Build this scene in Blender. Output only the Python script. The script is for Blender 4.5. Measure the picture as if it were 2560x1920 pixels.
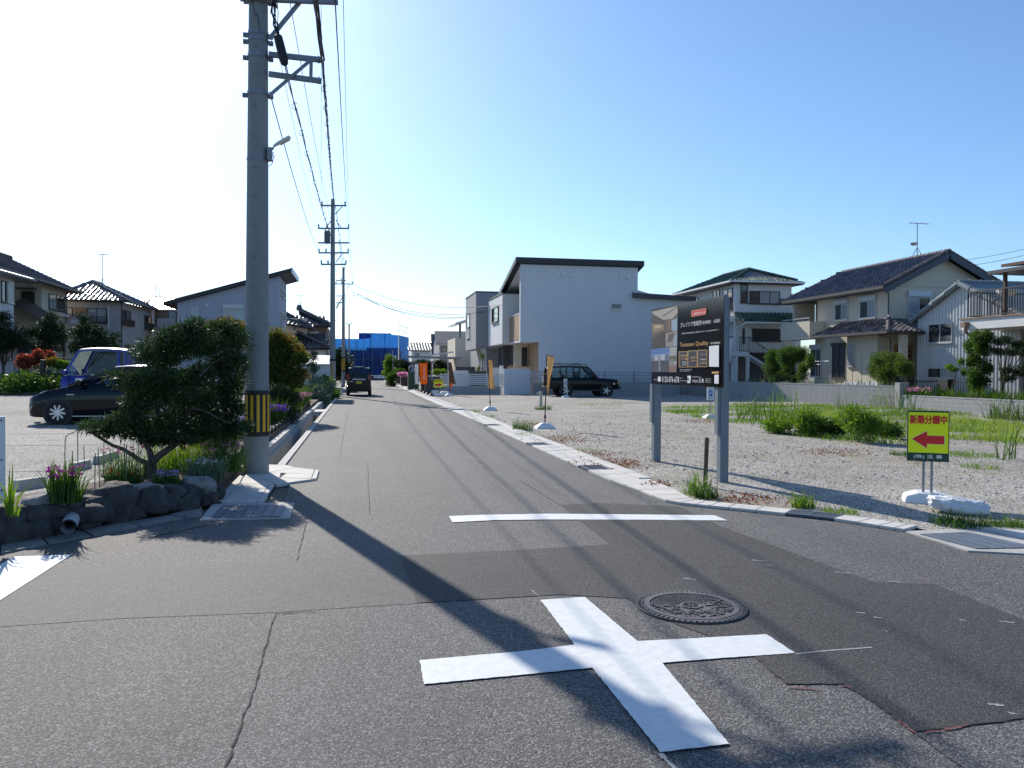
import bpy, bmesh, math, random
import numpy as np
from mathutils import Vector, Matrix, noise
for o in list(bpy.data.objects): bpy.data.objects.remove(o)
S = bpy.context.scene
C = S.collection
random.seed(7); RNG = np.random.default_rng(7)
# ---------------------------------------------------------------- camera, sky, sun, exposure
F, EYE, YAW, PITCH, ROLL = 2000.0, 1.6, math.atan(381/2000), math.atan(34/2000), 0.005
CM = Matrix.Rotation(-YAW, 3, 'Z') @ Matrix.Rotation(math.pi/2-PITCH, 3, 'X') @ Matrix.Rotation(ROLL, 3, 'Z')
cd = bpy.data.cameras.new('camera'); cam = bpy.data.objects.new('camera', cd); C.objects.link(cam)
cam.matrix_world = Matrix.Translation((0, 0, EYE)) @ CM.to_4x4()
cd.sensor_width = 36; cd.lens = 36*F/2560; cd.clip_start = 0.05; cd.clip_end = 3000
S.camera = cam
SUN_EL, SUN_AZ = math.radians(31), math.radians(16.8)     # azimuth from the road's direction, towards the left
W = bpy.data.worlds.new('World'); S.world = W; W.use_nodes = True
wn = W.node_tree.nodes; wn.clear()
sky = wn.new('ShaderNodeTexSky'); sky.sky_type = 'NISHITA'; sky.sun_disc = False
sky.sun_elevation = SUN_EL; sky.sun_rotation = -SUN_AZ
sky.air_density = 1.0; sky.dust_density = 0.6; sky.ozone_density = 4.2; sky.altitude = 0
bg = wn.new('ShaderNodeBackground'); bg.inputs[1].default_value = 0.13
wo = wn.new('ShaderNodeOutputWorld')
wt = wn.new('ShaderNodeVectorMath'); wt.operation = 'MULTIPLY'; wt.inputs[1].default_value = (0.84, 0.96, 1.07)   # the camera's cool white balance
W.node_tree.links.new(sky.outputs[0], wt.inputs[0]); W.node_tree.links.new(wt.outputs[0], bg.inputs[0]); W.node_tree.links.new(bg.outputs[0], wo.inputs[0])
sl = bpy.data.lights.new('sun', 'SUN'); sl.energy = 5.0; sl.angle = math.radians(0.53); sl.color = (1, 0.93, 0.82)
so = bpy.data.objects.new('sun', sl); C.objects.link(so)
TOSUN = Vector((-math.sin(SUN_AZ)*math.cos(SUN_EL), math.cos(SUN_AZ)*math.cos(SUN_EL), math.sin(SUN_EL)))
so.rotation_euler = TOSUN.to_track_quat('Z', 'Y').to_euler()
S.render.engine = 'CYCLES'
S.view_settings.view_transform = 'Standard'; S.view_settings.look = 'None'
S.view_settings.exposure = 0.25; S.view_settings.gamma = 1.0; S.view_settings.use_curve_mapping = False
# ---------------------------------------------------------------- photo pixel (2560 x 1920) -> place
def ray(px, py): return CM @ Vector(((px-1280)/F, -(py-960)/F, -1))
def gnd(px, py, z=0.0):
    d = ray(px, py); t = (z-EYE)/d.z; return Vector((d.x*t, d.y*t, z))
def onY(px, py, y):
    d = ray(px, py); t = y/d.y; return Vector((d.x*t, y, EYE+d.z*t))
def onX(px, py, x):
    d = ray(px, py); t = x/d.x; return Vector((x, d.y*t, EYE+d.z*t))
# ---------------------------------------------------------------- mesh helpers
ORG = {}
class MB:
    def __init__(s): s.v = []; s.f = []
    def add(s, vs, fs):
        n = len(s.v); s.v += [Vector(v) for v in vs]; s.f += [[i+n for i in f] for f in fs]; return s
    def box(s, x0, x1, y0, y1, z0, z1):
        if x0 > x1: x0, x1 = x1, x0
        if y0 > y1: y0, y1 = y1, y0
        if z0 > z1: z0, z1 = z1, z0
        return s.add([(x0,y0,z0),(x1,y0,z0),(x1,y1,z0),(x0,y1,z0),(x0,y0,z1),(x1,y0,z1),(x1,y1,z1),(x0,y1,z1)],
            [(0,3,2,1),(4,5,6,7),(0,1,5,4),(1,2,6,5),(2,3,7,6),(3,0,4,7)])
    def bar(s, p, q, w, h, up=(0,0,1)):
        p = Vector(p); q = Vector(q); d = (q-p).normalized(); up = Vector(up)
        if abs(d.dot(up)) > 0.98: up = Vector((1,0,0))
        a = d.cross(up).normalized()*w/2; b = a.cross(d).normalized()*h/2
        return s.add([p-a-b,p+a-b,p+a+b,p-a+b,q-a-b,q+a-b,q+a+b,q-a+b],
            [(0,1,2,3),(7,6,5,4),(0,4,5,1),(1,5,6,2),(2,6,7,3),(3,7,4,0)])
    def cyl(s, p, q, r0, r1=None, n=10, cap=True):
        if r1 is None: r1 = r0
        p = Vector(p); q = Vector(q); d = (q-p).normalized()
        up = Vector((0,0,1)) if abs(d.z) < 0.95 else Vector((1,0,0))
        a = d.cross(up).normalized(); b = a.cross(d).normalized()
        cs = [(math.cos(2*math.pi*i/n), math.sin(2*math.pi*i/n)) for i in range(n)]
        vs = [p+a*c*r0+b*t*r0 for c, t in cs]+[q+a*c*r1+b*t*r1 for c, t in cs]
        fs = [(i, (i+1) % n, n+(i+1) % n, n+i) for i in range(n)]
        if cap: fs += [tuple(range(n))[::-1], tuple(range(n, 2*n))]
        return s.add(vs, fs)
    def tube(s, pts, r, n=6, cap=True):
        pts = [Vector(p) for p in pts]; rs = r if isinstance(r, (list, tuple)) else [r]*len(pts)
        vs = []; fs = []; prev = None
        for i, p in enumerate(pts):
            d = (pts[min(i+1, len(pts)-1)]-pts[max(i-1, 0)]).normalized()
            up = prev if prev is not None else (Vector((0,0,1)) if abs(d.z) < 0.9 else Vector((1,0,0)))
            a = d.cross(up).normalized(); b = a.cross(d).normalized(); prev = b
            vs += [p+(a*math.cos(2*math.pi*k/n)+b*math.sin(2*math.pi*k/n))*rs[i] for k in range(n)]
        for i in range(len(pts)-1):
            fs += [(i*n+k, i*n+(k+1) % n, (i+1)*n+(k+1) % n, (i+1)*n+k) for k in range(n)]
        if cap: fs += [tuple(range(n))[::-1], tuple(range((len(pts)-1)*n, len(pts)*n))]
        return s.add(vs, fs)
    def poly(s, pts): return s.add(pts, [tuple(range(len(pts)))])
    def prism(s, pts, vec):
        pts = [Vector(p) for p in pts]; vec = Vector(vec); n = len(pts)
        return s.add(pts+[p+vec for p in pts], [tuple(range(n))[::-1], tuple(range(n, 2*n))]+[(i, (i+1) % n, n+(i+1) % n, n+i) for i in range(n)])
    def slab(s, pts, z0, z1): return s.prism([(p[0], p[1], z0) for p in pts], (0, 0, z1-z0))
    def lathe(s, c, prof, n=20):            # prof: (radius, z) pairs round a vertical axis through c
        c = Vector(c); vs = []; fs = []
        for r, z in prof: vs += [c+Vector((r*math.cos(2*math.pi*k/n), r*math.sin(2*math.pi*k/n), z)) for k in range(n)]
        for i in range(len(prof)-1): fs += [(i*n+k, i*n+(k+1) % n, (i+1)*n+(k+1) % n, (i+1)*n+k) for k in range(n)]
        fs += [tuple(range(n))[::-1], tuple(range((len(prof)-1)*n, len(prof)*n))]
        return s.add(vs, fs)
    def build(s, name, mat, parent=None, smooth=False, bevel=0, local=False, recalc=True, mats=None):
        o0 = Vector((0,0,0)) if (parent is None or local) else ORG.get(parent.as_pointer(), Vector((0,0,0)))
        me = bpy.data.meshes.new(name); me.from_pydata([tuple(v-o0) for v in s.v], [], s.f)
        if recalc:
            bm = bmesh.new(); bm.from_mesh(me); bmesh.ops.recalc_face_normals(bm, faces=bm.faces); bm.to_mesh(me); bm.free()
        return link(name, me, mat, parent, o0, smooth, bevel)
def link(name, me, mat, parent=None, o0=None, smooth=False, bevel=0):
    o = bpy.data.objects.new(name, me); C.objects.link(o)
    if mat: me.materials.append(mat)
    if smooth:
        me.polygons.foreach_set('use_smooth', [True]*len(me.polygons))
        if smooth != 'all':
            try: me.set_sharp_from_angle(angle=math.radians(40))
            except Exception: pass
    if bevel:
        b = o.modifiers.new('bevel', 'BEVEL'); b.width = bevel; b.segments = 2; b.limit_method = 'ANGLE'
    if parent: o.parent = parent
    ORG[o.as_pointer()] = o0 if o0 is not None else Vector((0,0,0))
    return o
def tag(o, label=None, cat=None, group=None, kind=None):
    if label: o['label'] = label
    if cat: o['category'] = cat
    if group: o['group'] = group
    if kind: o['kind'] = kind
    return o
def thing(name, label, cat, loc=(0,0,0), rz=0, group=None):
    o = bpy.data.objects.new(name, None); C.objects.link(o); o.empty_display_size = 0.2
    o.location = loc; o.rotation_euler = (0, 0, rz); ORG[o.as_pointer()] = Vector(loc)
    return tag(o, label, cat, group)
def struct(name, mb, mat, parent=None, **k):
    o = mb.build(name, mat, parent, **k)
    if parent is None: o['kind'] = 'structure'
    return o
def copy_tree(o, parent=None):
    c = o.copy(); C.objects.link(c)
    if parent: c.parent = parent
    ORG[c.as_pointer()] = ORG.get(o.as_pointer(), Vector((0,0,0)))
    for ch in o.children: copy_tree(ch, c)
    return c
# ---------------------------------------------------------------- materials
MATS = {}
def mat(name, col, rough=0.7, metal=0.0, var=0.0, scale=3.0, bump=0.0, bscale=40.0, spec=0.5, col2=None, coat=0.0, detail=4.0, stretch=None):
    if name in MATS: return MATS[name]
    m = bpy.data.materials.new(name); m.use_nodes = True; nt = m.node_tree; N = nt.nodes; L = nt.links
    b = N['Principled BSDF']; b.inputs['Base Color'].default_value = (*col, 1); b.inputs['Roughness'].default_value = rough
    b.inputs['Metallic'].default_value = metal; b.inputs['Specular IOR Level'].default_value = spec
    if coat: b.inputs['Coat Weight'].default_value = coat; b.inputs['Coat Roughness'].default_value = 0.05
    vec = None
    if var or bump or col2:
        tc = N.new('ShaderNodeTexCoord'); vec = tc.outputs['Object']
        if stretch:
            mp = N.new('ShaderNodeMapping'); mp.inputs['Scale'].default_value = stretch; L.new(vec, mp.inputs[0]); vec = mp.outputs[0]
    if var or col2:
        t = N.new('ShaderNodeTexNoise'); t.inputs['Scale'].default_value = scale; t.inputs['Detail'].default_value = detail
        t.inputs['Roughness'].default_value = 0.65
        L.new(vec, t.inputs['Vector'])
        r = N.new('ShaderNodeValToRGB'); c2 = col2 or tuple(min(1, c*(1+var)) for c in col)
        c1 = col if col2 else tuple(c*(1-var) for c in col)
        r.color_ramp.elements[0].color = (*c1, 1); r.color_ramp.elements[1].color = (*c2, 1)
        r.color_ramp.elements[0].position = 0.3; r.color_ramp.elements[1].position = 0.7
        L.new(t.outputs['Fac'], r.inputs['Fac']); L.new(r.outputs[0], b.inputs['Base Color'])
    if bump:
        t2 = N.new('ShaderNodeTexNoise'); t2.inputs['Scale'].default_value = bscale; t2.inputs['Detail'].default_value = 3
        L.new(vec, t2.inputs['Vector']); bp = N.new('ShaderNodeBump'); bp.inputs['Strength'].default_value = bump; bp.inputs['Distance'].default_value = 0.02
        L.new(t2.outputs['Fac'], bp.inputs['Height']); L.new(bp.outputs[0], b.inputs['Normal'])
    MATS[name] = m; return m
def tilemat(name, col, rough):
    if name in MATS: return MATS[name]
    m = mat(name, col, rough, spec=0.7); nt = m.node_tree; N = nt.nodes; L = nt.links; b = N['Principled BSDF']
    oi = N.new('ShaderNodeObjectInfo'); ge = N.new('ShaderNodeNewGeometry'); ad = N.new('ShaderNodeMath'); ad.operation = 'ADD'; fr = N.new('ShaderNodeMath'); fr.operation = 'FRACT'
    L.new(oi.outputs['Random'], ad.inputs[0]); L.new(ge.outputs['Random Per Island'], ad.inputs[1]); L.new(ad.outputs[0], fr.inputs[0])
    r = N.new('ShaderNodeValToRGB'); r.color_ramp.elements[0].color = (*[c*0.55 for c in col], 1); r.color_ramp.elements[1].color = (*[c*1.7 for c in col], 1); L.new(fr.outputs[0], r.inputs[0]); L.new(r.outputs[0], b.inputs['Base Color'])
    mr = N.new('ShaderNodeMapRange'); mr.inputs[3].default_value = rough-0.1; mr.inputs[4].default_value = rough+0.15; L.new(fr.outputs[0], mr.inputs[0]); L.new(mr.outputs[0], b.inputs['Roughness'])
    return m
def leafmat(name, cols, trans=0.35, rough=0.55):
    if name in MATS: return MATS[name]
    m = bpy.data.materials.new(name); m.use_nodes = True; nt = m.node_tree; N = nt.nodes; L = nt.links
    g = N.new('ShaderNodeNewGeometry'); r = N.new('ShaderNodeValToRGB'); cr = r.color_ramp
    while len(cr.elements) < len(cols): cr.elements.new(0.5)
    for i, c in enumerate(cols): cr.elements[i].position = i/(len(cols)-1); cr.elements[i].color = (*c, 1)
    L.new(g.outputs['Random Per Island'], r.inputs[0])
    b = N['Principled BSDF']; b.inputs['Roughness'].default_value = rough; b.inputs['Specular IOR Level'].default_value = 0.35; L.new(r.outputs[0], b.inputs['Base Color'])
    tr = N.new('ShaderNodeBsdfTranslucent'); hs = N.new('ShaderNodeHueSaturation'); hs.inputs['Hue'].default_value = 0.485; hs.inputs['Saturation'].default_value = 1.1; hs.inputs['Value'].default_value = 1.35
    L.new(r.outputs[0], hs.inputs['Color']); L.new(hs.outputs[0], tr.inputs[0])
    mx = N.new('ShaderNodeMixShader'); mx.inputs[0].default_value = trans
    L.new(b.outputs[0], mx.inputs[1]); L.new(tr.outputs[0], mx.inputs[2]); L.new(mx.outputs[0], N['Material Output'].inputs[0])
    MATS[name] = m; return m
def granular(name, base, light, dark, cell=90.0, bump=0.6, big=0.25, rough=0.9, bigscale=0.5, lightpos=0.72, specks=None, tracks=0.0, spec=0.3):
    # aggregate surface: small stones of differing tone (voronoi cells) + large soft mottling
    m = bpy.data.materials.new(name); m.use_nodes = True; nt = m.node_tree; N = nt.nodes; L = nt.links
    b = N['Principled BSDF']; b.inputs['Roughness'].default_value = rough; b.inputs['Specular IOR Level'].default_value = spec
    tc = N.new('ShaderNodeTexCoord'); vec = tc.outputs['Object']
    v = N.new('ShaderNodeTexVoronoi'); v.inputs['Scale'].default_value = cell; L.new(vec, v.inputs['Vector'])
    sep = N.new('ShaderNodeSeparateColor'); L.new(v.outputs['Color'], sep.inputs[0])
    r = N.new('ShaderNodeValToRGB'); cr = r.color_ramp; cr.elements.new(0.5)
    cr.elements[0].position = 0.1; cr.elements[0].color = (*dark, 1); cr.elements[1].position = 0.5; cr.elements[1].color = (*base, 1)
    cr.elements[2].position = lightpos; cr.elements[2].color = (*base, 1)
    e = cr.elements.new(0.97); e.color = (*light, 1)
    L.new(sep.outputs[0], r.inputs[0])
    n = N.new('ShaderNodeTexNoise'); n.inputs['Scale'].default_value = bigscale; n.inputs['Detail'].default_value = 6; n.inputs['Roughness'].default_value = 0.6; L.new(vec, n.inputs['Vector'])
    mr = N.new('ShaderNodeMapRange'); mr.inputs[1].default_value = 0.3; mr.inputs[2].default_value = 0.7; mr.inputs[3].default_value = 1-big; mr.inputs[4].default_value = 1+big; L.new(n.outputs['Fac'], mr.inputs[0])
    fac = mr.outputs[0]
    if tracks:
        mp = N.new('ShaderNodeMapping'); mp.inputs['Scale'].default_value = (1.6, 0.05, 1); L.new(vec, mp.inputs[0])
        n3 = N.new('ShaderNodeTexNoise'); n3.inputs['Scale'].default_value = 1.3; n3.inputs['Detail'].default_value = 4; L.new(mp.outputs[0], n3.inputs['Vector'])
        m3 = N.new('ShaderNodeMapRange'); m3.inputs[1].default_value = 0.3; m3.inputs[2].default_value = 0.7; m3.inputs[3].default_value = 1-tracks; m3.inputs[4].default_value = 1+tracks; L.new(n3.outputs['Fac'], m3.inputs[0])
        mm = N.new('ShaderNodeMath'); mm.operation = 'MULTIPLY'; L.new(fac, mm.inputs[0]); L.new(m3.outputs[0], mm.inputs[1]); fac = mm.outputs[0]
    mx = N.new('ShaderNodeVectorMath'); mx.operation = 'SCALE'; L.new(r.outputs[0], mx.inputs[0]); L.new(fac, mx.inputs[3])
    last = mx.outputs[0]
    if specks:                                  # (colour, noise scale, threshold): moss, rust-red weeds, dust lying in patches
        for col, sc, th in specks:
            n2 = N.new('ShaderNodeTexNoise'); n2.inputs['Scale'].default_value = sc; n2.inputs['Detail'].default_value = 8; n2.inputs['Roughness'].default_value = 0.75; L.new(vec, n2.inputs['Vector'])
            m2 = N.new('ShaderNodeMapRange'); m2.inputs[1].default_value = th; m2.inputs[2].default_value = th+0.09; L.new(n2.outputs['Fac'], m2.inputs[0])
            mi = N.new('ShaderNodeMix'); mi.data_type = 'RGBA'; L.new(m2.outputs[0], mi.inputs[0]); L.new(last, mi.inputs[6]); mi.inputs[7].default_value = (*col, 1); last = mi.outputs[2]
    L.new(last, b.inputs['Base Color'])
    bp = N.new('ShaderNodeBump'); bp.inputs['Strength'].default_value = bump; bp.inputs['Distance'].default_value = 0.6/cell; bp.invert = True
    L.new(v.outputs['Distance'], bp.inputs['Height']); L.new(bp.outputs[0], b.inputs['Normal'])
    MATS[name] = m; return m
def glassmat(name, tint=(0.75, 0.85, 0.82), refl=0.12):
    if name in MATS: return MATS[name]
    m = bpy.data.materials.new(name); m.use_nodes = True; nt = m.node_tree; N = nt.nodes; L = nt.links
    t = N.new('ShaderNodeBsdfTransparent'); t.inputs[0].default_value = (*tint, 1); g = N.new('ShaderNodeBsdfGlossy'); g.inputs['Roughness'].default_value = 0.02
    fr = N.new('ShaderNodeFresnel'); fr.inputs[0].default_value = 1.33; mx = N.new('ShaderNodeMixShader')
    L.new(fr.outputs[0], mx.inputs[0]); L.new(t.outputs[0], mx.inputs[1]); L.new(g.outputs[0], mx.inputs[2]); L.new(mx.outputs[0], N['Material Output'].inputs[0])
    MATS[name] = m; return m
# ---------------------------------------------------------------- foliage: many small leaf faces through a volume
def unit(n):
    v = RNG.normal(size=(n, 3)); return v/np.linalg.norm(v, axis=1)[:, None]
def blob(c, r, n, shell=0.55):              # points in an ellipsoid, denser towards the skin
    u = unit(n); rad = shell+(1-shell)*RNG.random(n)**0.7; rad *= 1+0.18*RNG.normal(size=n).clip(-1.5, 1.5)
    return np.array(c)+u*rad[:, None]*np.array(r), u
def leaves(pts, dirs, ln, wd, jit=0.8, droop=0.0, lvar=0.35):
    n = len(pts); d = dirs+jit*RNG.normal(size=(n, 3)); d[:, 2] -= droop; d /= np.linalg.norm(d, axis=1)[:, None]
    s = np.cross(d, unit(n)); s /= np.linalg.norm(s, axis=1)[:, None]+1e-9
    k = (1+lvar*RNG.normal(size=n)).clip(0.4, 1.8)[:, None]; L_ = d*ln*k; S_ = s*wd*k*0.5
    v = np.stack([pts, pts+L_*0.5+S_, pts+L_, pts+L_*0.5-S_], 1).reshape(-1, 3); return v
def leafmesh(name, vs, mat_, parent=None, kind=None):
    v = np.concatenate(vs) if isinstance(vs, list) else vs
    o0 = Vector((0,0,0)) if parent is None else ORG.get(parent.as_pointer(), Vector((0,0,0)))
    v = v-np.array(o0); n = len(v)//4
    me = bpy.data.meshes.new(name); me.vertices.add(n*4); me.loops.add(n*4); me.polygons.add(n)
    me.vertices.foreach_set('co', v.astype(np.float32).ravel()); me.loops.foreach_set('vertex_index', np.arange(n*4, dtype=np.int32))
    me.polygons.foreach_set('loop_start', np.arange(0, n*4, 4, dtype=np.int32)); me.polygons.foreach_set('loop_total', np.full(n, 4, dtype=np.int32))
    me.update(); me.validate()
    o = link(name, me, mat_, parent, o0)
    if kind: o['kind'] = kind
    return o
def blades(pts, h, w, lean=0.35, hv=0.4):   # upright grass blades, two quads each
    n = len(pts); a = RNG.random(n)*2*np.pi; hh = (h*(1+hv*RNG.normal(size=n))).clip(h*0.25, h*2)[:, None]
    ln = np.stack([np.cos(a), np.sin(a), np.zeros(n)], 1)*(lean*np.abs(RNG.normal(size=n)))[:, None]*hh
    b = RNG.random(n)*2*np.pi; s = np.stack([np.cos(b), np.sin(b), np.zeros(n)], 1)*w/2; up = np.array([0, 0, 1.0])
    m = pts+ln*0.35+up*hh*0.6; t = pts+ln+up*hh
    return np.concatenate([np.stack([pts-s, pts+s, m+s*0.8, m-s*0.8], 1).reshape(-1, 3), np.stack([m-s*0.8, m+s*0.8, t+s*0.08, t-s*0.08], 1).reshape(-1, 3)])
def A(*v): return np.array(v, float)
# ---------------------------------------------------------------- lettering
def text(parent, s, p0, p1, ph, mat_, name='lettering', bold=0.0):
    # s is set from p0 (lower left) to p1 (lower right), letters ph high, standing on that base line
    cu = bpy.data.curves.new(name, 'FONT'); cu.body = s; cu.size = 1.0; cu.resolution_u = 2
    ob = bpy.data.objects.new('t', cu); C.objects.link(ob)
    dg = bpy.context.evaluated_depsgraph_get(); me = bpy.data.meshes.new_from_object(ob.evaluated_get(dg)); bpy.data.objects.remove(ob)
    p0 = Vector(p0); p1 = Vector(p1)
    if len(me.vertices) == 0: return None
    xs = [v.co.x for v in me.vertices]; ys = [v.co.y for v in me.vertices]
    x0, x1, y0, y1 = min(xs), max(xs), min(ys), max(ys); u = p1-p0; up = Vector((0,0,1))*ph
    o0 = ORG.get(parent.as_pointer(), Vector((0,0,0)))
    for v in me.vertices: v.co = p0+u*((v.co.x-x0)/(x1-x0))+up*((v.co.y-y0)/max(1e-6, y1-y0))-o0
    if bold:
        nr = u.cross(Vector((0,0,1))).normalized(); V = [v.co.copy() for v in me.vertices]; Fs = [list(p.vertices) for p in me.polygons]; m = MB(); un = u.normalized()
        for k, (a, c) in enumerate(((0,0),(1,0),(-1,0),(0,1),(0,-1),(0.7,0.7),(-0.7,-0.7),(0.7,-0.7),(-0.7,0.7))): m.add([v+un*a*bold*ph+Vector((0,0,c*bold*ph))+nr*0.0002*k for v in V], Fs)
        me = bpy.data.meshes.new(name); me.from_pydata([tuple(v) for v in m.v], [], m.f)
    me.name = name; me.materials.clear(); return link(name, me, mat_, parent, o0)
# ================================================================ ground, road, lot
M_asph = granular('asphalt', (0.105,0.102,0.100), (0.26,0.25,0.24), (0.04,0.04,0.042), cell=125, rough=0.8, spec=0.38, bump=0.6, big=0.10, bigscale=0.6, tracks=0.08)
M_asphd = granular('new asphalt', (0.058,0.057,0.057), (0.12,0.118,0.115), (0.026,0.026,0.028), rough=0.82, spec=0.35, cell=120, bump=0.5, big=0.12, bigscale=0.8, lightpos=0.85)
M_asphm = granular('smooth asphalt', (0.092,0.090,0.088), (0.175,0.17,0.16), (0.045,0.045,0.046), rough=0.8, spec=0.38, cell=130, bump=0.4, big=0.10, bigscale=0.7, lightpos=0.8)
M_grav = granular('gravel', (0.36,0.34,0.305), (0.56,0.53,0.48), (0.15,0.14,0.125), cell=46, bump=0.75, big=0.22, bigscale=0.6, specks=[((0.30,0.265,0.205), 0.35, 0.53), ((0.20,0.19,0.08), 0.7, 0.60), ((0.22,0.12,0.07), 1.1, 0.66)])
M_park = granular('worn parking concrete', (0.31,0.295,0.27), (0.46,0.44,0.41), (0.10,0.10,0.095), cell=40, bump=0.5, big=0.28, bigscale=0.35, specks=[((0.13,0.125,0.12), 0.35, 0.56)])
M_soil = mat('soil', (0.10,0.075,0.05), 0.95, var=0.5, scale=8, bump=0.8, bscale=30)
M_land = mat('land', (0.14,0.13,0.10), 0.95, var=0.3, scale=0.2)
M_conc = mat('concrete', (0.42,0.41,0.385), 0.85, var=0.16, scale=2.5, bump=0.15, bscale=90)
M_conc2 = mat('pale concrete', (0.56,0.54,0.50), 0.85, var=0.14, scale=2.2, bump=0.12, bscale=90)
M_concd = mat('dark concrete', (0.24,0.235,0.225), 0.9, var=0.25, scale=3, bump=0.2, bscale=60)
M_joint = mat('joint', (0.035,0.034,0.032), 0.95)
M_paint = mat('road paint', (0.68,0.70,0.70), 0.7, var=0.10, scale=14, bump=0.25, bscale=160, detail=8)
M_steel = mat('galvanised steel', (0.13,0.155,0.19), 0.6, metal=0.2, var=0.15, scale=8)
M_iron = mat('cast iron', (0.11,0.105,0.105), 0.6, metal=0.2, var=0.3, scale=12, bump=0.1, bscale=150)
XL, XR = -1.2, 3.56
g = MB()
for x0, x1, y0, y1 in [(-900,-1.7,-200,13.5),(-1.7,-1.33,-200,13.5),(-1.33,900,-200,13.5),(-900,-1.7,13.5,95),(-1.33,900,13.5,95),(-900,900,95,1600)]:
    g.poly([(x0,y0,-0.03),(x1,y0,-0.03),(x1,y1,-0.03),(x0,y1,-0.03)])
struct('ground', g, M_land)
# the asphalt: the lane and the crossing street are one sheet
K = [gnd(*p) for p in [(1545,1205),(1600,1231),(1664,1256),(1740,1267),(1820,1275),(1964,1290),(2084,1303),(2198,1321),(2262,1331)]]; K[0].x = XR; K0 = K[0]; KF = [gnd(*p) for p in [(2340,1356),(2419,1380),(2560,1386),(2760,1396)]]
Kx = KF[-1].y
r = MB(); r.poly([(-40,-14,0),(40,-14,0),(40,Kx-1.6,0)]+[(k.x,k.y,0) for k in KF[::-1]]+[(k.x,k.y,0) for k in K[::-1]]+[(XR,13,0),(XR,150,0),(XL-0.13,150,0),(XL-0.13,13.4,0),(-1.0,13.2,0),(-0.9,10.0,0),(-1.55,9.6,0),(-3.2,7.55,0),(-40,7.0,0)])
struct('road', r, M_asph)
def patch(name, pts, m, z):
    b = MB(); b.poly([gnd(x, y, z) for x, y in pts]); return struct(name, b, m)
patch('asphalt_patch', [(-260,1452),(224,1417),(640,1403),(1000,1388),(1330,1372),(1526,1362),(1600,1476),(1547,1478),(1043,1508),(687,1531),(300,1546),(-260,1585)], M_asphm, 0.002)
patch('asphalt_patch', [(1526,1360),(1400,1262),(1500,1257),(1700,1266),(1793,1312),(1972,1378),(2186,1455),(2338,1461),(2560,1549),(2900,1640),(2900,1750),(2560,1792),(2450,1808),(2306,1828),(2283,1825),(2186,1756),(2108,1709),(1968,1710),(1887,1642),(1800,1600),(1690,1560),(1568,1495),(1400,1486),(1043,1507),(1000,1389),(1330,1373)], M_asphd, 0.004)
def crack(pts, w=0.012, z=0.0052, m=None, n=10, jit=0.006):
    b = MB(); P = [gnd(x, y, z) for x, y in pts]; Q = []
    for a, c in zip(P, P[1:]):
        for i in range(n): Q.append(a.lerp(c, i/n)+Vector((random.uniform(-1,1)*jit, random.uniform(-1,1)*jit, 0)))
    Q.append(P[-1])
    for i in range(len(Q)-1):
        d = (Q[i+1]-Q[i]).normalized(); s = Vector((-d.y, d.x, 0))*w*random.uniform(0.4, 1.3)/2
        b.poly([Q[i]-s, Q[i+1]-s, Q[i+1]+s, Q[i]+s])
    return struct('road_crack', b, m or M_joint)
crack([(690,1533),(668,1600),(640,1710),(600,1815),(563,1925)], 0.010); crack([(690,1533),(790,1528)], 0.012)
crack([(874,1007),(848,1148)], 0.009); crack([(918,1155),(924,1285)], 0.006); crack([(765,1310),(742,1400)], 0.008)
crack([(1299,1200),(1400,1262)], 0.01); crack([(1968,1709),(2108,1708),(2186,1755),(2283,1825)], 0.018); crack([(2283,1826),(2560,1793)], 0.014); crack([(1887,1642),(1968,1709)], 0.012); crack([(2283,1826),(2430,1935)], 0.008)
crack([(370,1344),(520,1312)], 0.02)
M_redp = mat('red marker spray', (0.17,0.06,0.068), 0.9, var=0.3, scale=20); M_whp = mat('chalk', (0.34,0.35,0.36), 0.9)
for pts in ([(1970,1716),(2050,1724)],[(2098,1712),(2128,1718)],[(2245,1800),(2290,1832)],[(2310,1832),(2420,1812)],[(2300,1456),(2345,1462)]): crack(pts, 0.014, 0.006, M_redp, 6)
crack([(1988,1634),(2180,1618)], 0.012, 0.006, M_whp, 3); crack([(1330,1475),(1350,1492)], 0.01, 0.006, M_whp, 3); crack([(1648,1882),(1690,1922)], 0.02, 0.006, M_whp, 3)
for x, y, l in ((2140,1530,24),(2184,1542,20),(2205,1575,14),(2400,1549,16),(2500,1553,34),(1880,1400,40),(1915,1410,16),(2090,1430,36),(2220,1452,30),(2470,1760,40),(2525,1782,20),(1710,1446,30),(985,1190,24),(870,1204,30)):
    crack([(x,y),(x+l,y+3)], 0.02, 0.006, M_whp, 4)
# painted marks, edges a little ragged
def mark(label, pts, z=0.007, rag=0.0025):
    P = [gnd(x, y, z) for x, y in pts]; Q = []
    for i, a in enumerate(P):
        c = P[(i+1) % len(P)]; n = max(2, int((c-a).length/0.02))
        for k in range(n):
            q = a.lerp(c, k/n); Q.append(q+Vector((random.uniform(-rag, rag), random.uniform(-rag, rag), 0)) if k else q)
    b = MB(); b.poly(Q); o = struct('road_marking', b, M_paint); tag(o, label); return o
mark('white stop line across the lane', [(1122,1290),(1200,1287),(1370,1284),(1600,1286),(1787,1288),(1819,1301),(1600,1299),(1370,1298.5),(1240,1300),(1131,1305.5)])
mark('white cross at the middle of the junction, bar across', [(1049,1650),(1300,1628),(1440,1611),(1600,1602),(1760,1594),(1916,1585),(1988,1632),(1800,1645),(1650,1657),(1480,1669),(1300,1687),(1060,1710)])
mark('white cross at the middle of the junction, bar along', [(1351,1499.5),(1462,1492),(1650,1650),(1823,1859),(1651,1880),(1480,1668)], 0.009)
o = MB(); o.box(-2.86,-2.42,3.6,7.4,0.0,0.007); tag(struct('road_marking', o, M_paint), 'white stop line on the crossing street beside the stone wall')
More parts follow.
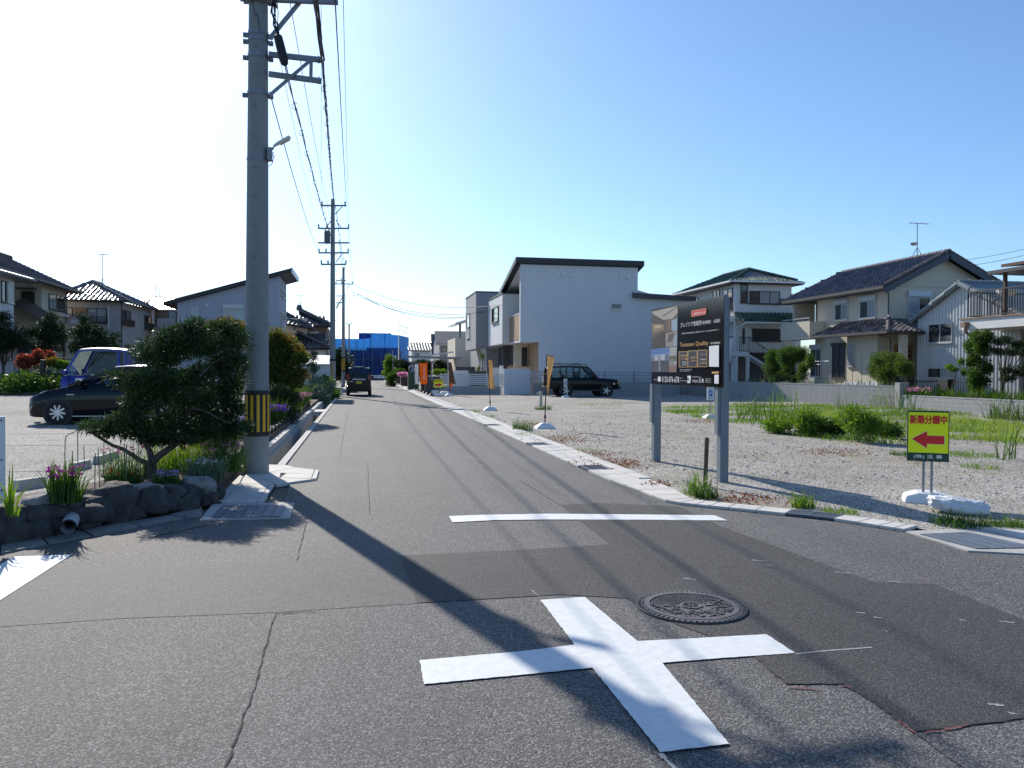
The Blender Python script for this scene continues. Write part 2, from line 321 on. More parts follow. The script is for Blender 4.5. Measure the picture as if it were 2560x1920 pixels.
# gravel lot
gl = MB(); XK = XR+0.62
gl.poly([(XK,K0.y+0.3,0.012)]+[(XK,150,0.012),(60,150,0.012),(60,Kx-2.3,0.012),(40,Kx-1.55,0.012),(KF[-1].x,KF[-1].y+0.42,0.012),(KF[1].x+0.5,KF[1].y+0.5,0.012)]+[(k.x+0.16,k.y+0.24,0.012) for k in K[:0:-1]])
struct('gravel_lot', gl, M_grav)
# right-hand kerb of concrete cover blocks
kb = thing('kerb', 'pale concrete kerb strip of cover blocks between road and gravel lot', 'kerb', (XR, 10, 0))
kg = MB(); kg.box(0.004,0.62,0.006,0.594,-0.02,0.030); kg.box(0.42,0.62,0.004,0.596,-0.02,0.052)
k0 = kg.build('cover_block', M_conc2, kb, local=True, bevel=0.008); k0.location = (0, K0.y+0.02-10, 0)
kg2 = MB(); kg2.box(0.004,0.62,0.006,0.594,-0.02,0.030); kg2.box(0.42,0.62,0.004,0.596,-0.02,0.052)
grates = {2, 9, 19, 34}
for i in range(1, 230):
    if i in grates: continue
    c = k0.copy(); C.objects.link(c); c.location = (random.uniform(-0.004,0.004), K0.y-9.98+0.6*i, random.uniform(-0.004,0.003)); 
def grating(parent, x, y, w, l, along_x=False, n=9):
    b = MB()
    b.box(x,x+w,y,y+0.03,-0.02,0.034); b.box(x,x+w,y+l-0.03,y+l,-0.02,0.034); b.box(x,x+0.03,y,y+l,-0.02,0.033); b.box(x+w-0.03,x+w,y,y+l,-0.02,0.033)
    for k in range(n):
        if along_x: b.box(x+0.03,x+w-0.03,y+l*(k+0.7)/n,y+l*(k+1)/n,-0.03,0.030)
        else: b.box(x+w*(k+0.7)/n,x+w*(k+1)/n,y+0.03,y+l-0.03,-0.03,0.030)
    return b
for i in grates:
    o = grating(None, XR+0.03, K0.y+0.02+0.6*i, 0.36, 0.58, True, 10).build('grating', M_steel, kb)
    bx = MB(); bx.box(XR+0.39,XR+0.62,K0.y+0.024+0.6*i,K0.y+0.61+0.6*i,-0.02,0.05); bx.build('kerb_side', M_conc2, kb)
# curved kerb round the corner
KP = [K[0].lerp(K[1], t) for t in (0, 0.5)]
for i in range(1, len(K)-1):
    for t in (0.0, 0.5):
        p0, p1, p2, p3 = K[max(i-1,0)], K[i], K[i+1], K[min(i+2,len(K)-1)]
        KP.append(0.5*((2*p1)+(p2-p0)*t+(2*p0-5*p1+4*p2-p3)*t*t+(3*p1-p0-3*p2+p3)*t**3))
KP.append(K[-1]); 
def knorm(i):
    d = (KP[min(i+1,len(KP)-1)]-KP[max(i-1,0)]).normalized(); return Vector((-d.y, d.x, 0))
for i in range(len(KP)-1):
    na, nb = knorm(i), knorm(i+1); a = KP[i]; c = KP[i+1]; d = (c-a).normalized()*0.005; p = a+d; q = c-d
    if abs(i-8) < 2 and False: pass
    if i in (10, 11):
        b = MB(); b.prism([p, q, q+nb*0.30, p+na*0.30], (0,0,0.012)); b.build('drain_bed', M_joint, kb)
        b = MB()
        for t in range(9):
            s0 = p.lerp(q, (t+0.2)/9); s1 = p.lerp(q, (t+0.7)/9); n0 = na.lerp(nb, t/9); b.prism([s0, s1, s1+n0*0.30, s0+n0*0.30], (0,0,0.03))
        b.prism([p, q, q+nb*0.025, p+na*0.025], (0,0,0.034)); b.prism([p+na*0.275, q+nb*0.275, q+nb*0.30, p+na*0.30], (0,0,0.034)); b.build('grating', M_steel, kb)
    else:
        b = MB(); wa = 0.60-0.30*min(1,i/5); wb_ = 0.60-0.30*min(1,(i+1)/5); b.prism([p, q, q+nb*wb_, p+na*wa], (0,0,0.035)); b.build('cover_block', M_conc2, kb, bevel=0.006)
# steel checker-plate cover at the right corner
pc = thing('drain_cover', 'blue grey steel drain cover in concrete frame at the corner of the gravel lot', 'drain cover', gnd(2400,1350))
b = MB(); b.slab([gnd(*p) for p in [(2262,1331),(2425,1324),(2640,1366),(2640,1392),(2419,1380)]], 0, 0.014); b.build('concrete_frame', M_conc, pc)
q = [gnd(*p, 0.016) for p in [(2298,1336),(2419,1331),(2600,1370),(2439,1372)]]
for k in range(4):
    b = MB(); l0 = q[0].lerp(q[1], k/4+0.01); l1 = q[0].lerp(q[1], (k+1)/4-0.01); m0 = q[3].lerp(q[2], k/4+0.01); m1 = q[3].lerp(q[2], (k+1)/4-0.01)
    b.prism([l0, l1, m1, m0], (0,0,0.006)); b.build('steel_plate', M_steel, pc)
b = MB(); b.slab([gnd(*p) for p in [(2440,1324),(2640,1330),(2640,1362),(2560,1350)]], 0, 0.03); b.build('side_slab', M_conc2, pc)
# slabs, cover and grate at the foot of the pole
sb = thing('slab_paving', 'pale concrete slabs covering the ditch at the foot of the utility pole', 'paving', gnd(640,1190))
def cr5(x, y): return (500+x/3.6875, 880+y/3.6875)
b = MB(); b.slab([gnd(*cr5(*p)) for p in [(560,1052),(785,1055),(1090,1108),(1065,1180),(700,1236),(575,1396),(160,1398),(385,1160)]],-0.03,0.008); b.build('joint_bed', M_joint, sb)
def sl(pts, m=M_conc2, z1=0.03, z0=-0.02, nm='slab'):
    b = MB(); P = [gnd(*cr5(*p)) for p in pts]; c = sum(P, Vector())/len(P)
    P = [p+(c-p).normalized()*0.012 for p in P]; b.slab(P, z0, z1); b.build(nm, m, sb, bevel=0.004)
for pts in ([(560,1052),(785,1055),(890,1080),(640,1125),(560,1125)],[(890,1080),(1062,1100),(1045,1142),(790,1135),(640,1125)],[(640,1125),(750,1130),(735,1178),(610,1195),(400,1170),(420,1140)],[(790,1135),(1045,1142),(1030,1182),(735,1178)],[(1062,1100),(1098,1105),(1072,1186),(1030,1182)],
            [(400,1170),(610,1195),(690,1232),(645,1240),(365,1228)],[(735,1178),(1072,1186),(700,1238),(610,1195)],[(365,1228),(645,1240),(615,1278),(320,1275)],[(320,1275),(615,1278),(575,1338),(262,1338)],[(262,1338),(575,1338),(525,1400),(195,1402)],[(645,1240),(690,1238),(578,1400),(525,1400)],[(365,1228),(395,1165),(370,1150),(140,1385),(195,1402)]): sl(pts)
gt = thing('drain_grate', 'blue grey steel drain grate in concrete frame beside the stone wall', 'drain grate', gnd(630,1280))
b = MB(); b.slab([gnd(*cr5(*p)) for p in [(120,1408),(870,1398),(830,1538),(0,1556)]], -0.02, 0.014); b.build('concrete_frame', M_conc, gt)
qa = [gnd(*cr5(*p), 0.016) for p in [(205,1418),(797,1410),(742,1520),(100,1532)]]
for k in range(7):
    b = MB(); l0 = qa[0].lerp(qa[1], (k+0.02)/7); l1 = qa[0].lerp(qa[1], (k+0.95)/7); m0 = qa[3].lerp(qa[2], (k+0.02)/7); m1 = qa[3].lerp(qa[2], (k+0.95)/7)
    b.prism([l0, l1, m1, m0], (0,0,0.008)); b.build('steel_plate', M_steel, gt)
# manhole: ring, lid, cast relief
mc = gnd(1728,1519); mh = thing('manhole_cover', 'round cast iron manhole cover with relief pattern in the junction', 'manhole cover', mc)
b = MB(); b.lathe(mc, [(0.368,0.0),(0.368,0.016),(0.325,0.018),(0.325,0.0)], 48); 
for k in range(60):
    a = 2*math.pi*k/60; b.bar(mc+Vector((0.335*math.cos(a),0.335*math.sin(a),0.018)), mc+Vector((0.36*math.cos(a),0.36*math.sin(a),0.018)), 0.012, 0.008)
b.build('ring', M_iron, mh, smooth=True)
b = MB(); b.lathe(mc, [(0.318,0.0),(0.318,0.02),(0.28,0.02),(0.278,0.012),(0.075,0.012),(0.073,0.02),(0.055,0.02),(0.053,0.012),(0.001,0.012)], 48); b.build('lid', M_iron, mh, smooth=True)
b = MB()
for k in range(230):
    a = random.uniform(0, 2*math.pi); rr = 0.09+0.18*math.sqrt(random.random())
    if 0.5 < a < 2.9 and rr > 0.1: continue
    p = mc+Vector((rr*math.cos(a), rr*math.sin(a), 0.013)); t = random.uniform(0, math.pi); l = Vector((math.cos(t), math.sin(t), 0))*random.uniform(0.012,0.024)
    b.bar(p-l, p+l, 0.011, 0.012)
for k in range(11):
    rr = 0.095+0.0165*k; n = int(2.4*rr/0.026)
    for i in range(n):
        a = 0.5+2.4*(i+0.5*(k % 2))/n; ce = mc+Vector((rr*math.cos(a), rr*math.sin(a), 0.013)); tg = Vector((-math.sin(a), math.cos(a), 0))*0.0095; b.bar(ce-tg, ce+tg, 0.0075, 0.010)
for k in range(8):
    a = 2*math.pi*k/8; b.bar(mc+Vector((0.01*math.cos(a),0.01*math.sin(a),0.014)), mc+Vector((0.045*math.cos(a),0.045*math.sin(a),0.014)), 0.008, 0.01)
tag(b.build('relief', M_iron, mh), kind='stuff')
# ditch on the left of the lane
dt = MB(); dt.poly([(-1.7,13.4,-0.55),(-1.33,13.4,-0.55),(-1.33,95,-0.55),(-1.7,95,-0.55)])
struct('ditch', dt, M_concd)
dk = thing('ditch_kerb', 'narrow concrete kerb along the open ditch at the road edge', 'kerb', (-1.26,13.5,0))
for i in range(40):
    b = MB(); b.box(-1.33,-1.205,13.55+2*i+0.005,15.55+2*i-0.005,-0.56,0.03+random.uniform(-0.003,0.003)); b.build('kerb_piece', M_conc, dk)
dw = thing('retaining_wall', 'pale concrete retaining wall of the open ditch below the flower bed', 'wall', (-1.7,13.2,0))
for i in range(38):
    y = 12.9+2*i; z = 0.06+random.uniform(-0.01,0.01)
    b = MB(); b.box(-1.80,-1.66,y+0.008,y+1.992,-0.56,z-0.11); b.box(-1.86,-1.70,y+0.008,y+1.992,z-0.11,z+0.04); b.build('wall_panel', M_conc, dw, bevel=0.006)
for y0 in (30.5, 46.0, 58.0, 70.0):
    b = MB(); b.box(-1.72,-1.215,y0,y0+1.6,-0.10,0.036); tag(b.build('bridge_slab', M_conc2, bevel=0.01), 'flat concrete slab bridging the ditch %s' % {30.5:'beside the magenta flowers',46.0:'behind the van, by the far pole',58.0:'between the far poles',70.0:'beyond the second far pole'}[y0], 'slab', 'slabs bridging the ditch')
# raised parking yard and garden soil
PZ = 0.15
pk = MB(); pk.slab([(-60,9.0),(-5.2,8.6),(-3.9,9.2),(-3.2,10.6),(-2.9,12.0),(-3.6,20),(-3.75,23),(-60,23)],-0.1,PZ); pk.add([(-60,23,PZ),(-3.75,23,PZ),(-4.2,36.2,0.5),(-60,36.2,0.5)],[(0,1,2,3)]); struct('parking_yard', pk, M_park)
def yard_z(y): return PZ if y < 23 else PZ+(0.5-PZ)*(y-23)/13.2
for xa, ya, xb, yb in ((-30,13.0,-3.4,12.2),(-30,16.9,-3.6,16.3),(-30,19.5,-3.8,19.2),(-9.5,12.6,-12,22.8)):
    c0 = MB(); c0.bar((xa,ya,PZ+0.002),(xb,yb,PZ+0.002),0.03,0.006); struct('yard_joint', c0, M_concd)
gs = MB(); gs.slab([(-3.25,8.35),(-2.55,8.9),(-1.95,10.0),(-1.86,12.0),(-1.88,48),(-4.2,48),(-4.2,28),(-3.6,20),(-2.9,12),(-3.2,10.6),(-3.9,9.2),(-5.0,8.6),(-6.5,7.9),(-3.6,7.95)],-0.1,0.2); struct('garden_bed', gs, M_soil)
fb = MB(); fb.slab([(-90,36),(-4.2,36),(-4.2,49),(-4.2,90),(-90,90)],-0.1,0.6); struct('garden_plot', fb, M_soil)
# ================================================================ utility poles and cables
M_pole = mat('pole concrete', (0.25,0.26,0.265), 0.85, var=0.14, scale=3, bump=0.12, bscale=60, stretch=(1,1,0.15))
M_zinc = mat('zinc arm', (0.23,0.25,0.27), 0.5, metal=0.6, var=0.1, scale=6)
M_blk = mat('black rubber', (0.018,0.018,0.02), 0.6)
M_yel = mat('guard yellow', (0.72,0.42,0.02), 0.5, var=0.1, scale=8)
M_wht = mat('white paint', (0.75,0.76,0.76), 0.5, var=0.04, scale=5)
M_grey = mat('grey plastic', (0.32,0.33,0.34), 0.5)
M_porc = mat('insulator', (0.55,0.55,0.53), 0.25)
def wrap(c, r, a0, a1, z0, z1, n=24, t=0.006):
    b = MB(); vs = []; fs = []
    for i in range(n+1):
        a = a0+(a1-a0)*i/n; e = Vector((math.cos(a), math.sin(a), 0))
        for rr in (r, r+t):
            for z in (z0, z1): vs.append(c+e*rr+Vector((0,0,z)))
    for i in range(n):
        k = i*4; fs += [(k+2,k+6,k+7,k+3),(k,k+1,k+5,k+4),(k+1,k+3,k+7,k+5),(k,k+4,k+6,k+2)]
    fs += [(0,2,3,1),(n*4,n*4+1,n*4+3,n*4+2)]
    return b.add(vs, fs)
def pole_shaft(root, c, r0, r1, h, lean=(0,0)):
    b = MB(); n = 24; H = 14
    b.tube([c+Vector((lean[0]*k/H, lean[1]*k/H, h*k/H-0.05)) for k in range(H+1)], [r0+(r1-r0)*k/H for k in range(H+1)], n); return b.build('shaft', M_pole, root, smooth=True)
def guard(root, c, rf, z0, z1, col, nst=11, seam=3.3, cover=5.3):
    r = rf((z0+z1)/2); wrap(c, r+0.003, seam, seam+cover, z0, z1, 30, 0.008).build('guard_sheet', M_blk, root, smooth=True)
    for k in range(nst):
        a = seam+cover*(k+0.3)/nst; wrap(c, r+0.012, a, a+cover/nst*0.46, z0+(z1-z0)*0.1, z1-(z1-z0)*0.1, 3, 0.003).build('stripe', col if not isinstance(col, list) else col[k % len(col)], root)
P1 = Vector((-1.54,12.65,0.03)); r1f = lambda z: 0.186-0.0066*z
pl = thing('utility_pole', 'tall grey concrete utility pole with yellow striped guard, standing at the corner slab', 'utility pole', P1)
pole_shaft(pl, P1, r1f(0), r1f(13), 13.0, (0.06,0))
def pc1(z): return P1+Vector((0.06*z/13,0,0))
guard(pl, pc1(0.9), r1f, 0.56, 1.25, M_yel, 11, 3.75, 5.2)
for z in (1.29,2.23,4.72): wrap(pc1(z), r1f(z), 0, 6.283, z, z+0.035, 32, 0.006).build('strap', M_zinc, pl)
for z in (0.38,4.62,6.15): wrap(pc1(z), r1f(z)-0.001, 0, 6.283, z, z+0.01, 32, 0.003).build('wire_tie', M_grey, pl)
for z in (5.72,6.28,6.52,6.62,7.12,7.5): 
    c = pc1(z); b = wrap(c, r1f(z), 0, 6.283, z-0.03, z+0.03, 32, 0.008)
    for s in (-1,1):
        b.box(c.x+s*(r1f(z)+0.004), c.x+s*(r1f(z)+0.075), c.y-0.03, c.y+0.03, z-0.028, z+0.028); b.cyl((c.x+s*(r1f(z)+0.055),c.y-0.06,z),(c.x+s*(r1f(z)+0.055),c.y+0.06,z),0.018)
    b.build('clamp_band', M_zinc, pl)
z = 1.9; k = 0
while z < 6.9:
    c = pc1(z); a = -1.75; e = Vector((math.cos(a), math.sin(a), 0)); b = MB(); b.cyl(c+e*(r1f(z)-0.01)+Vector((0,0,z)), c+e*(r1f(z)+0.012)+Vector((0,0,z)), 0.022, n=8); b.build('bolt_socket', M_concd, pl); z += 0.45
def seg(x0,y0,x1,y1,w,nm,Yp=12.6,h=None,m=None):
    b = MB(); b.bar(onY(x0,y0,Yp), onY(x1,y1,Yp), w, h or w, (0,1,0)); return b.build(nm, m or M_zinc, pl)
seg(672,136,804,150,0.07,'bracket_arm',12.58); seg(672,185,804,203,0.07,'bracket_arm',12.58); seg(778,148,777,205,0.05,'bracket_upright',12.52,0.02); seg(673,239,777,150,0.045,'brace',12.52,0.03)
seg(674,97,757,-4,0.055,'brace',12.58); seg(600,-6,845,4,0.08,'cross_arm',12.50)
for x, y in ((797,150),(797,202),(842,4)): 
    p = onY(x,y,12.58); b = MB(); b.cyl(p-Vector((0,0.06,0)), p+Vector((0,0.06,0)), 0.02, n=8); b.cyl(p-Vector((0,0,0.05)), p+Vector((0,0,0.06)), 0.012, n=6); b.build('arm_bolt', M_zinc, pl)
for zc, w in ((8.9,1.8),(10.6,2.0),(12.2,1.8)):
    c = pc1(zc); b = MB(); b.box(c.x-w/2+0.25, c.x+w/2+0.25, c.y-0.24, c.y-0.16, zc-0.04, zc+0.04); b.build('cross_arm', M_zinc, pl)
    for dx in (-w/2+0.3, 0.55, w/2+0.2):
        b = MB(); b.lathe(c+Vector((dx,-0.2,zc+0.04)), [(0.02,0),(0.045,0.03),(0.03,0.06),(0.05,0.09),(0.03,0.12),(0.015,0.15)], 10); b.build('insulator', M_porc, pl)
# street lamp fixed to the pole
la = MB(); p = onY(674,378,12.55); q = onY(684,368,12.55); la.tube([p, p.lerp(q,0.6)+Vector((0,0,-0.01)), q], 0.016, 8); la.box(p.x-0.03,p.x+0.035,12.5,12.62,p.z-0.14,p.z+0.05); lo = la.build('lamp_arm', M_zinc, pl)
b = MB(); q2 = onY(727,345,12.45); d = (q2-q); 
for t0, t1, w0, w1, h0, h1 in ((0,0.25,0.04,0.075,0.022,0.035),(0.25,0.95,0.075,0.085,0.035,0.038),(0.95,1,0.085,0.05,0.038,0.025)):
    a0 = q+d*t0; a1 = q+d*t1; up = Vector((-0.5,0,1)).normalized(); sd = Vector((0,1,0))
    b.add([a0-sd*w0/2,a0+sd*w0/2,a0+sd*w0/2+up*h0,a0-sd*w0/2+up*h0,a1-sd*w1/2,a1+sd*w1/2,a1+sd*w1/2+up*h1,a1-sd*w1/2+up*h1],[(0,1,2,3),(7,6,5,4),(0,4,5,1),(1,5,6,2),(2,6,7,3),(3,7,4,0)])
lh = b.build('lamp_head', mat('lamp housing', (0.62,0.61,0.57), 0.4), pl, smooth=True)
b = MB(); b.bar(q+d*0.35-Vector((0,0,0.004)), q+d*0.9-Vector((0,0,0.004)), 0.085, 0.015); b.build('lens', mat('lamp lens', (0.6,0.58,0.5), 0.2), lh)
b = MB(); p = onY(680,398,12.55); b.tube([onY(684,380,12.5), onY(678,395,12.5), onY(686,388,12.5), onY(680,410,12.5), onY(672,416,12.5)], 0.006, 5); b.build('lamp_wire', M_blk, pl)
# splice box and the loops of cable beside the shaft
b = MB(); a0 = onY(694,88,12.35); a1 = onY(713,164,12.25); dd = (a1-a0); r8 = [0.03,0.062,0.066,0.066,0.05,0.02]; tt = [0,0.05,0.3,0.8,0.95,1]
b.tube([a0+dd*t for t in tt], r8, 8); b.build('splice_box', M_blk, pl, smooth=True)
for k in range(6):
    x0 = 676+random.uniform(0,14); b = MB(); b.tube([onY(x0,-40,12.4), onY(x0+random.uniform(-6,8),0,12.4), onY(x0+random.uniform(-8,12),30,12.38), onY(694+random.uniform(-12,4),62,12.36), onY(695+k*0.8,90,12.35)], 0.011 if k < 3 else 0.006, 5); b.build('cable_loop', M_blk, pl)
b = MB(); b.tube([onY(630,0,12.42), onY(636,28,12.41), onY(646,44,12.41), onY(649,80,12.42)], 0.006, 5); b.build('cable_loop', M_blk, pl)
# ---- further poles
def far_pole(base, h, r0, label, arms, guards, trans=None, brackets=()):
    t = thing('utility_pole', label, 'utility pole', base); pole_shaft(t, base, r0, r0*0.62, h); rf = lambda z: r0*(1-0.38*z/h)
    guard(t, base, rf, guards[0], guards[1], guards[2], 11, 3.4, 5.6)
    for (x0, x1, y, pins) in arms:
        a = onY(x0,y,base.y-0.2); e = onY(x1,y,base.y-0.2); b = MB(); b.bar(a, e, 0.09, 0.09); b.build('cross_arm', M_zinc, t)
        for f in pins:
            q = a.lerp(e, f); b = MB(); b.lathe(q, [(0.03,0.04),(0.06,0.08),(0.04,0.13),(0.065,0.18),(0.04,0.23),(0.02,0.27)], 8); b.build('insulator', M_porc, t)
    for (x0,y0,x1,y1,w) in brackets:
        b = MB(); b.bar(onY(x0,y0,base.y-0.16), onY(x1,y1,base.y-0.16), w, w); b.build('brace', M_zinc, t)
    z = 2.2
    while z < h*0.72:
        s = 1 if int(z*2) % 2 else -1; b = MB(); b.cyl(base+Vector((s*rf(z)*0.9,0,z)), base+Vector((s*(rf(z)+0.13),0,z)), 0.012, n=5); b.build('step_bolt', M_zinc, t); z += 0.5
    if trans:
        x0, y0, x1, y1 = trans; c0 = onY((x0+x1)/2,y1,base.y-0.1); c1 = onY((x0+x1)/2,y0,base.y-0.1); w = (onY(x1,y0,base.y)-onY(x0,y0,base.y)).length/2
        b = MB(); b.lathe(c0, [(w*0.8,0),(w*0.95,0.04),(w*0.95,(c1-c0).z-0.05),(w,(c1-c0).z-0.04),(w,(c1-c0).z),(w*0.5,(c1-c0).z+0.06)], 16); tr = b.build('transformer', M_steel, t, smooth=True)
        for dx in (-0.6,0.6):
            b = MB(); b.lathe(c1+Vector((dx*w,0,0.02)), [(0.03,0),(0.05,0.05),(0.03,0.1),(0.05,0.15),(0.015,0.22)], 8); b.build('bushing', M_porc, tr)
    return t
B2 = Vector((-1.62,50.0,-0.1)); B3 = Vector((-1.55,79.0,-0.1)); B4 = Vector((-1.5,118.0,0.0))
far_pole(B2, 12.1, 0.185, 'concrete utility pole with transformer and five cross arms beside the van', [(802,866,514,(0.05,0.95)),(795,873,571,(0.02,0.3,0.98)),(795,873,607,()),(796,872,632,(0.02,0.25,0.98)),(802,866,661,(0.02,0.28,0.98))],
    (1.0,2.35,[M_wht,M_wht,M_yel]), (810,579,826,609), [(838,535,855,517,0.05),(815,568,830,550,0.05),(853,570,840,550,0.05),(840,655,854,636,0.05),(840,770,857,742,0.05)])
far_pole(B3, 11.6, 0.185, 'slimmer concrete utility pole with one long cross arm between the van and the second pole', [(838,884,710,(0.05,0.35,0.95)),(840,866,701,(0.5,)),(840,858,740,()),(840,857,757,())],
    (1.5,2.9,M_yel), None, [(840,775,857,742,0.05),(866,722,873,712,0.05)])
far_pole(B4, 8.2, 0.17, 'short distant utility pole in front of the blue netting', [(866,880,810,(0.05,0.95)),(866,879,815,())], (1.2,2.4,M_yel))
def catenary(p, q, sag, n=14):
    return [p.lerp(q, i/n)-Vector((0,0,4*sag*(i/n)*(1-i/n))) for i in range(n+1)]
def cable(p, q, sag, r, label, group, twist=0, name='overhead_cable', hooks=0):
    b = MB(); pts = catenary(p, q, sag, 40 if twist else 16)
    if twist:
        for s in range(twist):
            b.tube([c+Vector((math.cos(i*1.3+s*2.1),0,math.sin(i*1.3+s*2.1)))*r*1.5*(0.6+0.8*random.random()) for i, c in enumerate(pts)], r, 5)
    else: b.tube(pts, r, 5)
    if hooks:
        for i in range(1, hooks):
            t = i/hooks; c = p.lerp(q, t)-Vector((0,0,4*sag*t*(1-t))); b.tube([c+Vector((0.05*math.cos(a),0.02*a,0.05*math.sin(a)-0.03)) for a in np.linspace(0.6,5.6,8)], 0.006, 4)
    return tag(b.build(name, M_blk), label, 'cable', group)
a1, a2 = 12.5, 49.8
G1 = 'cables strung between the near pole and the second pole'
cable(onY(806,150,a1), onY(836,508,a2), 0.25, 0.011, 'thick twisted cable bundle from the bracket of the near pole to the second pole top', G1, 3, hooks=22)
cable(onY(713,165,12.25), onY(832,602,a2), 0.25, 0.009, 'lashed cable with hooks leaving the black splice box towards the second pole', G1, 2, hooks=18)
cable(onY(724,0,a1), onY(830,560,a2), 0.3, 0.006, 'thin wire passing behind the splice box to the second pole', G1)
cable(onY(838,6,a1), onY(866,508,a2), 0.1, 0.011, 'black wire from the top arm tip of the near pole to the highest cross arm', G1)
cable(onY(858,-4,a1), onY(872,566,a2), 0.1, 0.005, 'faint wire just right of the top arm tip of the near pole', G1)
cable(onY(674,230,a1), onY(797,628,a2), 0.3, 0.009, 'single wire from the lowest clamp band of the near pole to a lower cross arm', G1)
cable(onY(700,150,a1), onY(797,568,a2), 0.3, 0.004, 'faint wire from the upper bracket arm to the transformer cross arm', G1)
G0 = 'cables running from the near pole over the junction'
for x, y, dx, dz, r, tw, lb in ((806,150,0.2,0.3,0.016,3,'thick cable bundle running from the bracket arm back over the junction'),(838,6,0.1,0.4,0.011,0,'black wire from the top arm tip back over the junction'),(690,20,0,0.5,0.012,2,'cable above the splice box running back over the junction'),(630,0,-0.3,0.6,0.006,0,'thin wire on the garden side of the near pole over the junction')):
    p = onY(x,y,a1); cable(p, Vector((p.x+dx,-26,p.z+dz)), 0.5, r, lb, G0, tw)
cable(pc1(12.2)+Vector((0.9,-0.2,12.35)), onY(803,508,a2), 0.3, 0.007, 'highest wire from the near pole to the left tip of the highest cross arm', G1)
G2 = 'cables strung between the second and third poles'
for i, (x0,y0,x1,y1,r,tw,lb) in enumerate(((838,512,863,672,0.012,2,'twisted cable down from the second pole top to the third pole top'),(866,512,884,706,0.007,0,'wire from the highest cross arm to the long cross arm tip of the third pole'),(872,570,884,708,0.006,0,'wire from the transformer cross arm to the third pole'),(872,632,880,712,0.006,0,'wire from the fourth cross arm to the third pole'),(848,600,861,690,0.012,2,'looped cable bundle hanging beside the shaft of the second pole'),(797,640,842,705,0.006,0,'drooping wire from the lower cross arm tip past the second pole'))):
    cable(onY(x0,y0,49.8), onY(x1,y1,78.8), 0.25, r, lb, G2, tw)
G3 = 'cables strung beyond the third pole'
for x0,y0,x1,y1,r,lb in ((863,735,868,812,0.02,'cable sagging from the third pole to the short distant pole'),(868,700,878,810,0.008,'wire from the third pole to the distant cross arm'),(870,760,879,812,0.012,'lower wire from the third pole to the distant pole')):
    cable(onY(x0,y0,78.8), onY(x1,y1,117.8), 0.5, r, lb, G3)
G4 = 'service drops from the third pole to the modern houses'
for x0,y0,x1,y1,Yb,sag,lb in ((887,714,1254,762,58.2,0.9,'topmost service wire from the third pole to the white panelled house'),(892,735,1216,779,65.2,0.9,'second service wire from the third pole to the grey cube house'),(890,738,1165,792,71,0.7,'third service wire from the third pole towards the grey cube house'),(886,730,1160,794,72,0.9,'lowest service wire from the third pole towards the houses')):
    cable(onY(x0,y0,78.5), onY(x1,y1,Yb), sag, 0.022, lb, G4)
b = MB(); p = onY(874,712,78.6); b.tube([p, onY(882,730,78.5), onY(888,742,78.4), onY(884,738,78.4)], 0.02, 5); tag(b.build('cable_clamp', M_blk), 'black cable clamp hanging where the service wires leave the third pole', 'clamp')
for i, (y0, y1) in enumerate(((800,806),(818,821),(832,834))):
    cable(onY(870,y0-10,118), onY(1180,y1+4,150), 1.2, 0.012, ('highest','middle','lowest')[i]+' of the faint far wires crossing behind the blue netting', 'far wires')
cable(onY(2300,660,70), onY(2700,585,60), 0.5, 0.02, 'upper wire crossing the sky behind the beige house gable', 'wires behind the beige house'); cable(onY(2300,676,70), onY(2700,600,60), 0.5, 0.02, 'lower wire crossing the sky behind the beige house gable', 'wires behind the beige house')
# ================================================================ corner garden on the left
def c2(x, y): return (x/2.765, 1000+y/2.765)
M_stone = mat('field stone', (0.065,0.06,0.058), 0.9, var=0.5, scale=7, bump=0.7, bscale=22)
M_stone2 = mat('pale field stone', (0.22,0.21,0.195), 0.9, var=0.4, scale=7, bump=0.6, bscale=22)
def stone_mesh(c, r, seed, sub=2, rough=0.22, rz=0):
    bm = bmesh.new(); bmesh.ops.create_icosphere(bm, subdivisions=sub, radius=1)
    of = Vector((seed*3.7, seed*1.3, seed*2.1)); R = Matrix.Rotation(rz, 3, 'Z')
    for v in bm.verts:
        n = v.co.normalized(); q = Vector([math.copysign(abs(a)**0.72, a) for a in n]); k = 1+rough*noise.noise(n*1.4+of)+rough*0.5*noise.noise(n*3.5+of)
        v.co = c+R @ Vector((q.x*r[0]*k, q.y*r[1]*k, q.z*r[2]*k))
    m = MB(); m.v = [v.co.copy() for v in bm.verts]; m.f = [[v.index for v in f.verts] for f in bm.faces]; bm.free(); return m
sw = thing('stone_wall', 'low dark field stone wall round the corner flower bed', 'stone wall', (-2.4,8.9,0))
base = [(-120,1392),(0,1366),(60,1356),(180,1334),(330,1304),(470,1276),(545,1254)]
def base_y(px):
    for (x0,y0),(x1,y1) in zip(base, base[1:]):
        if px <= x1: return y0+(y1-y0)*(px-x0)/(x1-x0)
    return 1254
stones = [(60,800,150,80,0),(60,915,200,170,0),(240,890,200,140,0),(310,700,225,105,1),(265,775,330,110,0),(385,862,130,90,0),(490,705,140,90,0),(620,700,140,66,0),(555,785,270,120,0),(800,715,240,260,0),(1000,620,205,85,1),(1010,700,245,180,0),(1185,635,150,90,0),(1250,705,170,115,0),(1310,650,130,110,0),(1370,600,195,130,1),(1415,665,130,120,0),(292,848,56,44,0),(590,862,150,55,0),(1140,705,130,115,0),(1390,705,80,50,0),(690,770,130,140,0),(-110,880,200,200,0),(-60,780,160,80,0),(910,780,120,90,0),(1480,640,60,110,0)]
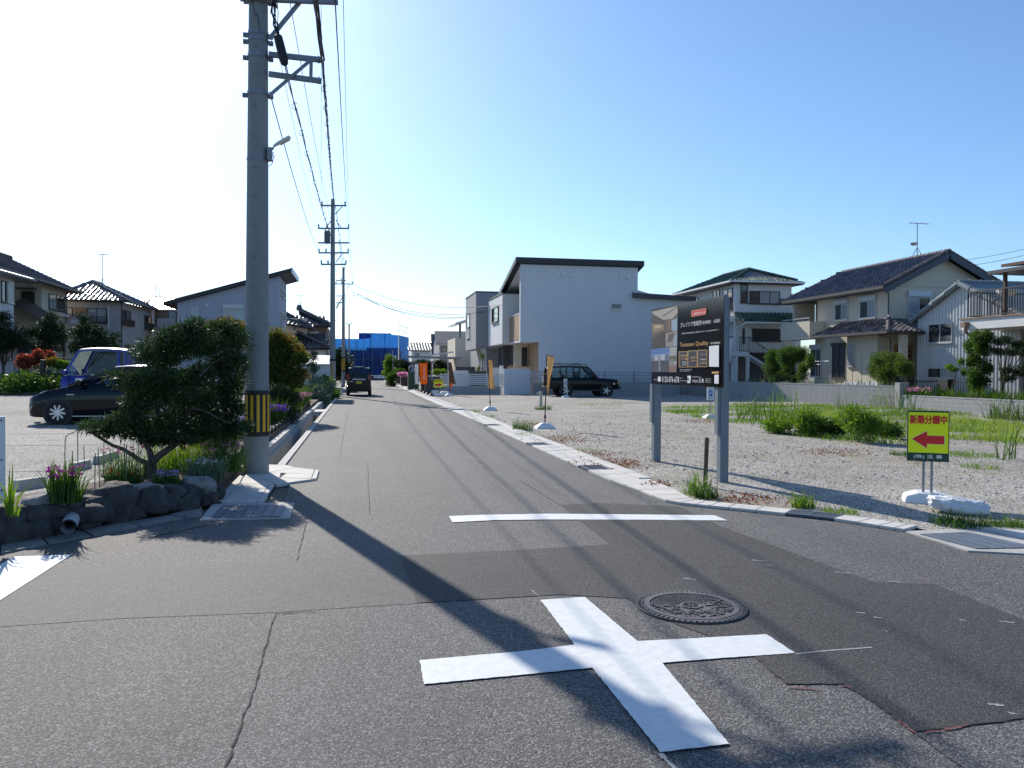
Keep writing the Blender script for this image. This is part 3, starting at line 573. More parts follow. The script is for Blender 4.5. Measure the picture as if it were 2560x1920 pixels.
for i, (cx, cy, w, h, pale) in enumerate(stones):
    px, py = c2(cx, cy); by = base_y(px); g0 = gnd(px, by); Yd = g0.y+0.08+(0.10 if cy < by_c else 0) if False else g0.y+0.10+max(0, (by-py)/238*0.35)
    c = onY(px, py, Yd); k = (c-Vector((0,0,EYE))).length/2000/2.765
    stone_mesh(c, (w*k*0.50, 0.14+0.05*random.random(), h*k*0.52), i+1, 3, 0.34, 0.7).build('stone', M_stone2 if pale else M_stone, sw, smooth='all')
# footing strip and old kerb slabs at the wall's foot
ft = thing('gutter_slabs', 'worn grey gutter slabs along the foot of the stone wall', 'gutter', gnd(300,1330))
e0 = [gnd(*c2(*p)) for p in [(-200,1045),(0,1000),(270,935),(560,905),(880,850),(1170,800),(1400,745)]]; e1 = [gnd(*c2(*p)) for p in [(-200,1130),(0,1072),(330,1000),(640,945),(970,880),(1290,818),(1400,812)]]
for k in range(len(e0)-1):
    b = MB(); p = [e0[k].lerp(e0[k+1],0.02), e0[k].lerp(e0[k+1],0.98), e1[k].lerp(e1[k+1],0.96), e1[k].lerp(e1[k+1],0.02)]; b.slab(p, -0.02, 0.012+0.006*(k % 2)); b.build('slab', mat('worn gutter concrete',(0.22,0.21,0.195),0.9,var=0.25,scale=5,bump=0.3,bscale=60), ft)
# drain pipe
pp = MB(); p0 = onY(*c2(475,872), 8.02); dirp = Vector((0.25,-1,0)).normalized(); n = 24
pp.tube([p0-dirp*0.4, p0, p0+dirp*0.02], 0.068, n, cap=False); pp.tube([p0+dirp*0.02, p0, p0-dirp*0.35], 0.058, n, cap=False)
a0 = len(pp.v); 
pp.f += [[n*2+k, n*2+(k+1) % n, n*3+(n-k-1) % n, n*3+(n-k) % n] for k in range(0)]
tag(pp.build('drain_pipe', mat('pvc grey', (0.5,0.52,0.54), 0.4), smooth=True, recalc=False), 'open grey plastic drain pipe poking out of the stone wall', 'pipe')
# red brick edging
M_brick = mat('brick', (0.30,0.13,0.085), 0.9, var=0.3, scale=9, bump=0.3)
be = thing('brick_edging', 'weathered red brick edging between flower bed and slabs', 'edging', gnd(560,1180))
pa = gnd(*c2(1470,600), 0.0); pb = Vector((-1.90,12.6,0)); L_ = (pb-pa).length; dd = (pb-pa).normalized(); sdn = Vector((-dd.y, dd.x, 0))
for k in range(int(L_/0.23)):
    for lv in range(2):
        p = pa+dd*(0.23*k+0.115*lv); b = MB(); b.prism([p, p+dd*0.222, p+dd*0.222+sdn*0.1, p+sdn*0.1], (0,0,0.085)); b.v = [v+Vector((0,0,0.01+0.092*lv)) for v in b.v]; b.build('brick', M_brick if lv else M_concd, be)
for k in range(26):
    b = MB(); y = 12.9+k*0.75; b.box(-1.95,-1.90,y,y+0.72,0.04,0.26+random.uniform(-0.02,0.02)); b.build('edge_board', mat('old board', (0.13,0.10,0.08), 0.9, var=0.3, scale=6), be)
    b = MB(); b.box(-1.90,-1.865,y-0.02,y+0.02,0.05,0.34); b.build('edge_peg', M_blk, be)
# wheel stops, half-buried blocks
for lb, pts in (('long low concrete wheel stop behind the magenta iris clump', [(100,590),(300,560)]),('short grey concrete block tilted beside the garden stakes', [(500,465),(605,440)]),('pale concrete block lying under the pruned tree branch', [(670,415),(790,375)])):
    a = gnd(*c2(*pts[0]), PZ+0.06); e = gnd(*c2(*pts[1]), PZ+0.06); b = MB(); dv = (e-a).normalized(); sv = Vector((-dv.y, dv.x, 0))
    b.add([a-sv*0.08-Vector((0,0,0.08)), a+sv*0.08-Vector((0,0,0.08)), a+sv*0.05+Vector((0,0,0.06)), a-sv*0.05+Vector((0,0,0.06)), e-sv*0.08-Vector((0,0,0.08)), e+sv*0.08-Vector((0,0,0.08)), e+sv*0.05+Vector((0,0,0.06)), e-sv*0.05+Vector((0,0,0.06))], [(0,1,2,3),(7,6,5,4),(0,4,5,1),(1,5,6,2),(2,6,7,3),(3,7,4,0)])
    tag(b.build('wheel_stop', M_conc, bevel=0.012), lb, 'wheel stop', 'blocks at the yard edge')
# white sign board cut by the left edge
sg = thing('notice_board', 'plain white notice board on posts at the stone wall', 'notice board', (-3.9,8.9,0.15))
tl = onY(16,1041,8.9); bl = onY(8,1258,8.9); b = MB(); b.box(tl.x-0.75,tl.x-0.02,8.9,8.925,bl.z,tl.z); b.build('panel', M_wht, sg, bevel=0.004)
for dx in (-0.7,-0.14):
    b = MB(); b.box(tl.x+dx,tl.x+dx+0.05,8.926,8.976,0.1,tl.z-0.03); b.build('post', M_zinc, sg)
for z in (tl.z-0.04,(tl.z+bl.z)/2,bl.z+0.13,bl.z+0.04):
    b = MB(); b.cyl((tl.x-0.045,8.899,z),(tl.x-0.045,8.892,z),0.008,n=8); b.build('screw', M_blk, sg)
# ---- leaf colours
L_niw = leafmat('podocarpus leaf', [(0.016,0.036,0.014),(0.026,0.055,0.018),(0.04,0.078,0.022),(0.07,0.115,0.035)], 0.22)
L_grn = leafmat('garden leaf', [(0.03,0.075,0.012),(0.055,0.12,0.02),(0.09,0.17,0.03)], 0.4)
L_lite = leafmat('fresh leaf', [(0.07,0.15,0.018),(0.11,0.21,0.025),(0.15,0.26,0.04)], 0.45)
L_grey = leafmat('grey green leaf', [(0.10,0.14,0.08),(0.15,0.20,0.12),(0.22,0.27,0.17)], 0.35)
L_olive = leafmat('orange tipped leaf', [(0.03,0.06,0.012),(0.05,0.09,0.015),(0.08,0.12,0.018),(0.14,0.13,0.02)], 0.4)
L_org = leafmat('orange leaf', [(0.11,0.13,0.02),(0.16,0.13,0.02),(0.24,0.10,0.02)], 0.45)
L_red = leafmat('red leaf', [(0.22,0.03,0.03),(0.35,0.06,0.04),(0.25,0.13,0.04),(0.4,0.16,0.1)], 0.4)
L_pine = leafmat('pine needle', [(0.012,0.030,0.010),(0.022,0.05,0.015),(0.04,0.075,0.022)], 0.2)
L_mag = leafmat('magenta petal', [(0.26,0.015,0.20),(0.36,0.03,0.28),(0.45,0.07,0.36)], 0.4)
L_lil = leafmat('lilac petal', [(0.36,0.25,0.55),(0.46,0.34,0.62),(0.5,0.42,0.66)], 0.4)
L_pur = leafmat('purple petal', [(0.18,0.05,0.45),(0.28,0.10,0.5)], 0.4)
L_pnk = leafmat('pink petal', [(0.5,0.12,0.32),(0.6,0.25,0.42),(0.6,0.4,0.45)], 0.4)
L_orf = leafmat('orange petal', [(0.6,0.12,0.01),(0.65,0.2,0.02)], 0.4)
L_whf = leafmat('white petal', [(0.6,0.62,0.58),(0.75,0.76,0.72)], 0.4)
M_bark = mat('bark', (0.085,0.07,0.058), 0.95, var=0.4, scale=8, bump=1.0, bscale=25)
M_stem = mat('green stem', (0.07,0.11,0.03), 0.7)
def limb(b, pts, r0, r1, n=9, wob=0.02):
    pts = [Vector(p) for p in pts]; Q = []
    for i in range(len(pts)-1):
        for t in (0, 0.5): Q.append(pts[i].lerp(pts[i+1], t)+(Vector([random.uniform(-wob,wob) for _ in range(3)]) if (i or t) else Vector()))
    Q.append(pts[-1]); m = len(Q)-1; b.tube(Q, [r0+(r1-r0)*(i/m)**0.8 for i in range(m+1)], n)
def cloud(pads, per, ln, wd, jit=0.7, shell=0.5, up=0.3, tk=(0.42,0.72)):
    vs = []
    for c, r in pads:
        n = int(per*max(0.3, (r[0]*r[2]+r[0]*r[1])*5)); 
        for _ in range(9):      # each pad is itself a handful of uneven tufts
            cc = Vector(c)+Vector((random.uniform(-1,1)*r[0]*0.55, random.uniform(-1,1)*r[1]*0.55, random.uniform(-0.6,0.6)*r[2])); k = random.uniform(tk[0],tk[1])
            p, u = blob(cc, (r[0]*k, r[1]*k, r[2]*k*1.1), n//8, shell); u = u.copy(); u[:,2] += up; vs.append(leaves(p, u, ln, wd, jit))
    return vs
def P(px, py, Yp): return onY(px, py, Yp)
# the large cloud-pruned tree of the corner
nb = gnd(372,1190,0.2); nt = thing('pruned_tree', 'large cloud pruned evergreen with forked trunk in the corner bed', 'tree', nb)
b = MB(); Yt = nb.y
t1 = P(*c2(1050,430),Yt); limb(b, [nb-Vector((0,0,0.05)), P(*c2(1035,500),Yt), t1], 0.095, 0.07)
limb(b, [t1-Vector((0,0,0.05)), P(*c2(960,420),Yt-0.05), P(*c2(850,345),Yt-0.15), P(*c2(720,265),Yt-0.25), P(*c2(620,215),Yt-0.3)], 0.042, 0.012)
limb(b, [t1, P(*c2(1020,320),Yt), P(380,1080,Yt+0.1), P(400,990,Yt+0.15), P(430,900,Yt+0.2)], 0.045, 0.015)
limb(b, [t1, P(*c2(1190,330),Yt+0.05), P(*c2(1260,240),Yt+0.2), P(480,1000,Yt+0.4), P(500,900,Yt+0.5)], 0.05, 0.015)
for x0,y0,x1,y1 in ((400,990,330,960),(430,930,373,890),(480,1000,440,960),(500,940,560,890),(480,1020,580,1060),(395,1050,320,1060)): limb(b, [P(x0,y0,Yt+0.2), P((x0+x1)/2,(y0+y1)/2-4,Yt+0.2), P(x1,y1,Yt+0.15)], 0.018, 0.006, 6)
b.build('trunk', M_bark, nt, smooth=True)
pads = []
for x,y,rx,ry,dy in [(428,850,62,34,0.2),(492,838,52,34,0.4),(470,815,40,20,0.3),(373,886,44,24,0.0),(400,900,40,22,0.1),(460,882,55,30,0.3),(510,880,45,30,0.5),(330,952,58,24,-0.1),(386,945,50,26,0.05),(450,950,55,28,0.3),(500,940,45,30,0.5),(362,994,40,26,0.1),(430,1000,58,32,0.2),(490,1000,48,32,0.5),(312,1046,50,26,-0.15),(236,1066,34,16,-0.3),(282,1064,40,20,-0.2),(345,1070,50,26,0.0),(400,1062,58,34,0.1),(455,1050,52,36,0.3),(372,1092,44,22,0.0),(430,1096,44,20,0.1),(262,1078,26,12,-0.25),(470,1090,44,18,0.2),(515,1075,40,26,0.4),(330,1010,34,18,0.0),(405,970,40,22,0.15),(520,1030,36,26,0.5)]:
    k = (Yt+dy)/2000*1.02; pads.append((P(x,y,Yt+dy), (rx*k, 0.28, ry*k*0.78)))
leafmesh('crown', cloud(pads, 2300, 0.07, 0.013, 0.75, tk=(0.35,0.62)), L_niw, nt)
n2 = Vector((-1.98,12.05,0.2)); nt2 = thing('evergreen_tree', 'dense dark evergreen growing tight against the near utility pole', 'tree', n2); b = MB()
limb(b, [n2-Vector((0,0,0.05)), P(565,1080,12.0), P(560,960,12.0), P(560,860,12.0)], 0.05, 0.02); limb(b, [P(565,1080,12.0), P(535,1000,12.1), P(530,900,12.1)], 0.03, 0.012); b.build('trunk', M_bark, nt2, smooth=True)
pads = [(P(x,y,12.05+dy), (rx*0.0064, 0.28, ry*0.0052)) for x,y,rx,ry,dy in [(560,822,44,28,0),(590,850,30,30,0),(545,862,46,30,0.1),(585,905,36,32,-0.05),(540,915,48,34,0.1),(580,962,38,34,-0.05),(535,985,46,34,0.1),(583,1020,36,30,-0.1),(540,1050,44,30,0),(590,1068,30,18,-0.25),(560,1085,44,18,-0.1),(612,1068,14,8,-0.55)]]
leafmesh('crown', cloud(pads, 2900, 0.062, 0.013, 0.75, tk=(0.36,0.66)), L_niw, nt2)
# orange-tipped tree, dark conifer, feathery shrub, small conifer along the ditch
def bush(name, label, cat, base, pads, lm, per=1500, ln=0.06, wd=0.03, trunk=None, jit=0.8, extra=None, group=None):
    t = thing(name, label, cat, base, group=group); b = MB(); base = Vector(base)
    top = max((p for p, r in pads), key=lambda q: q.z); 
    limb(b, [base-Vector((0,0,0.05)), base.lerp(top, 0.4)+Vector((random.uniform(-0.05,0.05),0,0)), top], trunk or 0.03, 0.01, 7)
    for p, r in pads[:14]: limb(b, [base.lerp(top, 0.3), p], (trunk or 0.03)*0.5, 0.006, 5)
    b.build('trunk', M_bark, t, smooth=True); leafmesh('crown', cloud(pads, per, ln, wd, jit), lm, t)
    if extra: leafmesh(extra[0], extra[1], extra[2], t)
    return t
Yo = 26.0
pads = [(P(x,y,Yo+random.uniform(-0.5,0.6)), (rx*0.013, 0.55, ry*0.013)) for x,y,rx,ry in [(690,850,30,22),(720,870,28,24),(640,830,34,20),(560,822,30,18),(600,840,30,20),(745,900,22,20),(700,900,45,34),(650,890,40,36),(690,950,46,36),(735,945,26,26),(640,950,40,36),(760,895,12,10),(745,880,14,10)]]
tips = cloud([(P(x,y,Yo-0.2), (rx*0.013,0.4,0.17)) for x,y,rx in [(690,835,26),(720,850,22),(745,873,16),(762,893,12),(640,815,26),(570,806,26),(600,815,22),(735,900,14),(755,938,14),(765,935,12),(540,808,16)]], 420, 0.06, 0.03)
bush('maple_tree', 'broad leafy tree with orange and yellow new tips behind the near pole', 'tree', (P(690,985,Yo).x,Yo,0.2), pads, L_olive, 1300, 0.075, 0.038, 0.06, extra=('new_leaves', tips, L_org))
Yd = 23.0
bush('conifer_shrub', 'dark soft needled conifer shrub right of the near pole', 'shrub', (P(680,1080,Yd).x,Yd,0.2), [(P(x,y,Yd+random.uniform(-0.2,0.3)), (rx*0.0115,0.35,ry*0.0115)) for x,y,rx,ry in [(700,985,34,24),(725,1000,22,20),(690,1015,40,26),(680,1045,36,24),(715,1040,26,20),(680,990,30,20)]], L_niw, 1700, 0.08, 0.018)
bush('feathery_shrub', 'pale feathery green shrub spilling over the ditch wall', 'shrub', (-2.6,40,0.2), [(P(x,y,40+random.uniform(-0.8,0.8)), (rx*0.02,0.7,ry*0.02)) for x,y,rx,ry in [(790,955,24,16),(775,975,22,16),(800,985,22,18),(820,975,16,18),(795,1000,20,12),(815,1000,12,10)]], L_grey, 700, 0.10, 0.015, jit=0.5)
bush('leafy_shrub', 'fresh green shrub beside the second utility pole', 'shrub', (-2.6,46,0.2), [(P(x,y,46+random.uniform(-1,1)), (rx*0.023,0.8,ry*0.023)) for x,y,rx,ry in [(822,955,12,10),(812,945,10,8),(826,975,12,12),(834,990,10,10),(805,962,12,10),(845,985,6,10)]], L_grn, 500, 0.09, 0.04)
bush('small_conifer', 'small upright conifer in front of the white shed', 'tree', (P(783,940,43).x,43,0.2), [(P(x,y,43+random.uniform(-0.3,0.3)), (rx*0.02,0.4,ry*0.02)) for x,y,rx,ry in [(783,882,10,8),(784,896,13,9),(780,912,14,10),(786,925,13,9)]], L_niw, 700, 0.09, 0.02)
# flower clumps
def clump(name, label, c, rad, h, nb_, lm, fl=None, nf=0, fcol=None, fs=0.035, spray=0.9, w=0.014, lean=0.5, group='flower clumps of the corner bed', cat='flowers'):
    t = thing(name, label, cat, c, group=group); a = RNG.random(nb_)*6.283; rr = rad*np.sqrt(RNG.random(nb_)); pts = np.stack([c[0]+rr*np.cos(a), c[1]+rr*np.sin(a), np.full(nb_, c[2]-0.02)], 1)
    tag(leafmesh('foliage', blades(pts, h, w, lean), lm, t), kind='stuff')
    if nf:
        vs = []; a = RNG.random(nf)*6.283; rr = rad*1.1*np.sqrt(RNG.random(nf)); hh = h*(spray+0.35*RNG.random(nf))
        fp = np.stack([c[0]+rr*np.cos(a), c[1]+rr*np.sin(a), c[2]+hh], 1)
        k = 9; pp_ = np.repeat(fp, k, 0); d = unit(len(pp_)); d[:,2] = np.abs(d[:,2])*0.5; vs.append(leaves(pp_, d, fs, fs*0.6, 0.2))
        tag(leafmesh('blossoms', vs, fcol, t), kind='stuff')
        sp = fp.copy(); s = 0.0025; v = np.stack([np.stack([c[0]+0.4*(sp[:,0]-c[0]), c[1]+0.4*(sp[:,1]-c[1]), np.full(nf, c[2])],1), np.stack([c[0]+0.4*(sp[:,0]-c[0])+s*2, c[1]+0.4*(sp[:,1]-c[1]), np.full(nf, c[2])],1), sp+[s,0,0], sp-[s,0,0]], 1).reshape(-1,3)
        tag(leafmesh('stems', v, lm, t), kind='stuff')
    return t
clump('iris_clump', 'clump of sword leaves with magenta flowers on top of the stone wall', tuple(gnd(*c2(450,690),0.33)), 0.15, 0.27, 190, L_grn, True, 40, L_mag, 0.024, 0.85, 0.018, 0.38)
clump('sword_leaf_plant', 'few pale sword leaves beside the white notice board', tuple(gnd(*c2(75,790),0.30)), 0.05, 0.30, 16, L_lite, w=0.024, lean=0.6)
clump('aster_clump', 'pale lilac daisy clump at the foot of the pruned tree', tuple(gnd(*c2(1150,610),0.22)), 0.14, 0.16, 260, L_grn, True, 40, L_lil, 0.022, 0.9)
clump('marigold_clump', 'low green clump with orange flowers between stakes and pruned trunk', tuple(gnd(*c2(860,600),0.22)), 0.20, 0.17, 420, L_grn, True, 14, L_orf, 0.022, 0.9)
clump('daisy_clump', 'grey leaved clump with white daisies beside the brick edging', tuple(gnd(*c2(1420,545),0.22)), 0.22, 0.20, 600, L_grey, True, 30, L_whf, 0.02, 0.9)
clump('pink_campion', 'loose tall stems with pink flowers behind the pruned trunk', tuple(gnd(*c2(1230,470),0.22)), 0.42, 0.38, 520, L_lite, True, 30, L_pnk, 0.03, 0.8, 0.008)
clump('pink_campion', 'loose stems with pink flowers close to the brick edging and pole', tuple(gnd(*c2(1540,480),0.22)), 0.30, 0.34, 520, L_grn, True, 24, L_pnk, 0.026, 0.8, 0.008)
clump('pink_campion', 'pink flowers among the garden stakes left of the pruned trunk', tuple(gnd(*c2(880,520),0.22)), 0.30, 0.30, 200, L_grn, True, 20, L_pnk, 0.028, 0.9, 0.008)
for i, (X_, Yp, rad, h_, lb) in enumerate([(-2.2,17.2,0.28,0.42,'lilac flower spikes just right of the near pole'),(-2.2,21.5,0.34,0.45,'purple flower spikes over the ditch wall behind the near pole'),(-2.25,26.6,0.42,0.55,'bright magenta flower mass over the ditch wall'),(-2.25,31.0,0.42,0.5,'magenta flowers at the far end of the edge boards')]):
    clump('flower_spikes', lb, (X_, Yp, 0.2), rad, h_, 420, L_grn, True, 130, (L_lil,L_pur,L_mag,L_pnk)[i], 0.045, 0.7, 0.012, 0.4, group='flowers along the ditch')
clump('iris_flower', 'deep violet iris rising beside the conifer shrub', (-2.4,29.0,0.2), 0.14, 1.0, 30, L_grn, True, 5, L_pur, 0.10, 0.85, 0.03, 0.2, group='flowers along the ditch')
clump('ditch_weeds', 'rough green weeds along the ditch wall', (-2.75,24,0.2), 0.6, 0.4, 900, L_grn, w=0.014, group='flowers along the ditch'); clump('ditch_weeds', 'rough green weeds along the ditch wall', (-2.85,28,0.2), 0.7, 0.5, 900, L_lite, w=0.016, group='flowers along the ditch'); clump('ditch_weeds', 'rough green weeds along the ditch wall', (-3.0,36,0.2), 0.8, 0.6, 900, L_grn, w=0.02, group='flowers along the ditch')
clump('ditch_weeds', 'rough green weeds along the ditch wall', (-2.65,15.5,0.2), 0.45, 0.3, 900, L_grn, w=0.012, group='flowers along the ditch')
# stakes and wire hoops
M_stk = mat('garden stake', (0.06,0.11,0.08), 0.5)
for i, (x, y0, y1, dx) in enumerate([(585,310,500,-6),(505,350,470,-5),(655,365,640,3),(690,335,600,-12),(780,350,610,-18),(870,310,640,4),(955,275,580,0),(715,285,520,4),(860,300,590,-2),(1025,300,560,0),(815,330,520,2)]):
    bpt = gnd(*c2(x,y1), 0.2); tp = onY(*c2(x+dx,y0), bpt.y); b = MB(); b.cyl(bpt, tp, 0.0055, n=6); tag(b.build('garden_stake', M_stk), 'thin green garden stake standing among the corner flowers', 'stake', 'garden stakes in the corner bed')
b = MB(); Yh = gnd(*c2(450,520),0.2).y+0.3; b.tube([onY(*c2(*p),Yh) for p in [(446,560),(450,280),(458,250),(475,238),(530,215),(537,225),(538,440)]], 0.006, 6); tag(b.build('plant_hoop', M_stk), 'tall dark wire hoop behind the magenta iris clump', 'plant support')
# ================================================================ buildings: helpers
M_glass = mat('window glass', (0.025,0.03,0.035), 0.06, spec=0.8)
M_curt = mat('curtained window', (0.30,0.33,0.35), 0.12, spec=0.8, var=0.25, scale=3, stretch=(14,14,0.3))
M_frm = mat('dark window frame', (0.05,0.045,0.042), 0.45)
M_frw = mat('aluminium frame', (0.50,0.51,0.52), 0.4, metal=0.3)
M_wood = mat('wood cladding', (0.36,0.24,0.14), 0.7, var=0.3, scale=5, stretch=(1,0.25,9), bump=0.1)
M_woodd = mat('dark timber', (0.10,0.065,0.045), 0.8, var=0.3, scale=5)
M_darkm = mat('dark metal roof edge', (0.022,0.020,0.022), 0.45)
M_gut = mat('gutter', (0.06,0.055,0.055), 0.5)
def onA(ax, px, py, c): return onY(px, py, c) if ax == 'Y' else onX(px, py, c)
def win(h, ax, c, bb, out=-1, n=2, fm=None, gm=None, d=0.06, fw=0.05, shut=0, rail=None, name='window', louvre=0):
    x0, y0, x1, y1 = bb; fm = fm or M_frm; gm = gm or M_glass
    p = onA(ax, x0, (y0+y1)/2, c); q = onA(ax, x1, (y0+y1)/2, c); z1 = onA(ax, (x0+x1)/2, y0, c).z; z0 = onA(ax, (x0+x1)/2, y1, c).z
    u0, u1 = (p.x, q.x) if ax == 'Y' else (p.y, q.y); u0, u1 = min(u0,u1), max(u0,u1)
    def bx(b, a0, a1, d0, d1, e0, e1):
        if ax == 'Y': b.box(a0, a1, c+out*d0, c+out*d1, e0, e1)
        else: b.box(c+out*d0, c+out*d1, a0, a1, e0, e1)
    f = MB(); bx(f,u0,u0+fw,-0.02,d,z0,z1); bx(f,u1-fw,u1,-0.02,d,z0,z1); bx(f,u0+fw,u1-fw,-0.02,d*0.97,z0,z0+fw); bx(f,u0+fw,u1-fw,-0.02,d*0.97,z1-fw,z1)
    for k in range(1, n): 
        m = u0+(u1-u0)*k/n; bx(f,m-fw*0.4,m+fw*0.4,-0.02,d*0.9,z0+fw,z1-fw)
    fo = f.build(name, fm, h)
    for k in range(n):
        b = MB(); a0 = u0+(u1-u0)*k/n+fw*0.4; a1 = u0+(u1-u0)*(k+1)/n-fw*0.4; bx(b,a0,a1,0.004,0.02+0.008*(k % 2),z0+fw*0.5,z1-fw*0.5); b.build('pane', gm[k % len(gm)] if isinstance(gm, list) else gm, fo)
    b = MB(); bx(b,u0-0.04,u1+0.04,0.0,d+0.05,z0-0.05,z0-0.003); b.build('sill', fm, fo)
    if shut: b = MB(); bx(b,u0-0.03,u1+0.03,0.0,d+0.08,z1+0.003,z1+shut); b.build('shutter_box', fm, fo)
    if louvre:
        for k in range(louvre):
            z = z0+(z1-z0)*(k+0.5)/louvre; b = MB(); bx(b,u0+fw,u1-fw,0.03,0.07,z-(z1-z0)/louvre*0.3,z+(z1-z0)/louvre*0.3); b.build('slat', fm, fo)
    if rail:
        b = MB(); zt = z0+(z1-z0)*rail; bx(b,u0-0.06,u1+0.06,0.28,0.32,zt-0.03,zt); bx(b,u0-0.06,u1+0.06,0.28,0.32,z0-0.12,z0-0.08); bx(b,u0-0.06,u0-0.02,-0.02,0.32,z0-0.12,zt); bx(b,u1+0.02,u1+0.06,-0.02,0.32,z0-0.12,zt)
        k = u0
        while k < u1: bx(b,k,k+0.02,0.285,0.315,z0-0.09,zt-0.01); k += 0.13
        b.build('balustrade', fm, fo)
    return fo
TILES = {}
def tile_mesh(tw, tl, mt):
    key = (tw, tl, mt.name)
    if key in TILES: return TILES[key]
    xs = [0,0.14,0.28,0.48,0.74,1.0]; zs = [0.022,0.048,0.022,0.004,0.0,0.022]; v = []; f = []
    for x, z in zip(xs, zs): z *= 1.5; v += [(x*tw,0,z+0.045),(x*tw,tl*1.12,z+0.006),(x*tw,0.0,z-0.01)]
    for i in range(5): a = i*3; f += [(a,a+3,a+4,a+1),(a+2,a+5,a+3,a)]
    me = bpy.data.meshes.new('tile'); me.from_pydata(v, [], f); me.materials.append(mt); TILES[key] = (me, np.array(v), f); return TILES[key]
def tile_roof(h, p0, p1, q1, q0, mt, tw=0.30, tl=0.28, indiv=0, under=None, skip_under=False):
    p0, p1, q0, q1 = [Vector(v) for v in (p0,p1,q0,q1)]; me, tv, tf = tile_mesh(tw, tl, mt); u = (p1-p0).normalized()
    mid = (q0+q1)/2-(p0+p1)/2; up = (mid-u*mid.dot(u)); L_ = up.length; up.normalize(); nr = u.cross(up)
    if nr.z < 0: nr = -nr
    if u.cross(up).dot(nr) < 0: u2 = -u; org = p1; 
    else: u2 = u; org = p0
    if not skip_under: b = MB(); b.prism([p0-nr*0.02, p1-nr*0.02, q1-nr*0.02, q0-nr*0.02], -nr*0.10); b.build('roof_deck', under or M_darkm, h)
    rows = max(1, round(L_/tl)); vs = []; fs = []; cnt = 0; spots = []
    for r_ in range(rows):
        t = (r_+0.3)/rows; a = (p0.lerp(q0, t)-org).dot(u2); e = (p1.lerp(q1, t)-org).dot(u2); lo, hi = min(a,e), max(a,e)
        k = math.floor(lo/tw+0.35)
        while (k+0.5)*tw < hi: spots.append((k*tw, r_*L_/rows)); k += 1
    base = np.array([[u2.x,u2.y,u2.z],[up.x,up.y,up.z],[nr.x,nr.y,nr.z]]); o0 = ORG.get(h.as_pointer(), Vector())
    R = Matrix((u2, up, nr)).transposed().to_4x4()
    for i, (a, c) in enumerate(spots):
        pos = org+u2*a+up*c
        if i < indiv:
            o = bpy.data.objects.new('tile', me); C.objects.link(o); o.parent = h; o.matrix_local = Matrix.Translation(pos-o0+nr*random.uniform(-0.003,0.004)) @ R; ORG[o.as_pointer()] = o0
        else:
            n = len(vs)*len(tv); vs.append(np.array(pos)[None]-np.array(o0)+tv @ base); fs += [tuple(x+n for x in q) for q in tf]
    if vs:
        m2 = bpy.data.meshes.new('roof_tiles'); m2.from_pydata(np.concatenate(vs).tolist(), [], fs); o = link('roof_tiles', m2, mt, h, o0); o['kind'] = 'stuff'
    return max(0, indiv-len(spots))
def ridge(h, a, e, r, mt, seg=0.3, name='ridge'):
    a = Vector(a); e = Vector(e); n = max(2, int((e-a).length/seg)); pts = []; rs = []
    for i in range(n):
        for t, k in ((0.02,1.0),(0.9,1.0),(0.93,1.18),(0.99,1.18)): pts.append(a.lerp(e,(i+t)/n)); rs.append(r*k)
    key = mt.name+' ridge'
    if key not in MATS: m2 = mt.copy(); m2.name = key; ri = m2.node_tree.nodes['Principled BSDF'].inputs['Roughness']; [m2.node_tree.links.remove(l) for l in list(ri.links)]; ri.default_value = 0.8; MATS[key] = m2
    b = MB(); b.tube(pts, rs, 8); return b.build(name, MATS[key], h, smooth=True)
def gutter(h, a, e, mt=None, r=0.06): b = MB(); b.bar(a, e, r*1.7, r*1.7); return b.build('gutter', mt or M_gut, h)
def pipe(h, pts, mt=None, r=0.035): b = MB(); b.tube(pts, r, 7); return b.build('downpipe', mt or M_gut, h, smooth=True)
def antenna(label, px0, py0, py1, Yp, w=1.0, mt=None):
    t0 = onY(px0,py0,Yp); t1 = onY(px0,py1,Yp); t = thing('tv_antenna', label, 'antenna', t0); b = MB(); b.cyl(t0, t1, 0.025, n=6)
    for s in ((0.4,0),(-0.4,0),(0,0.4),(0,-0.4)): b.cyl(t0+Vector((s[0],s[1],-0.1)), t0+Vector((0,0,0.5)), 0.012, n=4)
    b.build('mast', M_zinc, t); b = MB(); b.cyl(t1+Vector((-w*0.4,0,0)), t1+Vector((w*0.6,0.1,0.0)), 0.018, n=5)
    for k in range(7): c = t1+Vector((-w*0.4+w*k/6,0,0)); b.cyl(c-Vector((0.05,0.25,0)), c+Vector((0.05,0.25,0)), 0.008, n=4)
    b.build('yagi', M_zinc, t); return t
# ================================================================ houses left of the lane
M_beige = mat('beige siding', (0.60,0.54,0.43), 0.85, var=0.06, scale=2, bump=0.15, bscale=12, stretch=(0.4,0.4,8))
M_greyw = mat('grey stucco', (0.36,0.35,0.35), 0.9, var=0.08, scale=2)
M_lav = mat('lavender grey siding', (0.42,0.43,0.49), 0.8, var=0.04, scale=2)
M_wallw = mat('white siding', (0.70,0.70,0.68), 0.8, var=0.04, scale=2)
M_brown = mat('brown wall', (0.26,0.17,0.12), 0.85, var=0.1, scale=3)
T_blk = tilemat('smoked roof tile', (0.075,0.072,0.078), 0.38)
T_brn = tilemat('brown roof tile', (0.12,0.085,0.075), 0.38)
T_gry = tilemat('grey roof tile', (0.13,0.13,0.14), 0.36)
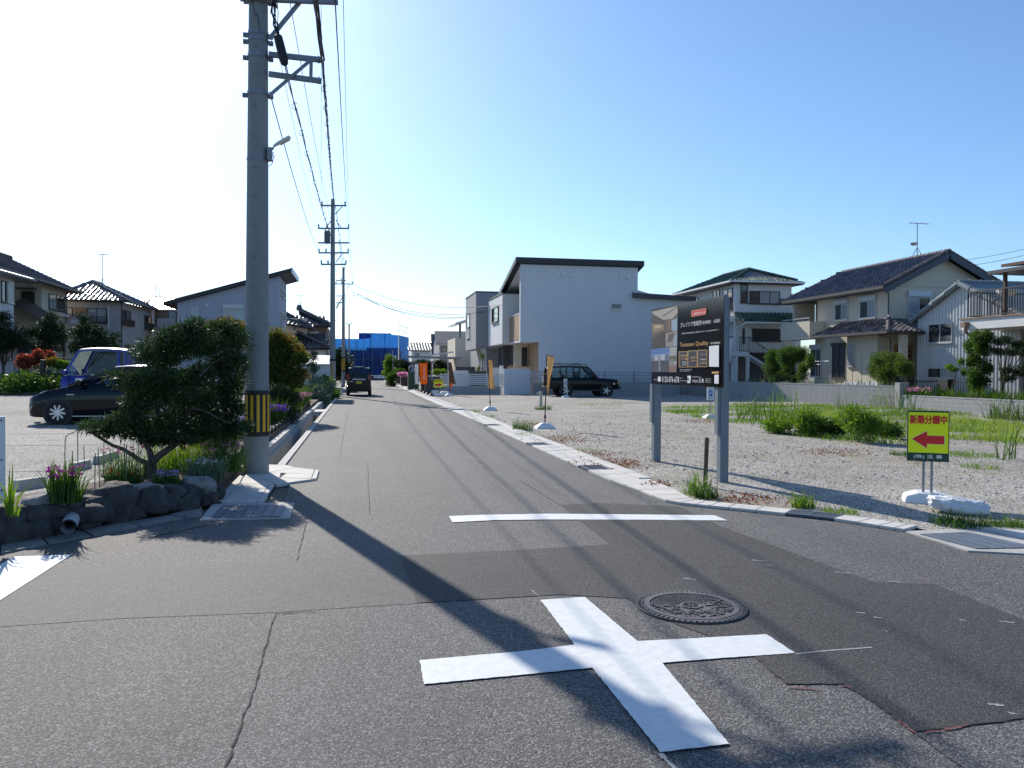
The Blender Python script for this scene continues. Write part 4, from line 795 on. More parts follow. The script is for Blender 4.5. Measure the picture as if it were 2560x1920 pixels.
# house at the far left edge
xa = -18.2; hA = thing('house', 'white walled two storey house with louvred shutter at the yard corner', 'house', (xa-3,46,0.6))
ya = onX(34,760,xa).y; zA = onX(60,696,xa+0.7).z
b = MB(); b.box(xa-7,xa,ya-9,ya,0.5,zA); b.build('wall', M_wallw, hA)
b = MB(); b.prism([(xa+0.75,ya-9.5,zA-0.05),(xa+0.75,ya-9.5,zA+0.1),(xa-3.5,ya-9.5,zA+1.7),(xa-7.7,ya-9.5,zA+0.1),(xa-7.7,ya-9.5,zA-0.05)], (0,10.3,0)); b.build('roof', mat('pale metal roof', (0.45,0.43,0.42), 0.35, metal=0.4), hA); gutter(hA,(xa+0.8,ya-9.5,zA),(xa+0.8,ya+0.85,zA))
win(hA,'X',xa,(2,702,14,755),1,1); win(hA,'X',xa,(16,704,32,757),1,1,M_frw,M_frw,louvre=14)
b = MB(); b.box(xa,xa+1.4,ya-3,ya,3.1,3.25); b.build('awning', M_woodd, hA); win(hA,'X',xa,(0,830,30,900),1,2)
# beige house with long dark tiled roof
yB = 52.0; pB = onY(104,730,yB); xB = pB.x; yB2 = onX(165,760,xB).y; zB = onX(150,722,xB).z
hB = thing('house', 'beige two storey house with brown tiled roof and corner window', 'house', (xB-3,yB,0.6))
b = MB(); b.box(xB-7.5,xB,yB,yB2,0.5,zB); b.build('wall', M_beige, hB)
b = MB(); b.box(xB-7.5,xB-2.0,yB-6,yB,0.5,zB); b.build('wing', M_beige, hB)
zr = zB+2.0
tile_roof(hB,(xB+0.75,yB-9,zB+0.05),(xB+0.75,yB2+0.9,zB-0.1),(xB-3.6,yB2+0.9,zr),(xB-3.6,yB-9,zr+0.1),T_brn,0.30,0.28,150)
ridge(hB,(xB-3.6,yB-9,zr+0.15),(xB-3.6,yB2+0.9,zr+0.1),0.14,T_brn); gutter(hB,(xB+0.8,yB-9,zB+0.02),(xB+0.8,yB2+0.9,zB-0.08))
b = MB(); b.prism([(xB-3.6,yB2+0.5,zr-0.1),(xB+0.7,yB2+0.5,zB-0.15),(xB-7.8,yB2+0.5,zB-0.15)],(0,0.12,0)); b.build('gable', M_woodd, hB)
win(hB,'Y',yB,(54,728,87,764)); b = MB(); q = onY(46,722,yB); q2 = onY(92,722,yB); b.box(q.x,q2.x,yB-0.5,yB,q.z-0.04,q.z+0.04); b.build('canopy', M_gut, hB)
win(hB,'X',xB,(121,737,160,776),1,2,M_frm,[M_curt,M_glass]); win(hB,'X',xB,(140,846,158,876),1,2)
pipe(hB,[(xB+0.05,yB2-0.1,zB-0.2),(xB+0.05,yB2-0.1,0.6)])
b = MB(); p0 = onY(34,765,yB-1.5); p1 = onY(105,805,yB-1.5); b.prism([(p0.x,yB-1.6,p0.z),(p1.x,yB-1.6,p1.z),(p1.x,yB,p1.z+0.35),(p0.x,yB,p0.z+0.5)],(0,0,0.16)); b.build('porch_roof', T_brn, hB); win(hB,'Y',yB,(45,850,74,880),-1,2)
b = MB(); b.box(xB+0.0,xB+0.3,yB+0.4,yB2-0.2,onX(140,780,xB).z-0.25,onX(140,780,xB).z-0.1); b.build('bay_ledge', M_beige, hB)
# hip roofed house
yC = 58.0; xC = onY(301,760,yC).x; yC2 = onX(379,790,xC).y; zC = onY(305,752,yC-0.6).z; xC0 = onY(150,760,yC).x
hC = thing('house', 'grey stucco house with hipped glazed tile roof and balcony window', 'house', ((xC+xC0)/2,yC,0.6))
b = MB(); b.box(xC0,xC,yC,yC2,0.5,zC); b.build('wall', M_greyw, hC)
e = 0.65; A0=(xC0-e,yC-e,zC); A1=(xC+e,yC-e,zC); A2=(xC+e,yC2+e,zC); A3=(xC0-e,yC2+e,zC); ap = onY(231,704,yC+3.2); R0=(ap.x,yC+3.2,ap.z); R1=(ap.x,yC2-3.0,ap.z)
tile_roof(hC,A0,A1,R0,R0,T_gry,0.3,0.28,120); tile_roof(hC,A1,A2,R1,R0,T_gry,0.3,0.28,0); tile_roof(hC,A3,A0,R0,R1,T_gry,0.3,0.28,0)
for q in (A0,A1): ridge(hC,q,R0,0.12,T_gry,0.35,'hip_ridge')
ridge(hC,R0,R1,0.14,T_gry); gutter(hC,A0,A1); gutter(hC,A1,A2)
win(hC,'Y',yC,(218,771,267,806),-1,2,M_frm,M_curt,rail=0.42); win(hC,'Y',yC,(166,769,182,795),-1,1,M_frm,M_curt,rail=0.3)
b = MB(); p0 = onY(186,769,yC); p1 = onY(217,806,yC); b.box(p0.x,p1.x,yC-0.05,yC,p1.z,p0.z); b.build('shutter_panel', M_brown, hC)
win(hC,'X',xC,(304,776,325,812),1,2,M_woodd,rail=0.35); win(hC,'X',xC,(347,786,352,805),1,1,M_frw,M_curt); win(hC,'X',xC,(361,790,378,822),1,2,M_frm,rail=0.4); win(hC,'X',xC,(312,862,324,872),1,1); win(hC,'X',xC,(332,864,350,874),1,2)
pipe(hC,[onY(271,765,yC-0.05),onY(271,818,yC-0.05)],M_wht); pipe(hC,[(xC+0.05,yC+0.1,zC),(xC+0.05,yC+0.1,0.6)])
b = MB(); p0 = onY(166,792,yC-2.5); p1 = onY(204,812,yC-2.5); b.prism([(p0.x,yC-3,p1.z),(p1.x,yC-3,p1.z),(p1.x,yC,p1.z+0.9),(p0.x,yC,p1.z+0.9)],(0,0,0.08)); b.build('lean_to_roof', mat('pale metal roof',(0.45,0.43,0.42)), hC)
b = MB(); b.box(p0.x,p1.x-0.2,yC-2.7,yC,0.5,p1.z); b.build('lean_to_wall', M_beige, hC)
antenna('tall thin antenna mast on the hipped tile roof',256,712,636,61.5,0.7)
# two houses glimpsed between
hD = thing('house', 'narrow brown house with glaring metal roof between its neighbours', 'house', (onY(415,850,66).x,66,0.6)); yD = 66
p0 = onY(386,776,yD); p1 = onY(443,776,yD); b = MB(); b.box(p0.x,p1.x+2,yD,yD+6,0.5,p0.z); b.build('wall', M_brown, hD)
b = MB(); t_ = onY(412,748,yD+3); b.prism([(p0.x-0.3,yD-0.4,p0.z),(p1.x+2.3,yD-0.4,p0.z),(p1.x+2.3,yD+3,t_.z),(t_.x-1,yD+3,t_.z)],(0,0,0.08)); b.build('roof', mat('pale metal roof',(0.45,0.43,0.42)), hD)
win(hD,'Y',yD,(424,776,440,800),-1,1,M_frw,M_curt); win(hD,'Y',yD,(384,808,402,826),-1,1,M_frw,M_curt,rail=0.6); b = MB(); q = onY(400,797,yD); q2 = onY(443,797,yD); b.box(q.x,q2.x,yD-0.9,yD,q.z-1.1,q.z); b.build('balcony', M_greyw, hD)
hD2 = thing('house', 'far grey house roof with antennas behind the hipped roof', 'house', (onY(380,850,75).x,75,0.6)); p0 = onY(330,766,75); p1 = onY(430,766,75)
b = MB(); b.box(p0.x,p1.x,75,81,0.5,p0.z); b.build('wall', M_greyw, hD2); t_ = onY(380,741,78); tile_roof(hD2,(p0.x-0.5,74.4,p0.z-0.1),(p1.x+0.5,74.4,p0.z-0.1),(p1.x-2,78,t_.z),(p0.x+2,78,t_.z),T_gry)
antenna('slim antenna pair behind the lavender shed roof house',398,752,722,77,0.9)
antenna('short antenna mast behind the narrow brown house',388,752,715,77.5,0.3)
# lavender house with single-pitch roof
yE = 49.8; xE0 = onY(443,760,yE).x; xE = onY(698,700,yE).x; zE0 = onY(443,757,yE).z; zE = onY(698,690,yE).z; yE2 = onX(716,720,xE).y
hE = thing('house', 'lavender grey house with single pitch roof behind the near pole', 'house', ((xE0+xE)/2,yE,0.6))
b = MB(); b.prism([(xE0,yE,0.5),(xE,yE,0.5),(xE,yE,zE),(xE0,yE,zE0)],(0,yE2-yE,0)); b.build('wall', M_lav, hE)
sp = (zE-zE0)/(xE-xE0); f = lambda x: zE0+sp*(x-xE0)
b = MB(); b.prism([(xE0-0.7,yE-0.35,f(xE0-0.7)+0.02),(xE+0.75,yE-0.35,f(xE+0.75)+0.02),(xE+0.75,yE-0.35,f(xE+0.75)+0.24),(xE0-0.7,yE-0.35,f(xE0-0.7)+0.24)],(0,yE2-yE+0.7,0)); b.build('roof', M_darkm, hE)
b = MB(); b.bar((xE+0.76,yE-0.36,f(xE+0.75)+0.12),(xE+0.76,yE2+0.36,f(xE+0.75)+0.12),0.03,0.34); b.build('fascia', M_frw, hE)
b = MB(); zm = onY(550,799,yE).z; b.box(xE0-0.004,xE+0.006,yE-0.012,yE,zm-0.02,zm+0.02); b.build('belt_course', M_frw, hE)
win(hE,'Y',yE,(477,768,497,796),-1,1,M_frw,M_curt); win(hE,'Y',yE,(559,771,609,799),-1,2,M_frw,M_curt,shut=0.22)
b = MB(); p = onY(517,763,yE); b.cyl(p, p-Vector((0,0.06,0)), 0.09, n=12); b.build('vent', M_frw, hE)
for bb in ((701,722,704,738),(706,729,709,746),(710,733,713,748),(700,779,703,821),(706,786,708,800),(710,784,713,803)): win(hE,'X',xE,bb,1,1,M_frw,M_glass,fw=0.03)
pipe(hE,[(xE0-0.5,yE-0.1,f(xE0-0.5)),(xE0-0.05,yE-0.05,f(xE0)-0.6),(xE0-0.05,yE-0.05,0.6)])
# traditional tiled house beyond
yF = 62.0; hF = thing('house', 'traditional house with two tiers of black tiled roof beside the second pole', 'house', (onY(780,900,yF).x,yF,0))
q0 = onY(735,870,yF); q1 = onY(824,872,yF); b = MB(); b.box(q0.x,q1.x,yF,yF+8,-0.02,q0.z+0.2); b.build('ground_floor', M_wallw, hF)
u0 = onY(700,850,yF+1.5); u1 = onY(768,800,yF+1.5); b = MB(); b.box(u0.x,u1.x,yF+1.5,yF+8,1.5,onY(740,795,yF+1.5).z); b.build('upper_wall', M_beige, hF)
w0 = onY(768,862,yF+2.2); w1 = onY(818,826,yF+2.2); b = MB(); b.box(w0.x,w1.x,yF+2.2,yF+8,w0.z-0.5,w1.z+0.3); b.build('upper_wing', M_brown, hF)
tile_roof(hF,onY(727,871,yF-0.8),onY(829,871,yF-0.8),onY(810,842,yF+1.8),onY(738,828,yF+1.8),T_blk,0.3,0.28,100)
ridge(hF,onY(741,828,yF+1.6),onY(829,869,yF-0.8),0.10,T_blk,0.35,'hip_ridge')
tile_roof(hF,onY(700,806,yF+0.6),onY(786,822,yF+0.6),onY(760,800,yF+2.5),onY(700,776,yF+2.5),T_blk,0.3,0.28,40); ridge(hF,onY(714,781,yF+2.4),onY(787,823,yF+0.6),0.11,T_blk,0.35,'hip_ridge')
tile_roof(hF,onY(752,812,yF+1.6),onY(830,816,yF+1.6),onY(812,806,yF+4),onY(746,774,yF+4.5),T_blk,0.3,0.28,60); ridge(hF,onY(747,773,yF+4.2),onY(828,812,yF+1.8),0.16,T_blk,0.35,'hip_ridge')
b = MB(); p = onY(748,771,yF+4.2); b.lathe(p-Vector((0,0,0.15)), [(0.2,0),(0.24,0.15),(0.2,0.35),(0.1,0.45)], 10); b.build('ridge_end_tile', T_blk, hF)
win(hF,'Y',yF+2.2,(773,829,797,857),-1,2,M_frw,M_curt); win(hF,'Y',yF+2.2,(808,832,818,856),-1,1,M_frm,M_curt); win(hF,'Y',yF,(817,884,824,902),-1,1); win(hF,'Y',yF+1.5,(735,812,738,823),-1,1)
pipe(hF,[onY(817,876,yF-0.1),onY(817,905,yF-0.1)],M_woodd); antenna('faint antenna above the traditional tiled roof',752,772,739,68,0.9)
# white shed
hS = thing('garden_shed', 'low white shed with pale roof in front of the traditional house', 'shed', (onY(790,930,54).x,54,0.2)); p0 = onY(752,930,54); p1 = onY(823,912,54)
b = MB(); b.box(p0.x,p1.x,54,56.5,0.1,p1.z); b.build('wall', M_wallw, hS); b = MB(); b.prism([(p0.x-0.1,53.8,p1.z),(p1.x+0.1,53.8,p1.z),(p1.x,56.6,p1.z+0.62),(p0.x,56.6,p1.z+0.62)],(0,0,0.05)); b.build('roof', M_wht, hS)
for k in range(6): b = MB(); x = p0.x+(p1.x-p0.x)*k/6; b.box(x+0.03,x+0.06,53.97,54,0.2,p1.z-0.02); b.build('seam', M_frw, hS)
b = MB(); b.box(p0.x-0.3,p1.x+0.4,53.2,53.35,-0.02,0.55); tag(b.build('block_wall', M_concd), 'low grey wall at the foot of the white shed', 'wall')
# dark screen of trees / entrance beside third pole
bush('dark_hedge', 'tall dark hedge between the far poles', 'hedge', (-3.3,84,0), [(onY(x,y,84), (0.7,0.7,0.9)) for x,y in ((842,905),(848,890),(843,930),(850,915),(864,915),(866,932))], L_pine, 420, 0.14, 0.06)
# blue netted building at the end of the lane
yN = 130.0; M_net = mat('blue mesh sheet', (0.015,0.07,0.27), 0.6, var=0.25, scale=0.6)
nt_ = M_net.node_tree; pb_ = nt_.nodes['Principled BSDF']; tl_ = nt_.nodes.new('ShaderNodeBsdfTranslucent'); tl_.inputs[0].default_value = (0.03,0.22,0.70,1); mx_ = nt_.nodes.new('ShaderNodeMixShader'); mx_.inputs[0].default_value = 0.4
nt_.links.new(pb_.outputs[0], mx_.inputs[1]); nt_.links.new(tl_.outputs[0], mx_.inputs[2]); nt_.links.new(mx_.outputs[0], nt_.nodes['Material Output'].inputs[0])
n0 = onY(820,945,yN); n1 = onY(996,945,yN); zt = onY(900,846,yN).z; zt2 = onY(980,836,yN).z; nf = onX(1022,890,n1.x+0.001) if False else None
hN = thing('building_site', 'house under construction wrapped in blue mesh sheets and scaffolding', 'building', ((n0.x+n1.x)/2,yN,0))
b = MB(); b.box(n0.x+1,n1.x-1,yN+1,yN+9,0,zt-1.2); b.build('house_frame', M_brown, hN)
cols = 14; rows_ = 8
def sheet(a, e, z0, z1f, name='mesh_sheet'):
    b = MB(); N_ = 12
    for i in range(N_+1):
        for j in range(rows_+1):
            p = Vector(a).lerp(Vector(e), i/N_); z = z0+(z1f(i/N_)-z0)*j/rows_; b.v.append(Vector((p.x, p.y+0.12*math.sin(i*2.3+j*1.1)+0.1*random.uniform(-1,1), z)))
    for i in range(N_):
        for j in range(rows_): k = i*(rows_+1)+j; b.f.append([k, k+rows_+1, k+rows_+2, k+1])
    return b.build(name, M_net, hN, smooth='all')
xs_ = np.linspace(n0.x, n1.x, 6)
for i in range(5): sheet((xs_[i]+0.03,yN,0), (xs_[i+1]-0.03,yN,0), 0.9, lambda t, i=i: (zt if i < 3 else zt2)+0.10*math.sin(i*2+t*3)-(0.3 if i < 2 else 0))
xr = onY(1022,880,yN+9).x
sheet((n1.x+0.05,yN,0), (xr,yN+9,0), 0.9, lambda t: zt2-0.1)
for i in range(5): sheet((xs_[i],yN+10,0), (xs_[i+1],yN+10,0), 0.9, lambda t, i=i: zt+0.3)
sheet((n0.x,yN,0), (n0.x,yN+10,0), 0.9, lambda t: zt)
b = MB(); q = onY(912,842,yN+6); b.box(q.x-1,n1.x-1,yN+4,yN+8,zt-1.5,zt2+0.35); b.build('inner_sheet', M_net, hN)
for x in np.linspace(n0.x, n1.x, 9):
    b = MB(); b.cyl((x,yN-0.25,0),(x,yN-0.25,zt2+random.uniform(0.6,2.0)),0.03,n=6); b.build('scaffold_pole', M_zinc, hN)
for k in range(6):
    t = k/5; b = MB(); x = n1.x+(xr-n1.x)*t; y = yN+9*t-0.2; b.cyl((x+0.1,y,0),(x+0.1,y,zt2+1.7),0.03,n=6); b.build('scaffold_pole', M_zinc, hN)
for z in (zt2+1.5,zt2+0.7,zt-1.6,zt-3.4):
    b = MB(); b.cyl((n0.x if z < zt2 else n0.x+8,yN-0.28,z),(n1.x,yN-0.28,z),0.028,n=6); b.cyl((n1.x,yN-0.28,z),(xr+0.1,yN+8.8,z),0.028,n=6); b.build('scaffold_rail', M_zinc, hN)
b = MB(); q0 = onY(933,940,yN-0.3); q1 = onY(953,917,yN-0.3); b.box(q0.x,q1.x,yN-0.34,yN-0.25,0.1,q1.z); b.build('entrance_sheet', M_net, hN)
for k in range(4):
    p0 = onY(916+k*15,946,yN-5); t = thing('barricade', 'low white site barricade in front of the blue netting', 'barricade', (p0.x,yN-5,0), group='white barricades at the building site'); b = MB(); b.box(p0.x,p0.x+0.9,yN-5.03,yN-5,0.3,0.75); b.build('panel', M_wht, t)
    for dx in (0.05,0.85): b = MB(); b.cyl((p0.x+dx,yN-4.97,0),(p0.x+dx,yN-4.97,0.85),0.025,n=6); b.build('leg', M_zinc, t)
    b = MB(); b.box(p0.x+0.15,p0.x+0.75,yN-5.034,yN-5.031,0.46,0.58); b.build('print', M_grey, t)
# stop sign
t = thing('stop_sign', 'red inverted triangle stop sign behind the van', 'road sign', (onY(876,950,90).x,90,0)); c = onY(876,912,90); b = MB(); b.prism([(c.x-0.42,90,c.z+0.3),(c.x+0.42,90,c.z+0.3),(c.x,90,c.z-0.42)],(0,0.02,0)); b.build('plate', mat('sign red',(0.55,0.03,0.04),0.4), t)
text(t,'止まれ',(c.x-0.25,89.99,c.z+0.05),(c.x+0.25,89.99,c.z+0.05),0.15,M_wht); b = MB(); b.cyl((c.x,90.05,0),(c.x,90.05,c.z+0.2),0.03,n=6); b.build('post', M_wht, t)
# ---- yard plants, fence and pines before the left houses
fe = thing('yard_fence', 'low pale picket fence behind the garden plot', 'fence', (-18,44.3,0.6)); xf0 = onY(-30,905,44.3).x; xf1 = onY(110,905,44.3).x; zf = onY(50,898,44.3).z
b = MB(); b.box(xf0,xf1,44.28,44.32,zf-0.06,zf); b.build('rail', M_frw, fe); x = xf0
while x < xf1: b = MB(); b.box(x,x+0.06,44.27,44.29,0.6,zf-0.01); b.build('picket', M_frw, fe); x += 0.16
fe2 = thing('rail_fence', 'dark low rail fence in front of the beige house', 'fence', (-16.6,44.6,0.6)); b = MB(); b.bar(onY(100,892,44.6), onY(190,898,44.6), 0.06, 0.06); b.build('rail', M_frm, fe2)
for px in (105,130,160,188): b = MB(); p = onY(px,893+(px-100)*0.06,44.6); b.cyl((p.x,44.6,0.6), p, 0.03, n=6); b.build('post', M_frm, fe2)
def pine(label, cx, Yp, pads, by=940):
    base = Vector((onY(cx,by,Yp).x,Yp,0.6)); return bush('garden_pine', label, 'tree', base, [(onY(x,y,Yp+random.uniform(-0.4,0.4)), (rx*Yp/2000,rx*Yp/2000*0.8,ry*Yp/2000)) for x,y,rx,ry in pads], L_pine, 620, 0.13, 0.03, 0.09, group='clipped pines before the left houses')
pine('clipped pine in front of the white walled house', 8, 43, [(5,800,22,16),(12,830,30,18),(30,850,28,16),(8,865,30,14),(45,858,14,10),(-10,840,30,20)])
pine('tallest clipped pine in front of the beige house corner', 108, 43, [(132,795,16,12),(118,812,22,14),(138,825,24,14),(70,832,18,9),(92,828,16,10),(110,840,34,14),(150,842,22,12),(115,865,34,14),(85,865,16,10)])
pine('spreading clipped pine in front of the hipped roof house', 225, 43.6, [(207,800,14,12),(215,820,20,12),(200,836,24,14),(240,830,20,12),(262,845,20,12),(285,845,14,12),(215,860,34,16),(262,868,28,14),(285,870,16,14),(190,868,16,14)])
for i, (x, y, Yp, rx, ry, lm, lb) in enumerate([(55,900,38.5,16,14,L_red,'small red leaved shrub behind the garden plot'),(70,905,38.5,16,12,L_red,'red leaved shrub beside the small one in the plot'),(100,893,39,16,16,L_red,'tall red leaved shrub in front of the pines'),(128,890,39,6,14,L_red,'thin red shrub by the dark rail fence'),(112,917,38,22,9,L_org,'orange flowering mound in the garden plot'),(130,908,38,18,8,L_org,'higher orange flowering mound in the garden plot'),(115,938,37.2,24,12,L_grey,'silvery mound of flowers in the garden plot'),(160,915,38,24,13,L_lite,'fresh green bush left of the blue truck')]):
    c = onY(x,y,Yp); bush('garden_shrub', lb, 'shrub', (c.x,Yp,0.6), [(c+Vector((random.uniform(-0.2,0.2),0,random.uniform(-0.1,0.1))), (rx*0.016,0.3,ry*0.018)) for _ in range(3)], lm, 900, 0.08, 0.045, group='shrubs of the garden plot')
vs = []
for k in range(60):
    x = random.uniform(-22,-7); p, u = blob((x,36.1+random.uniform(-0.2,1.8),random.uniform(0.55,1.1)), (0.7,0.4,0.35), 260, 0.4); vs.append(leaves(p,u,0.13,0.06,0.8))
tag(leafmesh('garden_greens', vs, L_grn), 'low mass of vegetable leaves covering the garden plot bank', 'plants', kind='stuff')
vs = []
for k in range(30):
    x = random.uniform(-22,-7); p, u = blob((x,36.8+random.uniform(-0.2,2.2),random.uniform(0.85,1.25)), (0.6,0.4,0.22), 200, 0.4); vs.append(leaves(p,u,0.12,0.05,0.8))
tag(leafmesh('garden_greens', vs, L_lite), 'bright yellow green leaves on top of the garden plot', 'plants', kind='stuff')
# ================================================================ right of the lane: modern houses
M_white = mat('white render', (0.66,0.67,0.68), 0.85, var=0.03, scale=1.2, bump=0.06, bscale=60)
M_gcube = mat('grey panel', (0.30,0.30,0.31), 0.8, var=0.05, scale=2)
M_lgrey = mat('light grey panel', (0.62,0.64,0.65), 0.75, var=0.04, scale=2)
M_slat = mat('grey aluminium', (0.55,0.56,0.57), 0.5, metal=0.2)
M_block = mat('concrete block', (0.36,0.36,0.355), 0.9, var=0.14, scale=3, bump=0.25, bscale=70)
M_char = mat('charcoal wall', (0.075,0.075,0.08), 0.8, var=0.08, scale=3)
yW = 54.0; xW = onY(1301,760,yW).x; xW1 = onY(1346,890,yW).x; xW2 = onY(1594,760,yW).x; xW3 = onY(1728,800,yW).x
zt = onY(1303,660,yW).z; zlo = onY(1320,855,yW).z; yWb = onX(1257,780,xW).y; zb = onX(1252,745,xW-0.35).z; ys = yWb+0.35
hW = thing('house', 'large white modern house with black roof edge and wood clad balcony', 'house', ((xW+xW3)/2,yW,0))
fz = lambda y: zt+(zb-zt)*(y-yW)/(ys-yW)
b = MB(); b.prism([(xW,yW,zlo),(xW2,yW,zlo),(xW2,yW,zt-0.02),(xW,yW,zt-0.02)],(0,0.3,0)); b.build('front_wall', M_white, hW)
b = MB(); b.prism([(xW1,yW+0.001,-0.02),(xW2,yW+0.001,-0.02),(xW2,yW+0.001,zlo),(xW1,yW+0.001,zlo)],(0,0.298,0)); b.build('lower_wall', M_white, hW)
b = MB(); xb = xW+1.5; b.prism([(xb,yW+0.3,zlo),(xb,yW+0.3,fz(yW+0.3)-0.05),(xb,yWb,fz(yWb)-0.05),(xb,yWb,zlo)],(xW2-xb,0,0)); b.build('upper_wall', M_white, hW)
b = MB(); b.box(xW1+0.01,xW3-0.3,yW+0.3,yWb+3,-0.02,zlo-0.05); b.build('ground_floor', M_white, hW)
b = MB(); b.prism([(xW,yWb-0.2,zlo),(xb,yWb-0.2,zlo),(xb,yWb-0.2,fz(yWb-0.2)-0.05),(xW,yWb-0.2,fz(yWb-0.2)-0.05)],(0,0.2,0)); b.build('balcony_end_wall', M_white, hW)
b = MB(); b.box(xW+0.01,xb,yW+0.3,yWb-0.2,zlo-0.02,zlo+0.12); b.build('balcony_floor', M_white, hW)
zw0 = onX(1280,848,xW).z; zw1 = onX(1280,792,xW).z; b = MB(); b.box(xW+0.003,xW+0.16,yW+0.31,yWb-0.21,zw0-0.15,zw1); wp = b.build('balcony_front', M_wood, hW)
b = MB(); b.box(xW-0.02,xW+0.19,yW+0.305,yWb-0.205,zw1+0.002,zw1+0.09); b.build('coping', M_frw, wp)
b = MB(); b.prism([(xW-0.4,yW-0.35,fz(yW-0.35)),(xW-0.4,yW-0.35,fz(yW-0.35)+0.34),(xW-0.4,ys,fz(ys)+0.3),(xW-0.4,ys,fz(ys)-0.02)],(xW2-xW+0.75,0,0)); b.build('roof', M_darkm, hW)
b = MB(); b.prism([(xW+0.02,yW+0.31,fz(yW+0.31)-0.02),(xb,yW+0.31,fz(yW+0.31)-0.02),(xb,yWb-0.2,fz(yWb-0.2)-0.02),(xW+0.02,yWb-0.2,fz(yWb-0.2)-0.02)],(0,0,-0.03)); b.build('soffit', M_wht, hW)
# wood-lined recess below
b = MB(); b.box(xW1-0.06,xW1-0.002,yW+0.02,yWb,0.1,zlo-0.03); b.build('entry_cladding', M_wood, hW)
b = MB(); b.box(xW1-1.1,xW1-0.07,yW+3.2,yW+3.4,0,zlo-0.03); b.build('entry_wall', M_beige, hW); win(hW,'Y',yW+3.2,(1304,868,1318,916),-1,2,M_frm)
b = MB(); b.box(xW-0.3,xW1,yW+0.1,yWb+1,-0.02,0.25); b.build('porch', M_conc, hW)
b = MB(); b.box(xW+0.1,xW1-0.05,yWb+0.4,yWb+0.6,0,zlo); b.build('porch_wall', M_char, hW)
win(hW,'Y',yW,(1527,759,1554,773),-1,1,M_frw)
for x, y in ((1394,685),(1410,685.5),(1428,687),(1538,692),(1553,692.7),(1571,693.7)):
    p = onY(x,y,yW); b = MB(); b.box(p.x-0.1,p.x+0.1,yW-0.10,yW,p.z-0.14,p.z+0.12); b.build('vent_hood', M_wht, hW, bevel=0.015)
# lower wing on the right with low-pitched dark roof
zl = onY(1660,743,yW).z; b = MB(); b.box(xW2-0.2,xW3-0.25,yW+0.05,yW+7.5,-0.02,zl-0.05); b.build('side_wing', M_white, hW)
b = MB(); xe0 = onY(1585,745,yW-0.4).x; zr_ = onY(1594,714,yW+4).z; b.add([(xe0,yW-0.4,zl-0.1),(xW3+0.2,yW-0.4,zl-0.25),(xW3+0.2,yW-0.4,zl+0.06),(xe0,yW-0.4,zl+0.22),(xW2-0.2,yW+4.2,zr_+0.1),(xW3-1.6,yW+4.2,zr_-0.55),(xW3+0.2,yW+8,zl),(xe0,yW+8,zl)],[(0,1,2,3),(3,2,5,4),(2,1,6,5),(0,3,4,7),(4,5,6,7),(0,7,6,1)]); b.build('side_roof', mat('slate roof', (0.06,0.058,0.062), 0.5, var=0.2, scale=3), hW)
# white panelled house next along the lane
x2 = 10.3; y20 = onX(1256,780,x2).y; y21 = onX(1221,780,x2).y; z2 = onX(1240,743,x2).z; z20 = onX(1240,862,x2).z
h2 = thing('house', 'pale grey panelled house with deep square window next to the white house', 'house', (x2+3,y20,0))
b = MB(); b.box(x2,x2+7,y20,y21,z20,z2); b.build('upper_wall', M_lgrey, h2); b = MB(); b.box(x2+1.2,x2+7,y20+0.2,y21+3,-0.02,z20-0.002); b.build('lower_wall', M_char, h2)
b = MB(); b.box(x2-0.05,x2+7.1,y20-0.05,y21+0.05,z2+0.002,z2+0.12); b.build('parapet_cap', M_darkm, h2); win(h2,'X',x2,(1231,768,1247,806),-1,1,M_frm,d=0.08,fw=0.08)
b = MB(); b.box(x2+1.0,x2+1.19,y20+1.6,y20+2.6,0,2.1); b.build('door', M_woodd, h2)
# grey cube house
x3 = 9.5; y30 = onX(1190,760,x3).y; y31 = onX(1164,760,x3).y; x31 = onY(1234,760,y30).x; z3 = onY(1212,731,y30).z; z30 = onY(1212,872,y30).z
h3 = thing('house', 'dark grey cube shaped modern house with tall slot window', 'house', (x3+2,y30,0))
b = MB(); b.box(x3,x31+1,y30,y31,z30,z3); b.build('cube', M_gcube, h3); b = MB(); b.box(x3-0.04,x31+1.04,y30-0.04,y31+0.04,z3+0.002,z3+0.1); b.build('parapet_cap', M_darkm, h3)
b = MB(); b.box(x3+1.0,x31+4,y30+0.4,y31+4,-0.02,z30-0.002); b.build('lower_wall', M_gcube, h3); win(h3,'X',x3,(1167,786,1175,820),-1,1,M_frm,fw=0.08); win(h3,'X',x3,(1167,822,1175,845),-1,1,M_slat,M_frm,louvre=8)
pipe(h3,[onY(1196,852,y30-0.05),onY(1196,860,y30-0.05),onY(1232,861,y30-0.05)],M_slat); b = MB(); p = onY(1205,876,y30-0.2); b.box(p.x,p.x+0.35,y30+0.1,y30+0.35,-0.02,z30); b.build('porch_pillar', M_lgrey, h3)
# further houses along the lane
h4 = thing('house', 'pale house with deep flat canopy and balcony beyond the grey cube house', 'house', (12,82,0)); yq = 80.0
p0 = onY(1138,845,yq); p1 = onY(1172,905,yq); b = MB(); b.box(p0.x,p1.x+3,yq,yq+7,-0.02,p0.z); b.build('wall', M_beige, h4); q0 = onY(1137,812,yq); b = MB(); b.prism([(q0.x,yq-0.6,q0.z),(q0.x+3.2,yq-0.6,q0.z+0.95),(q0.x+3.2,yq-0.6,q0.z+1.15),(q0.x,yq-0.6,q0.z+0.2)],(0,7,0)); b.build('canopy', M_lgrey, h4)
b = MB(); b.box(p0.x+0.4,p0.x+0.6,yq,yq+0.2,p0.z,q0.z+0.1); b.build('post', M_woodd, h4)
for k in range(4): b = MB(); z = p0.z+0.12+0.16*k; b.bar((p0.x,yq-0.03,z),(p1.x+1,yq-0.03,z),0.03,0.04); b.build('balcony_rail', M_slat, h4)
